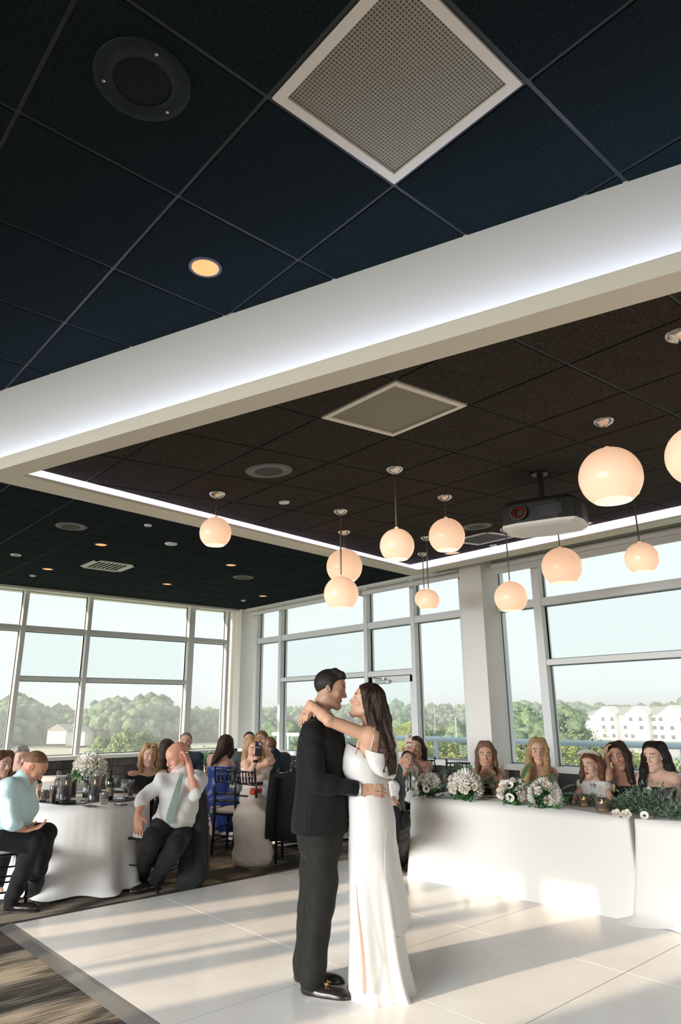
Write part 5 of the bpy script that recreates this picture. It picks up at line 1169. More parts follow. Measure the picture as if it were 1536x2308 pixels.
# glassware, plates, candles ---------------------------------------------------
PR = {}
def proto(kind):
    """builds one of each kind the first time it is asked for, then copies"""
    t = empty(kind)
    if kind == 'wine_glass':
        MB().lathe([(.001, 0), (.034, .001), (.034, .003), (.006, .008), (.004, .075)], n=20).build('foot', M_glass, t, smooth=True)
        MB().lathe([(.004, .075), (.022, .082), (.038, .105), (.040, .13), (.033, .175), (.032, .175), (.038, .13), (.036, .107)], n=20).build('bowl', M_glass, t, smooth=True)
        MB().lathe([(.001, .084), (.020, .086), (.036, .108), (.037, .125), (.001, .1255)], n=20).build('water', mat('clear_water', (.85, .88, .88), .05, spec=.8), t, smooth=True)
    elif kind == 'champagne_flute':
        MB().lathe([(.001, 0), (.031, .001), (.031, .003), (.005, .008), (.004, .085)], n=18).build('foot', M_glass, t, smooth=True)
        MB().lathe([(.004, .085), (.014, .10), (.024, .14), (.025, .18), (.021, .235), (.020, .235), (.023, .18), (.022, .14)], n=18).build('bowl', M_glass, t, smooth=True)
        MB().lathe([(.001, .098), (.012, .10), (.0225, .14), (.0235, .17), (.001, .1705)], n=18).build('champagne', mat('champagne', (.80, .66, .38), .08, spec=.6), t, smooth=True)
    elif kind == 'tumbler':
        MB().lathe([(.001, .006), (.030, .006), (.036, .11), (.035, .112), (.031, .012)], n=20).build('glass', M_glass, t, smooth=True)
    elif kind == 'cola_glass':
        MB().lathe([(.001, .004), (.027, .004), (.034, .16), (.033, .162), (.026, .01)], n=20).build('glass', M_glass, t, smooth=True)
        MB().lathe([(.001, .010), (.026, .010), (.031, .125), (.001, .126)], n=20).build('drink', mat('amber_cola', (.16, .035, .01), .1, spec=.6), t, smooth=True)
    elif kind == 'pillar_candle':
        MB().lathe([(.038*(1), .0), (.038, .15), (.036, .155), (.001, .152)], n=20).build('candle', mat('black_wax', (.035, .03, .03), .5), t)
        MB().tube([(0, 0, .152), (0, 0, .165)], .0015, 5).build('wick', M_black, t)
        MB().lathe([(.001, .163), (.006, .172), (.004, .185), (.0005, .198)], n=8).build('flame', mat('candle_flame', (1, .6, .2), .5, emit=(1, .55, .18), es=9), t, smooth=True)
        MB().lathe([(.054, .0), (.055, .23), (.052, .23), (.051, .0)], n=48, wob=lambda a, z: 1+.025*math.cos(24*a)).build('ribbed_glass', M_glass, t, smooth=True)
    elif kind == 'votive':
        MB().lathe([(.001, .004), (.040, .006), (.050, .03), (.052, .09), (.046, .10), (.044, .098), (.048, .03)], n=24).build('smoked_cup', M_smoke, t, smooth=True)
        MB().lathe([(.034, .008), (.036, .06), (.001, .058)], n=20).build('wax', mat('ivory_wax', (.80, .72, .58), .5, emit=(1, .6, .3), es=.12), t, smooth=True)
        MB().lathe([(.001, .062), (.006, .070), (.004, .082), (.0005, .094)], n=8).build('flame', mat('candle_flame'), t, smooth=True)
    elif kind == 'charger_plate':
        MB().lathe([(.001, .004), (.10, .003), (.155, .012), (.16, .015), (.155, .010), (.10, .0)], n=48, wob=lambda a, z: 1+(.012*math.cos(32*a) if z > .009 else 0)).build('plate', mat('black_glaze', (.012, .012, .013), .15, spec=.7), t, smooth=True)
        MB().lathe([(.001, .016), (.075, .016), (.105, .022), (.104, .019), (.075, .012)], n=36).build('small_plate', mat('black_glaze'), t, smooth=True)
    return t
def put(kind, q, label, cat, group, z=TZ+.006, rz=0., hs=1.):
    P = onz(q[0], q[1], z) if len(q) == 2 else np.array([q[0], q[1], z])
    if kind not in PR: t = proto(kind); PR[kind] = t; t.location = (P[0], P[1], z)
    else: t = copy_tree(PR[kind], (P[0], P[1], z))
    t.rotation_euler = (0, 0, rz); t.scale = (hs, hs, hs); return tag(t, label, cat, group)
gA = 'place settings on the near left round table'
for q, lb in [((157, 1812), 'black charger plate at the front of the left round table'), ((268, 1804), 'black charger plate beside the bald man'), ((122, 1808), 'black charger plate in front of the man in pale blue'), ((150, 1788), 'black charger plate at the far left of the round table'), ((262, 1783), 'black charger plate at the far right of the round table')]:
    put('charger_plate', q, lb, 'plate', gA)
for kd, q, lb, ct in [('pillar_candle', (145, 1808), 'black pillar candle in ribbed glass left of the bouquet', 'candle'), ('pillar_candle', (158, 1797), 'black candle in ribbed glass just behind the left one', 'candle'), ('pillar_candle', (210, 1807), 'black candle in ribbed glass right below the white bouquet', 'candle'),
                      ('wine_glass', (192, 1808), 'empty-looking water goblet between the candles', 'glass'), ('tumbler', (235, 1814), 'short tumbler at the front right of the round table', 'glass'), ('champagne_flute', (240, 1798), 'champagne flute right of the bouquet candle', 'glass'), ('wine_glass', (279, 1798), 'water goblet beside the cola glass', 'glass'),
                      ('cola_glass', (294, 1794), 'tall iced cola at the elbow of the bald man', 'glass'), ('cola_glass', (117, 1812), 'half-drunk cola in front of the man in pale blue', 'glass'), ('tumbler', (97, 1808), 'clear tumbler left of the half-drunk cola', 'glass'), ('wine_glass', (257, 1786), 'water goblet behind the champagne flute', 'glass'), ('tumbler', (285, 1780), 'clear tumbler on the far side near the blonde woman', 'glass'), ('wine_glass', (128, 1795), 'water goblet behind the left candle', 'glass'), ('champagne_flute', (128, 1790), 'champagne flute at the far left of the round table', 'glass')]:
    put(kd, q, lb, ct, gA)
t = thing('wine_bottle', 'dark green wine bottle behind the bouquet candle', 'bottle', tuple(onz(246, 1806, TZ+.006)))
MB().lathe([(.001, 0), (.037, .002), (.038, .18), (.030, .205), (.014, .225), (.0135, .295), (.001, .296)], n=22).build('glass_body', mat('dark_bottle', (.012, .018, .012), .12, spec=.7), t, smooth=True)
MB().lathe([(.0385, .05), (.0385, .13)], n=22).build('paper_label', mat('gold_label', (.16, .11, .05), .6), t)
def phone(P, M_, label, m, hgt=.15, wd=.072):
    t = thing('phone', label, 'phone', tuple(P)); b = MB().box((-wd/2, -.004, -hgt/2), (wd/2, .004, hgt/2)); b.build('case', m, t, bevel=.003)
    b = MB().box((-wd/2+.006, .004, hgt/2-.042), (-wd/2+.038, .0065, hgt/2-.008)); b.build('camera_bump', mat('camera_bump', (.35, .35, .36), .3), t, bevel=.002)
    for k, (a, c) in enumerate(((-wd/2+.014, hgt/2-.016), (-wd/2+.029, hgt/2-.030))): MB().tube([(a, .0065, c), (a, .0085, c)], .0055, 10).build('lens', M_black, t)
    t.matrix_world = Matrix([[*M_[0], P[0]], [*M_[1], P[1]], [*M_[2], P[2]], [0, 0, 0, 1]]); return t
P = onz(272, 1813, TZ+.012); phone(P, np.array([[1, 0, 0], [0, 0, 1], [0, -1, 0]]).T, 'black phone lying at the table edge by the bald man', mat('phone_black', (.02, .02, .03), .2))
P = onz(203, 1817, TZ+.010); t = thing('menu_card', 'dark menu card lying on the front edge of the round table', 'card', tuple(P)); MB().box((-.045, -.09, 0), (.045, .09, .002)).build('card', mat('dark_card', (.10, .09, .09), .6), t)
t = thing('wooden_bowl', 'small reddish wooden bowl at the far left of the round table', 'bowl', tuple(onz(100, 1799, TZ+.006))); MB().lathe([(.001, .0), (.05, .0), (.075, .07), (.07, .07), (.045, .012), (.001, .01)], n=24).build('bowl', mat('red_wood', (.30, .11, .05), .4), t, smooth=True)
gC = 'glasses on the round table beside the woman in blue'
for kd, x, y, lb in [('wine_glass', 448, 1731, 'water goblet left of the woman in blue, nearest the bald man'), ('tumbler', 459, 1735, 'tumbler just left of the woman in blue'), ('champagne_flute', 519, 1734, 'flute touching the elbow of the woman in blue'), ('wine_glass', 527, 1737, 'goblet right of the flute by the woman in blue'), ('tumbler', 536, 1733, 'tumbler in the middle of the crowded table'),
                     ('champagne_flute', 543, 1736, 'flute in front of the man in grey'), ('wine_glass', 550, 1731, 'goblet in front of the man in grey'), ('tumbler', 557, 1736, 'tumbler closest to the blonde filming with a phone'), ('champagne_flute', 470, 1732, 'flute behind the shoulder of the woman in blue')]:
    put(kd, (x, y), lb, 'glass', gC)
put('tumbler', (648, 1744), 'clear tumbler standing left of the groom', 'glass', None); put('tumbler', (659, 1742), 'shorter clear tumbler touching the groom outline', 'glass', None)
# head table glasses: pixel of the foot
for kd, q, lb in [('champagne_flute', (1006, 1789), 'lone champagne flute between the two leftmost bouquets'), ('wine_glass', (1111, 1797), 'water goblet right of the second bouquet'), ('champagne_flute', (1105, 1790), 'flute behind the water goblet by the second bouquet'), ('champagne_flute', (1219, 1797), 'flute in front of the blonde bridesmaid'), ('champagne_flute', (1257, 1805), 'flute right of the fourth bouquet'),
                  ('wine_glass', (1342, 1813), 'goblet in front of the flower girl'), ('champagne_flute', (1388, 1812), 'flute between the flower girl and the bridesmaid touching her hair'), ('wine_glass', (1512, 1830), 'goblet by the right edge in front of the dark-haired bridesmaid')]:
    put(kd, q, lb, 'glass', 'glasses on the head table')
put('votive', (1360, 1831), 'big smoked votive candle at the front of the head table', 'candle', None, hs=1.12); put('votive', (1319, 1818), 'smaller pale votive candle inside the greenery', 'candle', None, hs=.95)
t = put('cola_glass', (1357, 1808), 'red drink in front of the flower girl', 'glass', None, hs=.9)
for ch in t.children:
    if ch.name.startswith('drink'): ch.data = ch.data.copy(); ch.data.materials[0] = mat('red_drink', (.60, .03, .04), .1, spec=.6); ch['label'] = 'bright red drink'
for q in [(1028, 1795), (1160, 1805), (1290, 1815)]:
    t = thing('fork', {1028: 'fork left of the second bouquet', 1160: 'fork right of the third bouquet', 1290: 'fork left of the greenery'}[q[0]], 'fork', tuple(onz(*q, TZ+.008)), .9); MB().box((-.004, -.09, 0), (.004, .05, .002)).build('handle', M_chrome, t)
    for k in range(3): MB().box((-.010+k*.008, .05, 0), (-.006+k*.008, .09, .002)).build('tine', M_chrome, t)

# flowers ----------------------------------------------------------------------
def rose_mesh(m, kind='rose'):
    b = MB(); r_ = random.Random(3)
    layers = [(5, .034, .55, 0), (6, .030, .30, .5), (5, .022, .08, 1.1), (4, .014, -.15, .2)] if kind != 'mum' else [(12, .040, .9, 0), (12, .036, .55, .2), (10, .028, .3, .1), (8, .02, .1, .3)]
    for n, r, op, ph in layers:
        for k in range(n):
            a = 2*math.pi*k/n+ph; w_ = (2.6/n if kind != 'mum' else 2.2/n); P = []
            for u in (0, .4, .75, 1.):
                for v in (-1, 0, 1):
                    th = a+v*w_*(.6+.5*u)*(1 if u < .9 else .6); rad = r*(.25+.75*math.sin(min(1, u)*1.45))*(1+.5*op*u); zz = .045*u*(1-.75*max(0, op))+(-.006*abs(v)*u)
                    P.append((rad*math.cos(th), rad*math.sin(th), zz+r_.uniform(-.001, .001)))
            b.add(P, [(i*3+j, i*3+j+1, (i+1)*3+j+1, (i+1)*3+j) for i in range(3) for j in range(2)])
    return b
M_rose = mat('cream_petals', (.92, .86, .76), .6, sheen=.1, sss=0); M_white_p = mat('white_petals', (.95, .92, .86), .6); M_leaf = mat('fern_green', (.06, .17, .05), .55); M_euc = mat('grey_green_leaf', (.20, .27, .20), .65)
FL = {}
def flower(par, P, nrm, kind, sc=1.):
    m = {'rose': M_rose, 'mum': M_white_p, 'anemone': M_white_p}[kind]
    if kind not in FL:
        if kind == 'anemone':
            b = MB()
            for k in range(7):
                a = k*.9; P_ = []
                for u in (0, .5, 1): 
                    for v in (-1, 0, 1): P_.append((.036*u*math.cos(a+v*.5*u**.3), .036*u*math.sin(a+v*.5*u**.3), .012*u*u+.002*(k % 2)))
                b.add(P_, [(i*3+j, i*3+j+1, (i+1)*3+j+1, (i+1)*3+j) for i in range(2) for j in range(2)])
            o = b.build('flower', m, par, smooth=True); MB().lathe([(.011, .004), (.009, .010), (.001, .012)], n=10).build('dark_centre', mat('black_stamens', (.02, .015, .02), .8), o)
        else: o = rose_mesh(m, kind).build('flower', m, par, smooth=True)
        FL[kind] = o
    else:
        o = FL[kind].copy(); S.collection.objects.link(o); o.parent = par
        for ch in FL[kind].children: c = ch.copy(); S.collection.objects.link(c); c.parent = o
    o.location = P; o.rotation_euler = Vector(nrm).to_track_quat('Z', 'Y').to_euler(); o.scale = (sc, sc, sc); return o
def leaves_stuff(par, pts, m, ls, name='greenery', asp=.4):
    V, F = [], []
    for (p, d, l) in pts:
        d = Vector(d).normalized(); s_ = d.cross(Vector((random.uniform(-1, 1), random.uniform(-1, 1), random.uniform(.2, 1)))).normalized(); p = Vector(p); u = l*ls; k = len(V); up = d.cross(s_)*u*.12
        V += [p, p+d*u*.5+s_*u*asp*.5+up, p+d*u, p+d*u*.5-s_*u*asp*.5+up]; F.append((k, k+1, k+2, k+3))
    b = MB(); b.v = [tuple(v) for v in V]; b.f = F; return b.build(name, m, par, kind='stuff')
def fern(par, base, d, L_, m, nl=14):
    """one fern frond: a stem and paired leaflets"""
    b = MB(); base = Vector(base); d = Vector(d).normalized(); sd_ = d.cross(Vector((0, 0, 1))); sd_ = sd_.normalized() if sd_.length > .1 else Vector((1, 0, 0)); pts = []
    for i in range(nl+1): u = i/nl; pts.append(base+d*L_*u+Vector((0, 0, -.25*L_*u*u)))
    b.tube(pts, .002, 4)
    for i in range(1, nl+1):
        u = i/nl; l = L_*.30*math.sin(math.pi*(.15+.8*u))
        for sg in (-1, 1):
            p = pts[i]; t_ = p+sd_*sg*l+d*l*.5; w_ = d*l*.26; b.add([p-w_, t_, p+w_, ], [(0, 1, 2)])
    return b.build('fern_frond', m, par)
def bouquet(P, label, rad, nfl, seed, kinds, fronds, ferny=True, squash=.8, z0=None, cat='flowers', leafm=None, front=None):
    """flowers on a dome facing the camera"""
    r_ = random.Random(seed); random.seed(seed); t = thing('bouquet', label, cat, (P[0], P[1], P[2])); tc_ = -unit([P[0], P[1], 0])
    c = Vector((0, 0, rad*squash)); got = []
    for k in range(nfl*30):
        if len(got) >= nfl: break
        v = Vector((r_.gauss(0, 1), r_.gauss(0, 1), r_.gauss(.2, .9))).normalized()
        if v.dot(Vector(tc_)) < -.35 or v.z < -.45: continue
        if any((v-g_).length < 1.75/math.sqrt(nfl) for g_ in got): continue
        got.append(v); kd = r_.choice(kinds); sc = rad*r_.uniform(.85, 1.15)/.115*(1 if kd != 'mum' else 1.25)
        flower(t, c+Vector((v.x*rad, v.y*rad, v.z*rad*squash))*.82, v, kd, sc)
    pts = [((r_.gauss(0, rad*.45), r_.gauss(0, rad*.45), rad*squash*r_.uniform(.1, 1.2)), (r_.gauss(0, 1), r_.gauss(0, 1), r_.gauss(0, .8)), r_.uniform(.7, 1.2)) for _ in range(160)]
    leaves_stuff(t, pts, leafm or M_leaf, rad*.55)
    Rr = np.array([-tc_[1], tc_[0], 0]); Rr = -Rr if False else Rr
    V_ = unit([P[0], P[1], 0]); Rr = np.array([V_[1], -V_[0], 0])
    for (fr, fu, L_) in fronds: fern(t, (c+Vector(Rr)*fr*rad*.6), tuple(Rr*fr+V_*.10+np.array([0, 0, fu*1.1])), L_*1.35, M_leaf)
    return t
BQ = [((966, 1796), 'leftmost white bouquet lying on the head table with dark ferns', .125, 13, 11, ['rose', 'rose', 'mum', 'anemone'], [(-.7, .9, .22), (.9, .5, .25), (1., .2, .22), (.6, .9, .2)]),
      ((1050, 1802), 'second white bouquet from the left, largest and round', .150, 16, 12, ['rose', 'rose', 'mum'], [(-.2, 1, .22), (.2, 1, .2), (1, .3, .26), (1, .0, .26), (.9, .6, .22)]),
      ((1157, 1812), 'third bouquet with dark-centred anemones', .130, 14, 13, ['rose', 'anemone', 'rose'], [(.5, 1, .28), (.9, .7, .26), (1, .3, .24)]),
      ((1232, 1820), 'fourth bouquet of big fluffy white blooms', .130, 12, 14, ['mum', 'mum', 'rose'], [(.8, .5, .2), (1, .2, .2), (.3, 1, .18)])]
for q, lb, rad, nf_, sd, kd, fr in BQ: P = onz(q[0], q[1], TZ+.006); bouquet(P, lb, rad, nf_, sd, kd, fr)
P = onz(196, 1797, TZ+.006); bq = bouquet((P[0], P[1], TZ+.19), 'round white hydrangea and rose centrepiece in a dark vase', .145, 20, 21, ['rose', 'mum', 'rose'], [], squash=.75)
ex = [((random.gauss(-.08, .05)*1., random.gauss(0, .05), .05), (-.6+random.gauss(0, .4), random.gauss(0, .6), random.gauss(.1, .4)), 1.) for _ in range(26)]; leaves_stuff(bq, ex, mat('eucalyptus', (.10, .24, .10), .5), .07, 'eucalyptus_leaves', .9)
MB().lathe([(.001, -.19), (.045, -.19), (.05, -.10), (.035, -.02), (.045, .02), (.04, .02)], n=24).build('vase', mat('black_glaze'), bq, smooth=True)
# low garland
gl = thing('garland', 'grey-green garland with a few white blooms along the right of the head table', 'garland', tuple(onz(1440, 1835, TZ+.006))); g0 = np.array(gl.location); pts = []; cen = [(1300, 1822, .07, .07), (1330, 1826, .07, .06), (1395, 1832, .08, .06), (1410, 1836, .10, .08), (1430, 1838, .12, .14), (1450, 1840, .13, .17), (1475, 1842, .13, .16), (1490, 1846, .12, .10), (1515, 1850, .12, .08), (1535, 1856, .11, .07), (1550, 1850, .12, .12)]
for x, y, rr, hh in cen:
    c_ = onz(x, y-8, TZ)-g0
    for _ in range(420):
        v = np.random.default_rng(_+x).normal(size=3); p = c_+np.array([v[0]*rr*.55, v[1]*rr*.55, .01+abs(v[2])*hh*.5]); pts.append((tuple(p), (v[0]*1., v[1]*1., .6+v[2]*.4), .6+.5*abs(math.sin(_))))
leaves_stuff(gl, pts[::2], M_euc, .045, 'garland_leaves', .35); leaves_stuff(gl, pts[1::2], mat('sage_leaf', (.12, .19, .10), .6), .04, 'garland_leaves', .45)
for x, y, kd, dz in [(1425, 1818, 'rose', .10), (1468, 1815, 'anemone', .14), (1455, 1842, 'anemone', .03), (1415, 1840, 'rose', .03), (1392, 1836, 'rose', .02)]:
    c_ = onz(x, y+8, TZ)-g0; flower(gl, (c_[0], c_[1], dz), (-.8, -.3, .5), kd, .9)
# small greenery on the middle tables
for q, lb, n_ in [((464, 1731), 'small loose greenery arrangement left of the woman in blue', 60), ((531, 1731), 'bushy greenery arrangement right of the woman in blue', 120)]:
    P = onz(*q, TZ+.006); t = thing('greenery_arrangement', lb, 'plant', tuple(P)); leaves_stuff(t, [((random.gauss(0, .06), random.gauss(0, .06), .08+random.gauss(0, .05)), (random.gauss(0, 1), random.gauss(0, 1), 1), 1) for _ in range(n_*3)], mat('eucalyptus'), .06, 'leaves', .5)
    MB().lathe([(.001, 0), (.04, 0), (.045, .08), (.04, .08)], n=16).build('pot', mat('black_glaze'), t)
# plastic bag under the table
t = thing('gift_bag', 'crumpled pale plastic bag on the carpet under the near left table', 'bag', tuple(onz(300, 1975, 0)))
bm = bmesh.new(); bmesh.ops.create_icosphere(bm, subdivisions=4, radius=1); r_ = random.Random(2)
for v in bm.verts: k = 1+.16*math.sin(v.co.x*9+v.co.z*5)*math.sin(v.co.y*8+v.co.z*7)+.06*math.sin(v.co.x*23+v.co.y*19); v.co = Vector((v.co.x*.12*k, v.co.y*.10*k, .15+v.co.z*.15*k))
me = bpy.data.meshes.new('bag_body'); bm.to_mesh(me); bm.free(); me.materials.append(mat('pale_plastic', (.62, .68, .72), .3)); o = bpy.data.objects.new('bag_body', me); S.collection.objects.link(o); o.parent = t; me.shade_smooth()
# ------------------------------------------------------------------ the guests
def seated(label, D, hd, look, up=(0, 0, 1), bd=(0, 1), lean=(0, 0), sc=1., hs=1., skin=(.60, .36, .25), torso=(1., 1., 0.), legs=True, name='person', **jj):
    """hd head pixel; look (right,toward,up); bd body facing (right,toward); lean: pixel shift of the pelvis relative to the neck"""
    f = Fig('person', label, D, hd[0], sc, hs, skin); f.head(hd, look, up)
    b = f.dirv(bd[0], bd[1], 0); r = np.cross(b, [0, 0, 1.]); f.b = b; f.r = r
    nk = f.hc-np.array([0, 0, .165*hs])-f.hM[:, 1]*.03*hs; nk = f.J['neck'] = nk if 'neck' not in jj else atd(jj['neck'][0], jj['neck'][1], D+(jj['neck'][2] if len(jj['neck']) > 2 else 0))
    pv = nk-np.array([0, 0, .50*sc])+f.R*lean[0]-f.V*lean[1]; f.J['pelvis'] = pv
    f.J['sR'] = nk+r*.17*sc-np.array([0, 0, .055*sc]); f.J['sL'] = nk-r*.17*sc-np.array([0, 0, .055*sc])
    for sd, sg in (('R', 1), ('L', -1)):
        f.J['e'+sd] = f.J['s'+sd]+r*sg*.05*sc+b*.06*sc-np.array([0, 0, .27*sc]); f.J['w'+sd] = f.J['e'+sd]+b*.22*sc-r*sg*.06*sc
        f.J['h'+sd] = pv+r*sg*.09*sc-np.array([0, 0, .02]); f.J['k'+sd] = f.J['h'+sd]+b*.42*sc+r*sg*.03-np.array([0, 0, .0]); f.J['a'+sd] = np.array([*(f.J['k'+sd]-b*.03)[:2], .09]); f.J['t'+sd] = f.J['a'+sd]+b*.16-np.array([0, 0, .06])
    f.j(**{k: v for k, v in jj.items() if k != 'neck'})
    for sd in 'RL':
        if 'a'+sd in jj: f.J['a'+sd] = onz(jj['a'+sd][0], jj['a'+sd][1], .09)
        if sc < .7: f.J['a'+sd] = f.J['k'+sd]-np.array([0, 0, .24])
        f.J['t'+sd] = f.J['a'+sd]+unit(np.array([*b[:2], 0]))*.06-np.array([0, 0, .05])
        f.J['a'+sd][2] = max(f.J['a'+sd][2], .075)
    if 'aR' in jj: f.J.pop('tR'); f.J.pop('tL')
    f.neck(); f.torso(*torso); f.arm('R'); f.arm('L')
    if legs: f.leg('R'); f.leg('L')
    return f
def straps(f, m, par=None, w_=.004, z=-.13):
    for sg in (-1, 1):
        a = f.J['neck']+f.tM[:, 0]*sg*.085*f.sc+f.tM[:, 1]*.095*f.sc+f.tM[:, 2]*(z-.02)*f.sc; b_ = f.J['neck']+f.tM[:, 0]*sg*.10*f.sc+f.tM[:, 1]*.045*f.sc-f.tM[:, 2]*.012*f.sc; c = f.J['neck']+f.tM[:, 0]*sg*.09*f.sc-f.tM[:, 1]*.075*f.sc-f.tM[:, 2]*.07*f.sc
        MB().tube([a-f.off, (a+b_)/2+f.tM[:, 1]*.018-f.off, b_-f.off, c-f.off], w_, 6).build('strap', m, par or f.root)
BASE_H = .011
grn = mat('dark_green_satin', (.022, .035, .028), .4, sheen=.1, bump=(8, .2, .01))
H_aub = hairmat('auburn_hair', (.16, .065, .032)); H_grey = hairmat('silver_hair', (.42, .40, .38)); H_bl = hairmat('blonde_hair', (.42, .26, .12)); H_dk = hairmat('dark_brown_hair'); H_lb = hairmat('light_brown_hair', (.17, .10, .055)); H_blk = hairmat('black_hair', (.012, .010, .010))
M_top = cloth('black_knit', (.012, .012, .014), .8); M_trs = cloth('black_trousers', (.009, .010, .012), .8, .03)

# man in pale blue shirt, bending forward on the left edge
f = seated('man in pale blue shirt bending forward with clasped hands at the left edge', 6.45, (76, 1729, 0), (.72, .18, -.66), (.62, .1, .78), (.95, .3), sc=1.06, hs=1.0, skin=(.56, .29, .19), torso=(1.05, 1.1, .03),
           neck=(44, 1760, .0), pelvis=(0, 1872, 0), sR=(18, 1778, -.19), sL=(58, 1772, .17), eR=(28, 1852, -.20), wR=(54, 1872, -.14), eL=(72, 1822, .10), wL=(64, 1856, -.02), hR=(5, 1885, -.10), hL=(8, 1880, .08), kR=(76, 1900, -.12), kL=(104, 1880, .16), aR=(26, 2028, -.10), aL=(78, 2004, .2))
f.hand('R', (.5, .1, .1), (0, .2, 1), .5, 1, -1); f.hand('L', (-.1, .2, -.9), (-.4, .9, 0), .5, 1, 1); f.body(.011, .005, brow=(.20, .13, .08), beard=((.36, .24, .19), .3))
f.hair(hairmat('sandy_thin_hair', (.20, .11, .06)), line=(.045, .75), infl=.005, h=.006, ridge=.001, freq=50)
ms = cloth('pale_blue_shirt', (.50, .68, .70), .75)
f.wear('shirt', ['torso', 'uarmR', 'uarmL', 'farmR', 'farmL'], ms, .017, .010, [], .008, 24, extra=[('cone', (f.J['neck'], f.J['neck']+f.hM[:, 2]*.03, .062, .066), {'k': .02})], kmul=1.) if False else None
sh = f.wear('shirt', ['torso', 'uarmR', 'uarmL'], ms, .018, .010, [], .007, 24, extra=[('cone', (f.J['eR'], f.J['eR']+(f.J['wR']-f.J['eR'])*.3, .036, .034)), ('cone', (f.J['eL'], f.J['eL']+(f.J['wL']-f.J['eL'])*.2, .036, .034)), ('cone', (f.J['neck']-f.tM[:, 2]*.01, f.J['neck']+(f.hc-f.J['neck'])*.20, .050, .050), {'k': .01})])
f.wear('trousers', ['thighR', 'thighL', 'calfR', 'calfL'], M_trs, .020, .011, [], .006, 20, extra=[('ell', (f.J['pelvis'], [.16, .13, .10]), {'M': f.tM, 'k': .05})])
f.shoe('R', M_leather, (.92, .38, 0), .29); f.shoe('L', M_leather, (.9, .2, 0), .29)

# two women at the far left
f = seated('woman with long auburn hair cut off by the left edge', 7.9, (4, 1722, 0), (.55, .8, -.1), bd=(.5, .8), skin=(.62, .38, .28))
f.body(.013, .006); f.hair(H_aub, [('L', [(.05, .02, .08, .05), (.085, -.01, .0, .036), (.095, .0, -.10, .034), (.09, .02, -.17, .022)]), ('L', [(-.05, .02, .08, .05), (-.085, -.01, .0, .036), (-.095, .0, -.10, .034), (-.09, .02, -.17, .022)]), ('L', [(0, -.07, .04, .06), (0, -.09, -.14, .05)])], line=(.01, .9), h=.008)
f.wear('top', ['torso', 'uarmR', 'uarmL'], M_top, .014, .012); f.wear('trousers', ['thighR', 'thighL', 'calfR', 'calfL'], M_trs, .016, .014)
f = seated('silver-haired woman with glasses in a black and white patterned top', 8.6, (45, 1707, 0), (.35, .9, -.1), bd=(.6, .7), skin=(.66, .42, .33), eL=(84, 1768, -.1), wL=(84, 1800, -.3), eR=(30, 1770, .0))
f.body(.013, .006, brow=(.35, .3, .27)); f.hair(H_grey, [('L', [(.06, .0, .06, .03), (.078, -.01, -.02, .028)]), ('L', [(-.06, .0, .06, .03), (-.078, -.01, -.02, .028)]), ('L', [(-.02, .05, .10, .03), (.05, .05, .095, .03)])], line=(.025, .8), h=.007)
pm = mat('black_white_print', (.03, .03, .035), .8); pn = pm.node_tree; pb = pn.nodes['Principled BSDF']; pt = pn.nodes.new('ShaderNodeTexCoord'); pz = pn.nodes.new('ShaderNodeTexNoise'); pz.inputs['Scale'].default_value = 34; pr_ = pn.nodes.new('ShaderNodeValToRGB'); pr_.color_ramp.interpolation = 'CONSTANT'; pr_.color_ramp.elements[0].color = (.02, .02, .025, 1); pr_.color_ramp.elements[1].position = .58; pr_.color_ramp.elements[1].color = (.6, .6, .58, 1)
pn.links.new(pt.outputs['Object'], pz.inputs['Vector']); pn.links.new(pz.outputs[0], pr_.inputs[0]); pn.links.new(pr_.outputs[0], pb.inputs['Base Color'])
f.wear('top', ['torso', 'uarmR', 'uarmL'], pm, .015, .012); f.wear('trousers', ['thighR', 'thighL', 'calfR', 'calfL'], M_trs, .016, .014)
gm_ = mat('thin_metal_frame', (.5, .4, .3), .3, .9)
def glasses(f, m, r=.019, th=.0014):
    t = empty('glasses', tuple(f.hc-f.off), f.root); b = MB()
    for sg in (-1, 1): b.tube([f.hM@np.array([sg*.031+r*1.25*math.cos(a), .094, .004+r*math.sin(a)]) for a in np.linspace(0, 2*math.pi, 17)], th, 5, False); b.tube([f.hM@np.array([sg*.055, .09, .008]), f.hM@np.array([sg*.078, .0, .008])], th, 5)
    b.tube([f.hM@np.array([-.009, .094, .008]), f.hM@np.array([.009, .094, .008])], th, 5); b.build('frame', m, t, kind=None); return t
glasses(f, gm_)

# blonde woman, sunglasses on her head
f = seated('blonde woman in a black top with sunglasses pushed up on her head', 8.35, (336, 1703, 0), (.18, .95, -.05), bd=(.1, .9), skin=(.62, .37, .27), hs=1.02, eR=(302, 1785, 0), wR=(320, 1800, -.25), eL=(366, 1785, 0), wL=(350, 1800, -.25))
f.body(.012, .0055, lips=(.55, .22, .20)); f.hair(H_bl, [('L', [(.04, .03, .09, .045), (.082, .0, .0, .032), (.088, .01, -.09, .030), (.08, .03, -.16, .016)]), ('L', [(-.04, .03, .09, .045), (-.082, .0, .0, .032), (-.088, .01, -.09, .030), (-.08, .03, -.17, .016)])], line=(.025, .75), h=.007)
sgm = mat('black_lens', (.01, .01, .012), .1, spec=.8); sg_ = empty('sunglasses', tuple(f.hc-f.off), f.root)
for k in (-1, 1): b = MB(); b.lathe([(.001, .006), (.022, .004), (.026, -.002)], n=16); o = b.build('lens', sgm, sg_, tuple(f.hM@np.array([k*.030, .060, .108]))); o.rotation_euler = Vector(f.hM@np.array([0, .6, .8])).to_track_quat('Z', 'Y').to_euler()
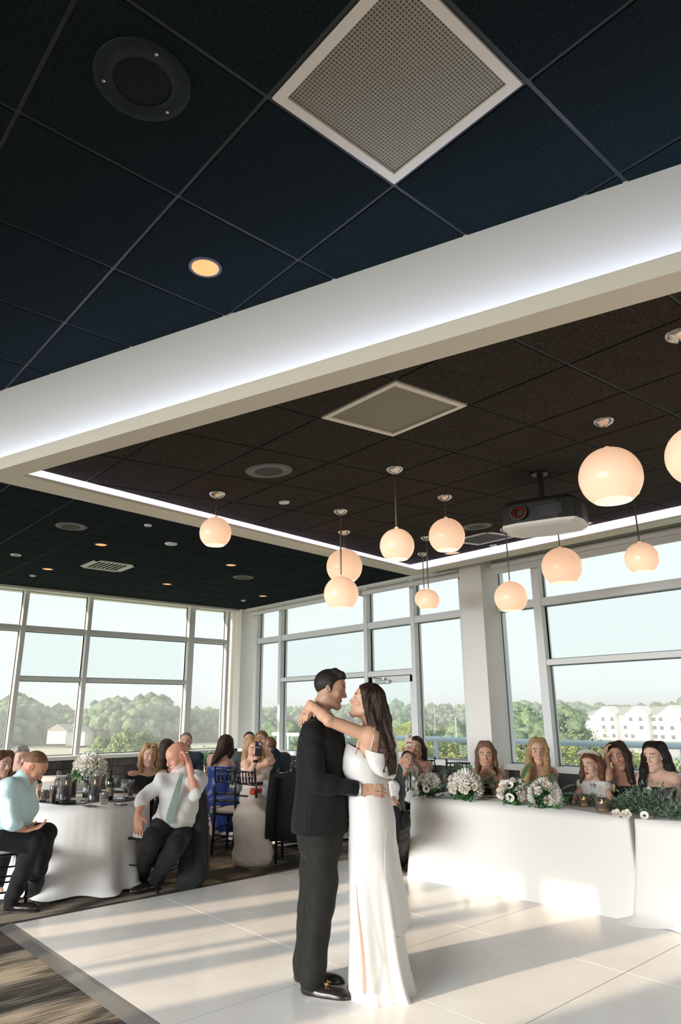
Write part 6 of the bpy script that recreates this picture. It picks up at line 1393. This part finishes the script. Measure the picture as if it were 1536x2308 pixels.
MB().tube([f.hM@np.array([-.06, .05, .10]), f.hM@np.array([-.085, -.02, .05])], .003, 5).build('temple', sgm, sg_); MB().tube([f.hM@np.array([.06, .05, .10]), f.hM@np.array([.085, -.02, .05])], .003, 5).build('temple', sgm, sg_)
f.wear('top', ['torso', 'uarmR', 'uarmL', 'farmR', 'farmL'], M_top, .014, .011, [(f.J['neck']+np.array([0, 0, -.035])+f.b*.06, (f.b*.55+np.array([0, 0, .83])))], .003); f.wear('trousers', ['thighR', 'thighL', 'calfR', 'calfL'], M_trs, .016, .014)

# bald man, white shirt, sage tie
f = seated('bald man in white shirt and sage tie holding his hand to his head', 7.12, (401, 1705, 0), (-.80, .42, -.38), (-.22, .1, .97), (-.35, .9), sc=1.12, hs=1.13, skin=(.62, .30, .21), torso=(1.04, 1.08, .07),
           neck=(413, 1748, 0), pelvis=(392, 1862, 0), sR=(364, 1764, -.05), sL=(448, 1758, .02), eR=(322, 1800, -.12), wR=(311, 1836, -.22), eL=(441, 1790, -.20), wL=(427, 1726, -.12), hR=(378, 1872, -.06), hL=(408, 1874, .0), kR=(343, 1888, -.36), kL=(396, 1905, -.38), aR=(322, 1968, -.16), aL=(352, 1982, -.28))
f.J['eL'] = atd(441, 1772, 7.0)
f.hand('R', (.12, .1, -1), (.3, -.9, 0), .35, 1, 1, 1.0); f.hand('L', (-.30, -.25, .95), (-.8, -.5, -.2), .7, 1, -1, .95)
f.body(.010, .005, beard=((.62, .52, .46), .75), brow=(.35, .25, .2))
msh = M_shirt
sh = f.wear('shirt', ['torso', 'uarmR', 'uarmL'], msh, .015, .009, [], .011, 26, extra=[('cone', (f.J['eR'], f.J['eR']+(f.J['wR']-f.J['eR'])*.25, .052, .050)), ('cone', (f.J['eL'], f.J['eL']+(f.J['wL']-f.J['eL'])*.28, .052, .054)), ('cone', (f.J['neck'], f.J['neck']+(f.hc-f.J['neck'])*.28, .062, .056), {'k': .015})])
tie = []
for y, xc, w_ in [(1742, 410, 3.5), (1752, 408, 5), (1775, 401, 6.5), (1810, 392, 9), (1840, 385, 11.5), (1851, 383, 10), (1860, 382, 1)]: tie.append([atd(xc+w_*q, y, 7.12-(.175 if y < 1760 else .245+.05*min(1, (y-1760)/50))) for q in (-1, 0, 1)])
sheet('tie', tie, mat('sage_tie', (.24, .32, .27), .5, bump=(60, .2, .001)), f.root, f.off, .006)
f.wear('trousers', ['thighR', 'thighL', 'calfR', 'calfL'], M_trs, .024, .010, [], .006, 20, extra=[('ell', (f.J['pelvis'], [.20, .16, .10]), {'M': f.tM, 'k': .05})])
f.shoe('R', M_leather, (-.9, .3, 0), .30); f.shoe('L', M_leather, (-.88, .45, 0), .30)
MB().lathe([(.012, 0), (.0125, .003), (.012, .006)], n=14).build('ring', M_gold, f.root, tuple(atd(421, 1697, 6.98)-f.off))

# woman with brown hair seen from behind, grey-haired man behind her
f = seated('brown-haired woman seen from behind beside the bald man', 9.2, (379, 1691, 0), (.5, -.8, 0), bd=(.4, -.9), skin=(.58, .33, .23))
f.body(.013, .008); f.hair(H_dk, [('L', [(0, -.05, .06, .08), (0, -.09, -.08, .075), (0, -.10, -.22, .06)])], line=(.0, .9), h=.008); f.wear('dress', ['torso', 'thighR', 'thighL'], M_top, .012, .013, [(f.J['neck']-np.array([0, 0, .12]), (0, 0, 1))]); straps(f, M_top)
f = seated('grey-haired man in navy suit half hidden behind the bald man', 10.1, (419, 1672, 0), (-.1, 1, 0), bd=(-.1, 1), skin=(.55, .32, .23), torso=(1.1, 1.1, .02))
f.body(.013, .006, brow=(.15, .13, .12)); f.hair(hairmat('grey_short_hair', (.14, .13, .12)), line=(.035, .75), infl=.008, h=.008, ridge=.001); mn = cloth('navy_wool', (.018, .028, .045), .8, .05); f.wear('jacket', ['torso', 'uarmR', 'uarmL', 'farmR', 'farmL'], mn, .024, .012, [], .003); f.wear('trousers', ['thighR', 'thighL', 'calfR', 'calfL'], mn, .018, .014)

# woman in blue, from behind
f = seated('woman with long dark hair in a shiny blue dress, seen from behind', 9.35, (508, 1680, 0), (.55, -.8, -.2), (.25, 0, 1), bd=(.25, -1), lean=(-.07, .0), skin=(.66, .40, .30), neck=(503, 1698, 0), eR=(512, 1712, .0), wR=(528, 1728, .12), sR=(500, 1702, .02), sL=(478, 1712, .05))
f.J['sR'] = atd(508, 1702, 9.30); f.J['sL'] = atd(478, 1708, 9.4)
f.body(.011, .007); f.hair(H_dk, [('P', [(508, 1672, .0, .09), (500, 1692, -.03, .075), (487, 1710, -.10, .045), (478, 1724, -.13, .02)]), ('P', [(512, 1674, 0, .085), (518, 1694, .0, .06), (516, 1708, -.02, .03)])], line=(-.01, .9), h=.008)
mb_ = mat('royal_blue_satin', (.03, .08, .42), .35, sheen=.2, bump=(10, .25, .01))
f.wear('dress', ['torso', 'thighR', 'thighL'], mb_, .013, .011, [(f.J['neck']-np.array([0, 0, .15]), (0, 0, 1))], .004)
ff = f; rr = [ringpx(ff, y, xl, xr, dp, 0, 64, 2.2, fd, 9, y*.03) for y, xl, xr, dp, fd in [(1790, 462, 516, .17, .01), (1800, 461, 548, .20, .02), (1825, 470, 552, .22, .04), (1850, 480, 552, .22, .06), (1868, 482, 556, .24, .08)]]; loft('skirt', rr, mb_, f.root, f.off, 64, thick=.004)
t = thing('crossbody_bag', 'white clutch with thin silver chain hanging from the blue-dress chair', 'bag', tuple(atd(486, 1823, 9.1))); MB().tube([(0, 0, 0), Vector(atd(487, 1723, 9.12)-atd(486, 1823, 9.1)), ], .004, 6).build('chain', M_chrome, t); b = MB(); b.box((-.07, -.02, -.05), (.07, .02, .03)); b.build('pouch', M_shirt, t, bevel=.012)

# man in grey suit, blonde with phone, man in navy, woman peeking
f = seated('dark-haired man in grey suit behind the phone-holding blonde', 10.0, (562, 1670, 0), (.0, 1, 0), bd=(.1, 1), skin=(.50, .29, .21), torso=(1.05, 1.05, 0)); f.body(.013, .006); f.hair(H_blk, line=(.04, .75), infl=.006, h=.008, ridge=.001); mg = cloth('grey_wool', (.10, .12, .12), .8, .05)
f.wear('jacket', ['torso', 'uarmR', 'uarmL', 'farmR', 'farmL'], mg, .022, .012, [], .003); f.wear('trousers', ['thighR', 'thighL', 'calfR', 'calfL'], mg, .018, .014)
f = seated('blonde woman in cream top holding a black phone up to film', 8.5, (573, 1690, 0), (.12, 1, -.05), bd=(.05, 1), sc=1.0, hs=1.08, skin=(.66, .40, .29), sR=(555, 1722, 0), sL=(604, 1720, 0), eR=(563, 1748, -.12), wR=(577, 1712, -.26), eL=(613, 1716, -.12), wL=(600, 1686, -.24), pelvis=(580, 1795, .0))
f.bust(.06); f.hand('R', (.2, .15, .95), (.2, .9, .1), .5, 1, -1, .95); f.hand('L', (-.5, .1, .8), (-.1, .9, 0), .8, 1, 1, .95); f.body(.010, .0055, lips=(.5, .2, .18))
f.hair(H_bl, [('L', [(.04, .02, .09, .05), (.088, -.01, .0, .036), (.095, -.01, -.09, .036), (.08, .0, -.14, .02)]), ('L', [(-.04, .02, .09, .05), (-.088, -.01, .0, .036), (-.095, -.01, -.09, .036), (-.08, .0, -.14, .02)]), ('L', [(0, -.07, .04, .06), (0, -.09, -.10, .055)])], line=(.025, .8), h=.007)
f.wear('top', ['torso'], mat('cream_crepe', (.78, .66, .58), .7), .012, .009, [(f.J['neck']-np.array([0, 0, .015]), (0, 0, 1))], .003); mk = mat('cream_skirt', (.72, .66, .58), .7)
f.wear('skirt', ['thighR', 'thighL', 'calfR', 'calfL'], mk, .040, .012, [], .004, extra=[('cone', (f.J['kR'], f.J['kL'], .055, .055), {'k': .06}), ('cone', (f.J['aR'], f.J['aL'], .05, .05), {'k': .08}), ('cone', ((f.J['kR']+f.J['kL'])/2, (f.J['aR']+f.J['aL'])/2, .09, .08), {'k': .08}), ('cone', (f.J['pelvis'], (f.J['kR']+f.J['kL'])/2, .11, .09), {'k': .08}), ('ell', (f.J['pelvis'], [.17, .13, .12]), {'M': f.tM, 'k': .05})]); MB().tube([f.J['wR']-f.off, f.J['wR']-f.off+np.array([0, 0, -.03])], .032, 12, False).build('bracelet', M_blackmetal, f.root)
MB().lathe([(.150, 0), (.150, .035)], n=30, wob=lambda a, z: 1-.2*abs(math.sin(a))).build('belt', mat('black_ribbon', (.02, .01, .015), .5), f.root, tuple(f.J['pelvis']+np.array([0, 0, .13])-f.off))
P = atd(583, 1688, 8.5-.30); Vv = unit([P[0], P[1], 0]); Rv = np.array([Vv[1], -Vv[0], 0]); phone(P, np.stack([-Rv, -Vv, [0, 0, 1]], 1), 'black phone held up by the blonde woman in cream', mat('phone_black'), .158, .078)
t = thing('red_handbag', 'bright red clutch on the lap of the woman in cream', 'bag', tuple(atd(585, 1788, 8.35))); b = MB(); b.prism([(-.12, -.04, -.05), (.10, -.04, -.06), (.10, .04, -.06), (-.12, .04, -.05)], (0.02, 0, .11)); b.build('body', mat('red_satin', (.62, .025, .012), .5), t, bevel=.015)
f = seated('man in navy suit with cropped hair turned away, right of the blonde', 9.1, (606, 1683, 0), (-.75, -.6, -.05), bd=(-.6, -.7), skin=(.56, .30, .22), torso=(1.15, 1.1, .02), sc=1.05, neck=(618, 1703, 0), pelvis=(628, 1790, 0)); f.body(.012, .007); f.hair(hairmat('cropped_brown', (.14, .07, .045)), line=(.03, .8), infl=.003, h=.007, ridge=.0005)
f.wear('jacket', ['torso', 'uarmR', 'uarmL', 'farmR', 'farmL'], mn, .026, .011, [], .004, extra=[('cone', (f.J['neck'], f.J['neck']+(f.hc-f.J['neck'])*.15, .062, .06), {'k': .01})]); f.wear('trousers', ['thighR', 'thighL', 'calfR', 'calfL'], mn, .018, .014)
f = seated('fair-haired woman peeking out behind the man in navy', 10.3, (590, 1668, 0), (-.3, 1, 0), bd=(0, 1), skin=(.62, .38, .28)); f.body(.013, .007); f.hair(H_lb, [('L', [(.05, .0, .06, .04), (.08, -.01, -.06, .03)]), ('L', [(-.05, .0, .06, .04), (-.08, -.01, -.06, .03)])], line=(.02, .8), h=.008); f.wear('top', ['torso', 'uarmR', 'uarmL'], M_top, .014, .013)

# right of the bride: boys, man in grey, woman with phone
f = seated('man in dark grey shirt, face hidden behind the bride', 6.95, (868, 1690, 0), (-.4, .5, 0), bd=(.1, 1), skin=(.50, .30, .22), torso=(1.05, 1.05, .02), sL=(889, 1738, -.05), eL=(902, 1790, -.10), wL=(888, 1826, -.26), sR=(835, 1738, .05), eR=(830, 1790, 0), wR=(850, 1820, -.2), pelvis=(872, 1838, .0), kL=(905, 1848, -.36), kR=(875, 1850, -.40), aL=(906, 1938, -.18), aR=(884, 1945, -.2)); f.hand('L', (-.2, .2, -.95), (-.3, -.9, 0), .5, 1, 1); f.body(.011, .007); f.hair(H_blk, line=(.03, .75), infl=.007, h=.009)
f.wear('shirt', ['torso', 'uarmR', 'uarmL', 'farmL', 'farmR'], cloth('charcoal_shirt', (.07, .08, .08), .75), .017, .010, [(f.J['wL']-np.array([0, 0, .0]), f.J['wL']-f.J['eL'])], .006); f.wear('trousers', ['thighR', 'thighL', 'calfR', 'calfL'], M_trs, .022, .011, [], .005); f.shoe('L', M_leather, (.1, 1, 0), .27); f.shoe('R', M_leather, (0, 1, 0), .27)
f = seated('small boy in white shirt and black suspenders on the grey-shirted man lap', 6.72, (864, 1745, 0), (-.2, .9, .1), bd=(.2, 1), sc=.62, hs=.78, skin=(.52, .30, .21), sL=(886, 1774, -.02), eL=(891, 1796, -.06), wL=(884, 1806, -.13), sR=(856, 1774, .03), kL=(890, 1830, -.20)); f.hand('L', (.35, .1, -.5), (-.2, -.9, 0), .3, 1, 1, 1.15); f.body(.009, .006); f.hair(H_blk, line=(.03, .75), infl=.008, h=.008)
s_ = f.wear('shirt', ['torso', 'uarmR', 'uarmL'], M_shirt, .016, .008, [], .003); f.wear('trousers', ['thighR', 'thighL', 'calfR', 'calfL'], M_trs, .014, .010)
MB().tube([atd(874, 1766, 6.60)-f.off, atd(877, 1790, 6.575)-f.off, atd(876, 1812, 6.58)-f.off], .009, 6).build('suspender', M_top, s_)
f = seated('woman in black off-shoulder dress filming with a pale phone', 8.25, (939, 1686, 0), (-.28, .95, -.02), bd=(-.1, 1), skin=(.50, .28, .20), hs=1.0, sR=(915, 1726, 0), sL=(963, 1728, 0), eR=(898, 1734, -.12), wR=(914, 1700, -.24), eL=(955, 1744, -.18), wL=(934, 1712, -.26), pelvis=(940, 1802, 0)); f.bust(.055)
f.hand('R', (.35, .2, .9), (.3, .9, 0), .6, 1, -1); f.hand('L', (-.35, .2, .9), (-.5, .8, 0), .25, 1.3, 1); f.body(.010, .0055, lips=(.45, .14, .12)); f.hair(H_dk, [('L', [(.05, .0, .06, .04), (.082, -.02, -.02, .034), (.085, -.03, -.14, .035)]), ('L', [(-.05, .0, .06, .04), (-.082, -.02, -.02, .034), (-.085, -.03, -.14, .03)]), ('L', [(0, -.07, .04, .06), (0, -.08, -.14, .055)])], line=(.035, .75), h=.007)
f.wear('dress', ['torso', 'thighR', 'thighL'], M_top, .014, .010, [(f.J['neck']-np.array([0, 0, .10]), (0, 0, 1))], .003, extra=[('cone', (f.J['sR']-np.array([0, 0, .07]), f.J['sR']-np.array([0, 0, .13]), .052, .05)), ('cone', (f.J['sL']-np.array([0, 0, .03]), f.J['sL']-np.array([0, 0, .13]), .055, .05))])
P = atd(922, 1671, 7.97); Vv = unit([P[0], P[1], 0]); Rv = np.array([Vv[1], -Vv[0], 0]); phone(P, np.stack([-Rv, -Vv, [0, 0, 1]], 1), 'pale gold phone held up beside the square column', mat('pale_gold_phone', (.62, .54, .44), .35), .150, .072)
f = seated('toddler in white shirt clapping in front of the woman with the pale phone', 7.85, (919, 1713, 0), (.15, .95, .1), bd=(.0, 1), sc=.60, hs=.78, skin=(.42, .24, .17), sR=(907, 1738, 0), sL=(931, 1738, 0), eR=(906, 1752, -.08), wR=(922, 1728, -.16), eL=(935, 1752, -.08), wL=(928, 1726, -.16)); f.hand('R', (.25, .1, .9), (.9, .2, 0), .15, 1.3, -1, 1.2); f.hand('L', (-.1, .1, .9), (-.9, .2, 0), .15, 1.3, 1, 1.2); f.body(.009, .005); f.hair(H_blk, line=(.03, .75), infl=.006, h=.008)
s_ = f.wear('shirt', ['torso', 'uarmR', 'uarmL'], M_shirt, .015, .008, [], .003); f.wear('trousers', ['thighR', 'thighL', 'calfR', 'calfL'], M_trs, .014, .010)
for x in (912, 925): MB().tube([atd(x, 1738, 7.75)-f.off, atd(x+1, 1760, 7.74)-f.off, atd(x+1, 1778, 7.75)-f.off], .008, 6).build('suspender', M_top, s_)

# bridesmaids
f = seated('bridesmaid with straight brown hair resting her chin on both hands', 7.75, (1096, 1702, -.06), (-.05, 1, -.02), bd=(0, 1), skin=(.62, .35, .24), hs=1.05, sR=(1072, 1746, 0), sL=(1125, 1746, 0), neck=(1097, 1732, .02), eR=(1080, 1782, -.28), wR=(1088, 1742, -.20), eL=(1118, 1782, -.28), wL=(1112, 1742, -.20), pelvis=(1098, 1845, .05)); f.bust(.055)
f.hand('R', (.75, -.1, .42), (.1, -.9, .3), 1.2, .6, -1, .8); f.hand('L', (-.75, -.05, .42), (-.1, -.9, .3), 1.2, .6, 1, .8); f.body(.010, .0048, lips=(.55, .20, .18))
f.hair(H_lb, [('L', [(.03, .03, .10, .04), (.078, .0, .03, .026), (.086, .0, -.08, .024), (.09, .0, -.19, .022)]), ('L', [(-.03, .03, .10, .04), (-.078, .0, .03, .026), (-.086, .0, -.08, .024), (-.09, .0, -.19, .022)]), ('L', [(0, -.07, .05, .06), (0, -.09, -.16, .06)])], line=(.03, .75), h=.006)
dr_ = f.wear('dress', ['torso', 'thighR', 'thighL'], mat('black_dress', (.014, .014, .016), .7), .012, .010, [(f.J['neck']-np.array([0, 0, .12]), (0, 0, 1))]); straps(f, MATS['black_dress'], dr_)
f = seated('blonde bridesmaid in clear-framed glasses and dark green satin dress', 7.5, (1213, 1694, -.02), (.10, 1, -.02), bd=(.05, 1), skin=(.66, .39, .27), hs=1.02, sR=(1188, 1744, 0), sL=(1244, 1744, 0), eR=(1184, 1792, -.05), wR=(1200, 1806, -.26), eL=(1252, 1792, -.05), wL=(1236, 1806, -.26), pelvis=(1214, 1850, .02)); f.bust(.06); f.body(.010, .0048, lips=(.58, .24, .22)); glasses(f, gm_, .0195, .0016)
f.hair(H_bl, [('P', [(1204, 1672, -.02, .045), (1196, 1690, -.04, .034), (1193, 1712, -.08, .032), (1191, 1742, -.13, .036), (1190, 1772, -.15, .026)]), ('P', [(1222, 1672, -.02, .045), (1231, 1690, -.04, .034), (1233, 1712, -.08, .032), (1236, 1742, -.13, .036), (1238, 1774, -.15, .028)]), ('L', [(0, -.07, .05, .06), (0, -.09, -.2, .07)])], line=(.035, .72), h=.006, ridge=.0008, freq=60)
dr_ = f.wear('dress', ['torso', 'thighR', 'thighL'], grn, .012, .010, [(f.J['neck']-np.array([0, 0, .115]), (0, 0, 1))], .002); straps(f, grn, dr_)
f = seated('young flower girl in white floral dress and flower crown, mouth open', 7.15, (1331, 1727, 0), (-.45, .9, .02), (-.1, 0, 1), bd=(-.1, 1), sc=.74, hs=.94, skin=(.68, .42, .31), sR=(1317, 1768, 0), sL=(1362, 1768, 0), eR=(1303, 1790, -.08), wR=(1294, 1808, -.16), eL=(1374, 1792, -.08), wL=(1380, 1812, -.16), neck=(1341, 1756, .0)); f.body(.009, .0045, lips=(.55, .2, .18), mouth_open=True)
f.hair(hairmat('chestnut_hair', (.13, .055, .028)), [('P', [(1326, 1706, -.02, .04), (1316, 1722, -.04, .026), (1313, 1745, -.05, .024), (1310, 1764, -.06, .012)]), ('P', [(1345, 1708, .02, .05), (1356, 1728, .0, .040), (1358, 1750, -.03, .034), (1360, 1766, -.04, .014)])], line=(.03, .75), h=.006)
crn = thing('flower_crown', 'pale blush flower crown on the young girl', 'flower crown', tuple(f.hc+f.hM[:, 2]*.07)); 
for k in range(16):
    a = math.pi*(-.1+1.2*k/15); p = f.hM@np.array([.092*math.cos(a), .075*math.sin(a)-.005, .028+.03*math.sin(a)])*f.hs; o = flower(crn, tuple(p), f.hM@np.array([math.cos(a), math.sin(a), .6]), 'rose', .42)
fm = mat('white_floral_print', (.78, .76, .72), .7); pn = fm.node_tree; pz = pn.nodes.new('ShaderNodeTexVoronoi'); pz.inputs['Scale'].default_value = 26; pr_ = pn.nodes.new('ShaderNodeValToRGB'); pt = pn.nodes.new('ShaderNodeTexCoord'); e = pr_.color_ramp.elements; e[0].color = (.28, .24, .30, 1); e[0].position = .12; e[1].position = .2; e[1].color = (.78, .76, .72, 1); e.new(.16).color = (.25, .36, .25, 1)
pn.links.new(pt.outputs['Object'], pz.inputs['Vector']); pn.links.new(pz.outputs['Distance'], pr_.inputs[0]); pn.links.new(pr_.outputs[0], pn.nodes['Principled BSDF'].inputs['Base Color'])
f.wear('dress', ['torso', 'thighR', 'thighL'], fm, .014, .009, [(f.J['neck']-np.array([0, 0, .01]), (0, 0, 1))], .003); MB().lathe([(.055, 0), (.075, -.02), (.07, -.024)], n=20).build('collar', M_shirt, f.root, tuple(f.J['neck']-f.off), smooth=True)
f = seated('bridesmaid with long dark hair tilting her head and lifting a hand to it', 7.35, (1391, 1705, 0), (-.05, 1, -.12), (-.35, 0, .94), bd=(-.15, 1), skin=(.56, .31, .21), hs=1.02, sR=(1382, 1754, -.02), sL=(1420, 1752, .03), neck=(1400, 1738, .02), eR=(1372, 1752, -.22), wR=(1368, 1712, -.10), eL=(1428, 1795, 0), wL=(1410, 1812, -.2), pelvis=(1404, 1855, .03)); f.J['sR'] = atd(1404, 1758, 7.27); f.bust(.05)
f.hand('R', (.05, -.2, .97), (.9, -.3, 0), .7, 1, -1, .95); f.body(.010, .0048, lips=(.5, .18, .17))
f.hair(H_dk, [('P', [(1398, 1682, .0, .055), (1413, 1702, .0, .045), (1418, 1730, -.02, .040), (1424, 1760, -.04, .034), (1426, 1790, -.05, .016)]), ('P', [(1382, 1686, .03, .04), (1376, 1706, .04, .034)]), ('L', [(0, -.07, .05, .06), (0, -.09, -.14, .06)])], line=(.035, .75), h=.006)
dr_ = f.wear('dress', ['torso', 'thighR', 'thighL'], grn, .012, .010, [(f.J['neck']-np.array([0, 0, .12]), (0, 0, 1))], .002); straps(f, grn, dr_)
MB().lathe([(.0005, .006), (.006, 0), (.0005, -.006)], n=8).build('earring', mat('pearl'), f.root, tuple(f.hc+f.hM@np.array([-.082, 0, -.04])-f.off))
f = seated('bridesmaid with long black hair and a tattooed arm at the right edge', 7.1, (1474, 1706, 0), (-.42, .9, -.03), bd=(-.15, 1), skin=(.72, .46, .35), hs=1.05, sR=(1452, 1758, 0), sL=(1518, 1756, 0), neck=(1484, 1740, .02), eR=(1448, 1810, -.05), wR=(1462, 1824, -.24), eL=(1534, 1812, -.05), wL=(1520, 1830, -.24), pelvis=(1486, 1862, .03)); f.bust(.06); A_ = f.J['sL']; B_ = f.J['eL']; f.body(.010, .0048, lips=(.62, .24, .24), tattoo=[(A_+(B_-A_)*.45, .075, (.16, .16, .17)), (A_+(B_-A_)*.8, .06, (.16, .16, .17))])
f.hair(H_blk, [('P', [(1464, 1684, -.02, .05), (1456, 1706, -.03, .034), (1452, 1735, -.08, .034), (1448, 1765, -.13, .030), (1450, 1785, -.14, .012)]), ('P', [(1490, 1684, .0, .055), (1500, 1706, .0, .048), (1510, 1730, .02, .045), (1522, 1748, .05, .035)]), ('L', [(0, -.07, .05, .06), (0, -.09, -.2, .07)])], line=(.032, .75), h=.006)
dr_ = f.wear('dress', ['torso', 'thighR', 'thighL'], grn, .012, .010, [(f.J['neck']-np.array([0, 0, .115]), (0, 0, 1))], .002); straps(f, grn, dr_)
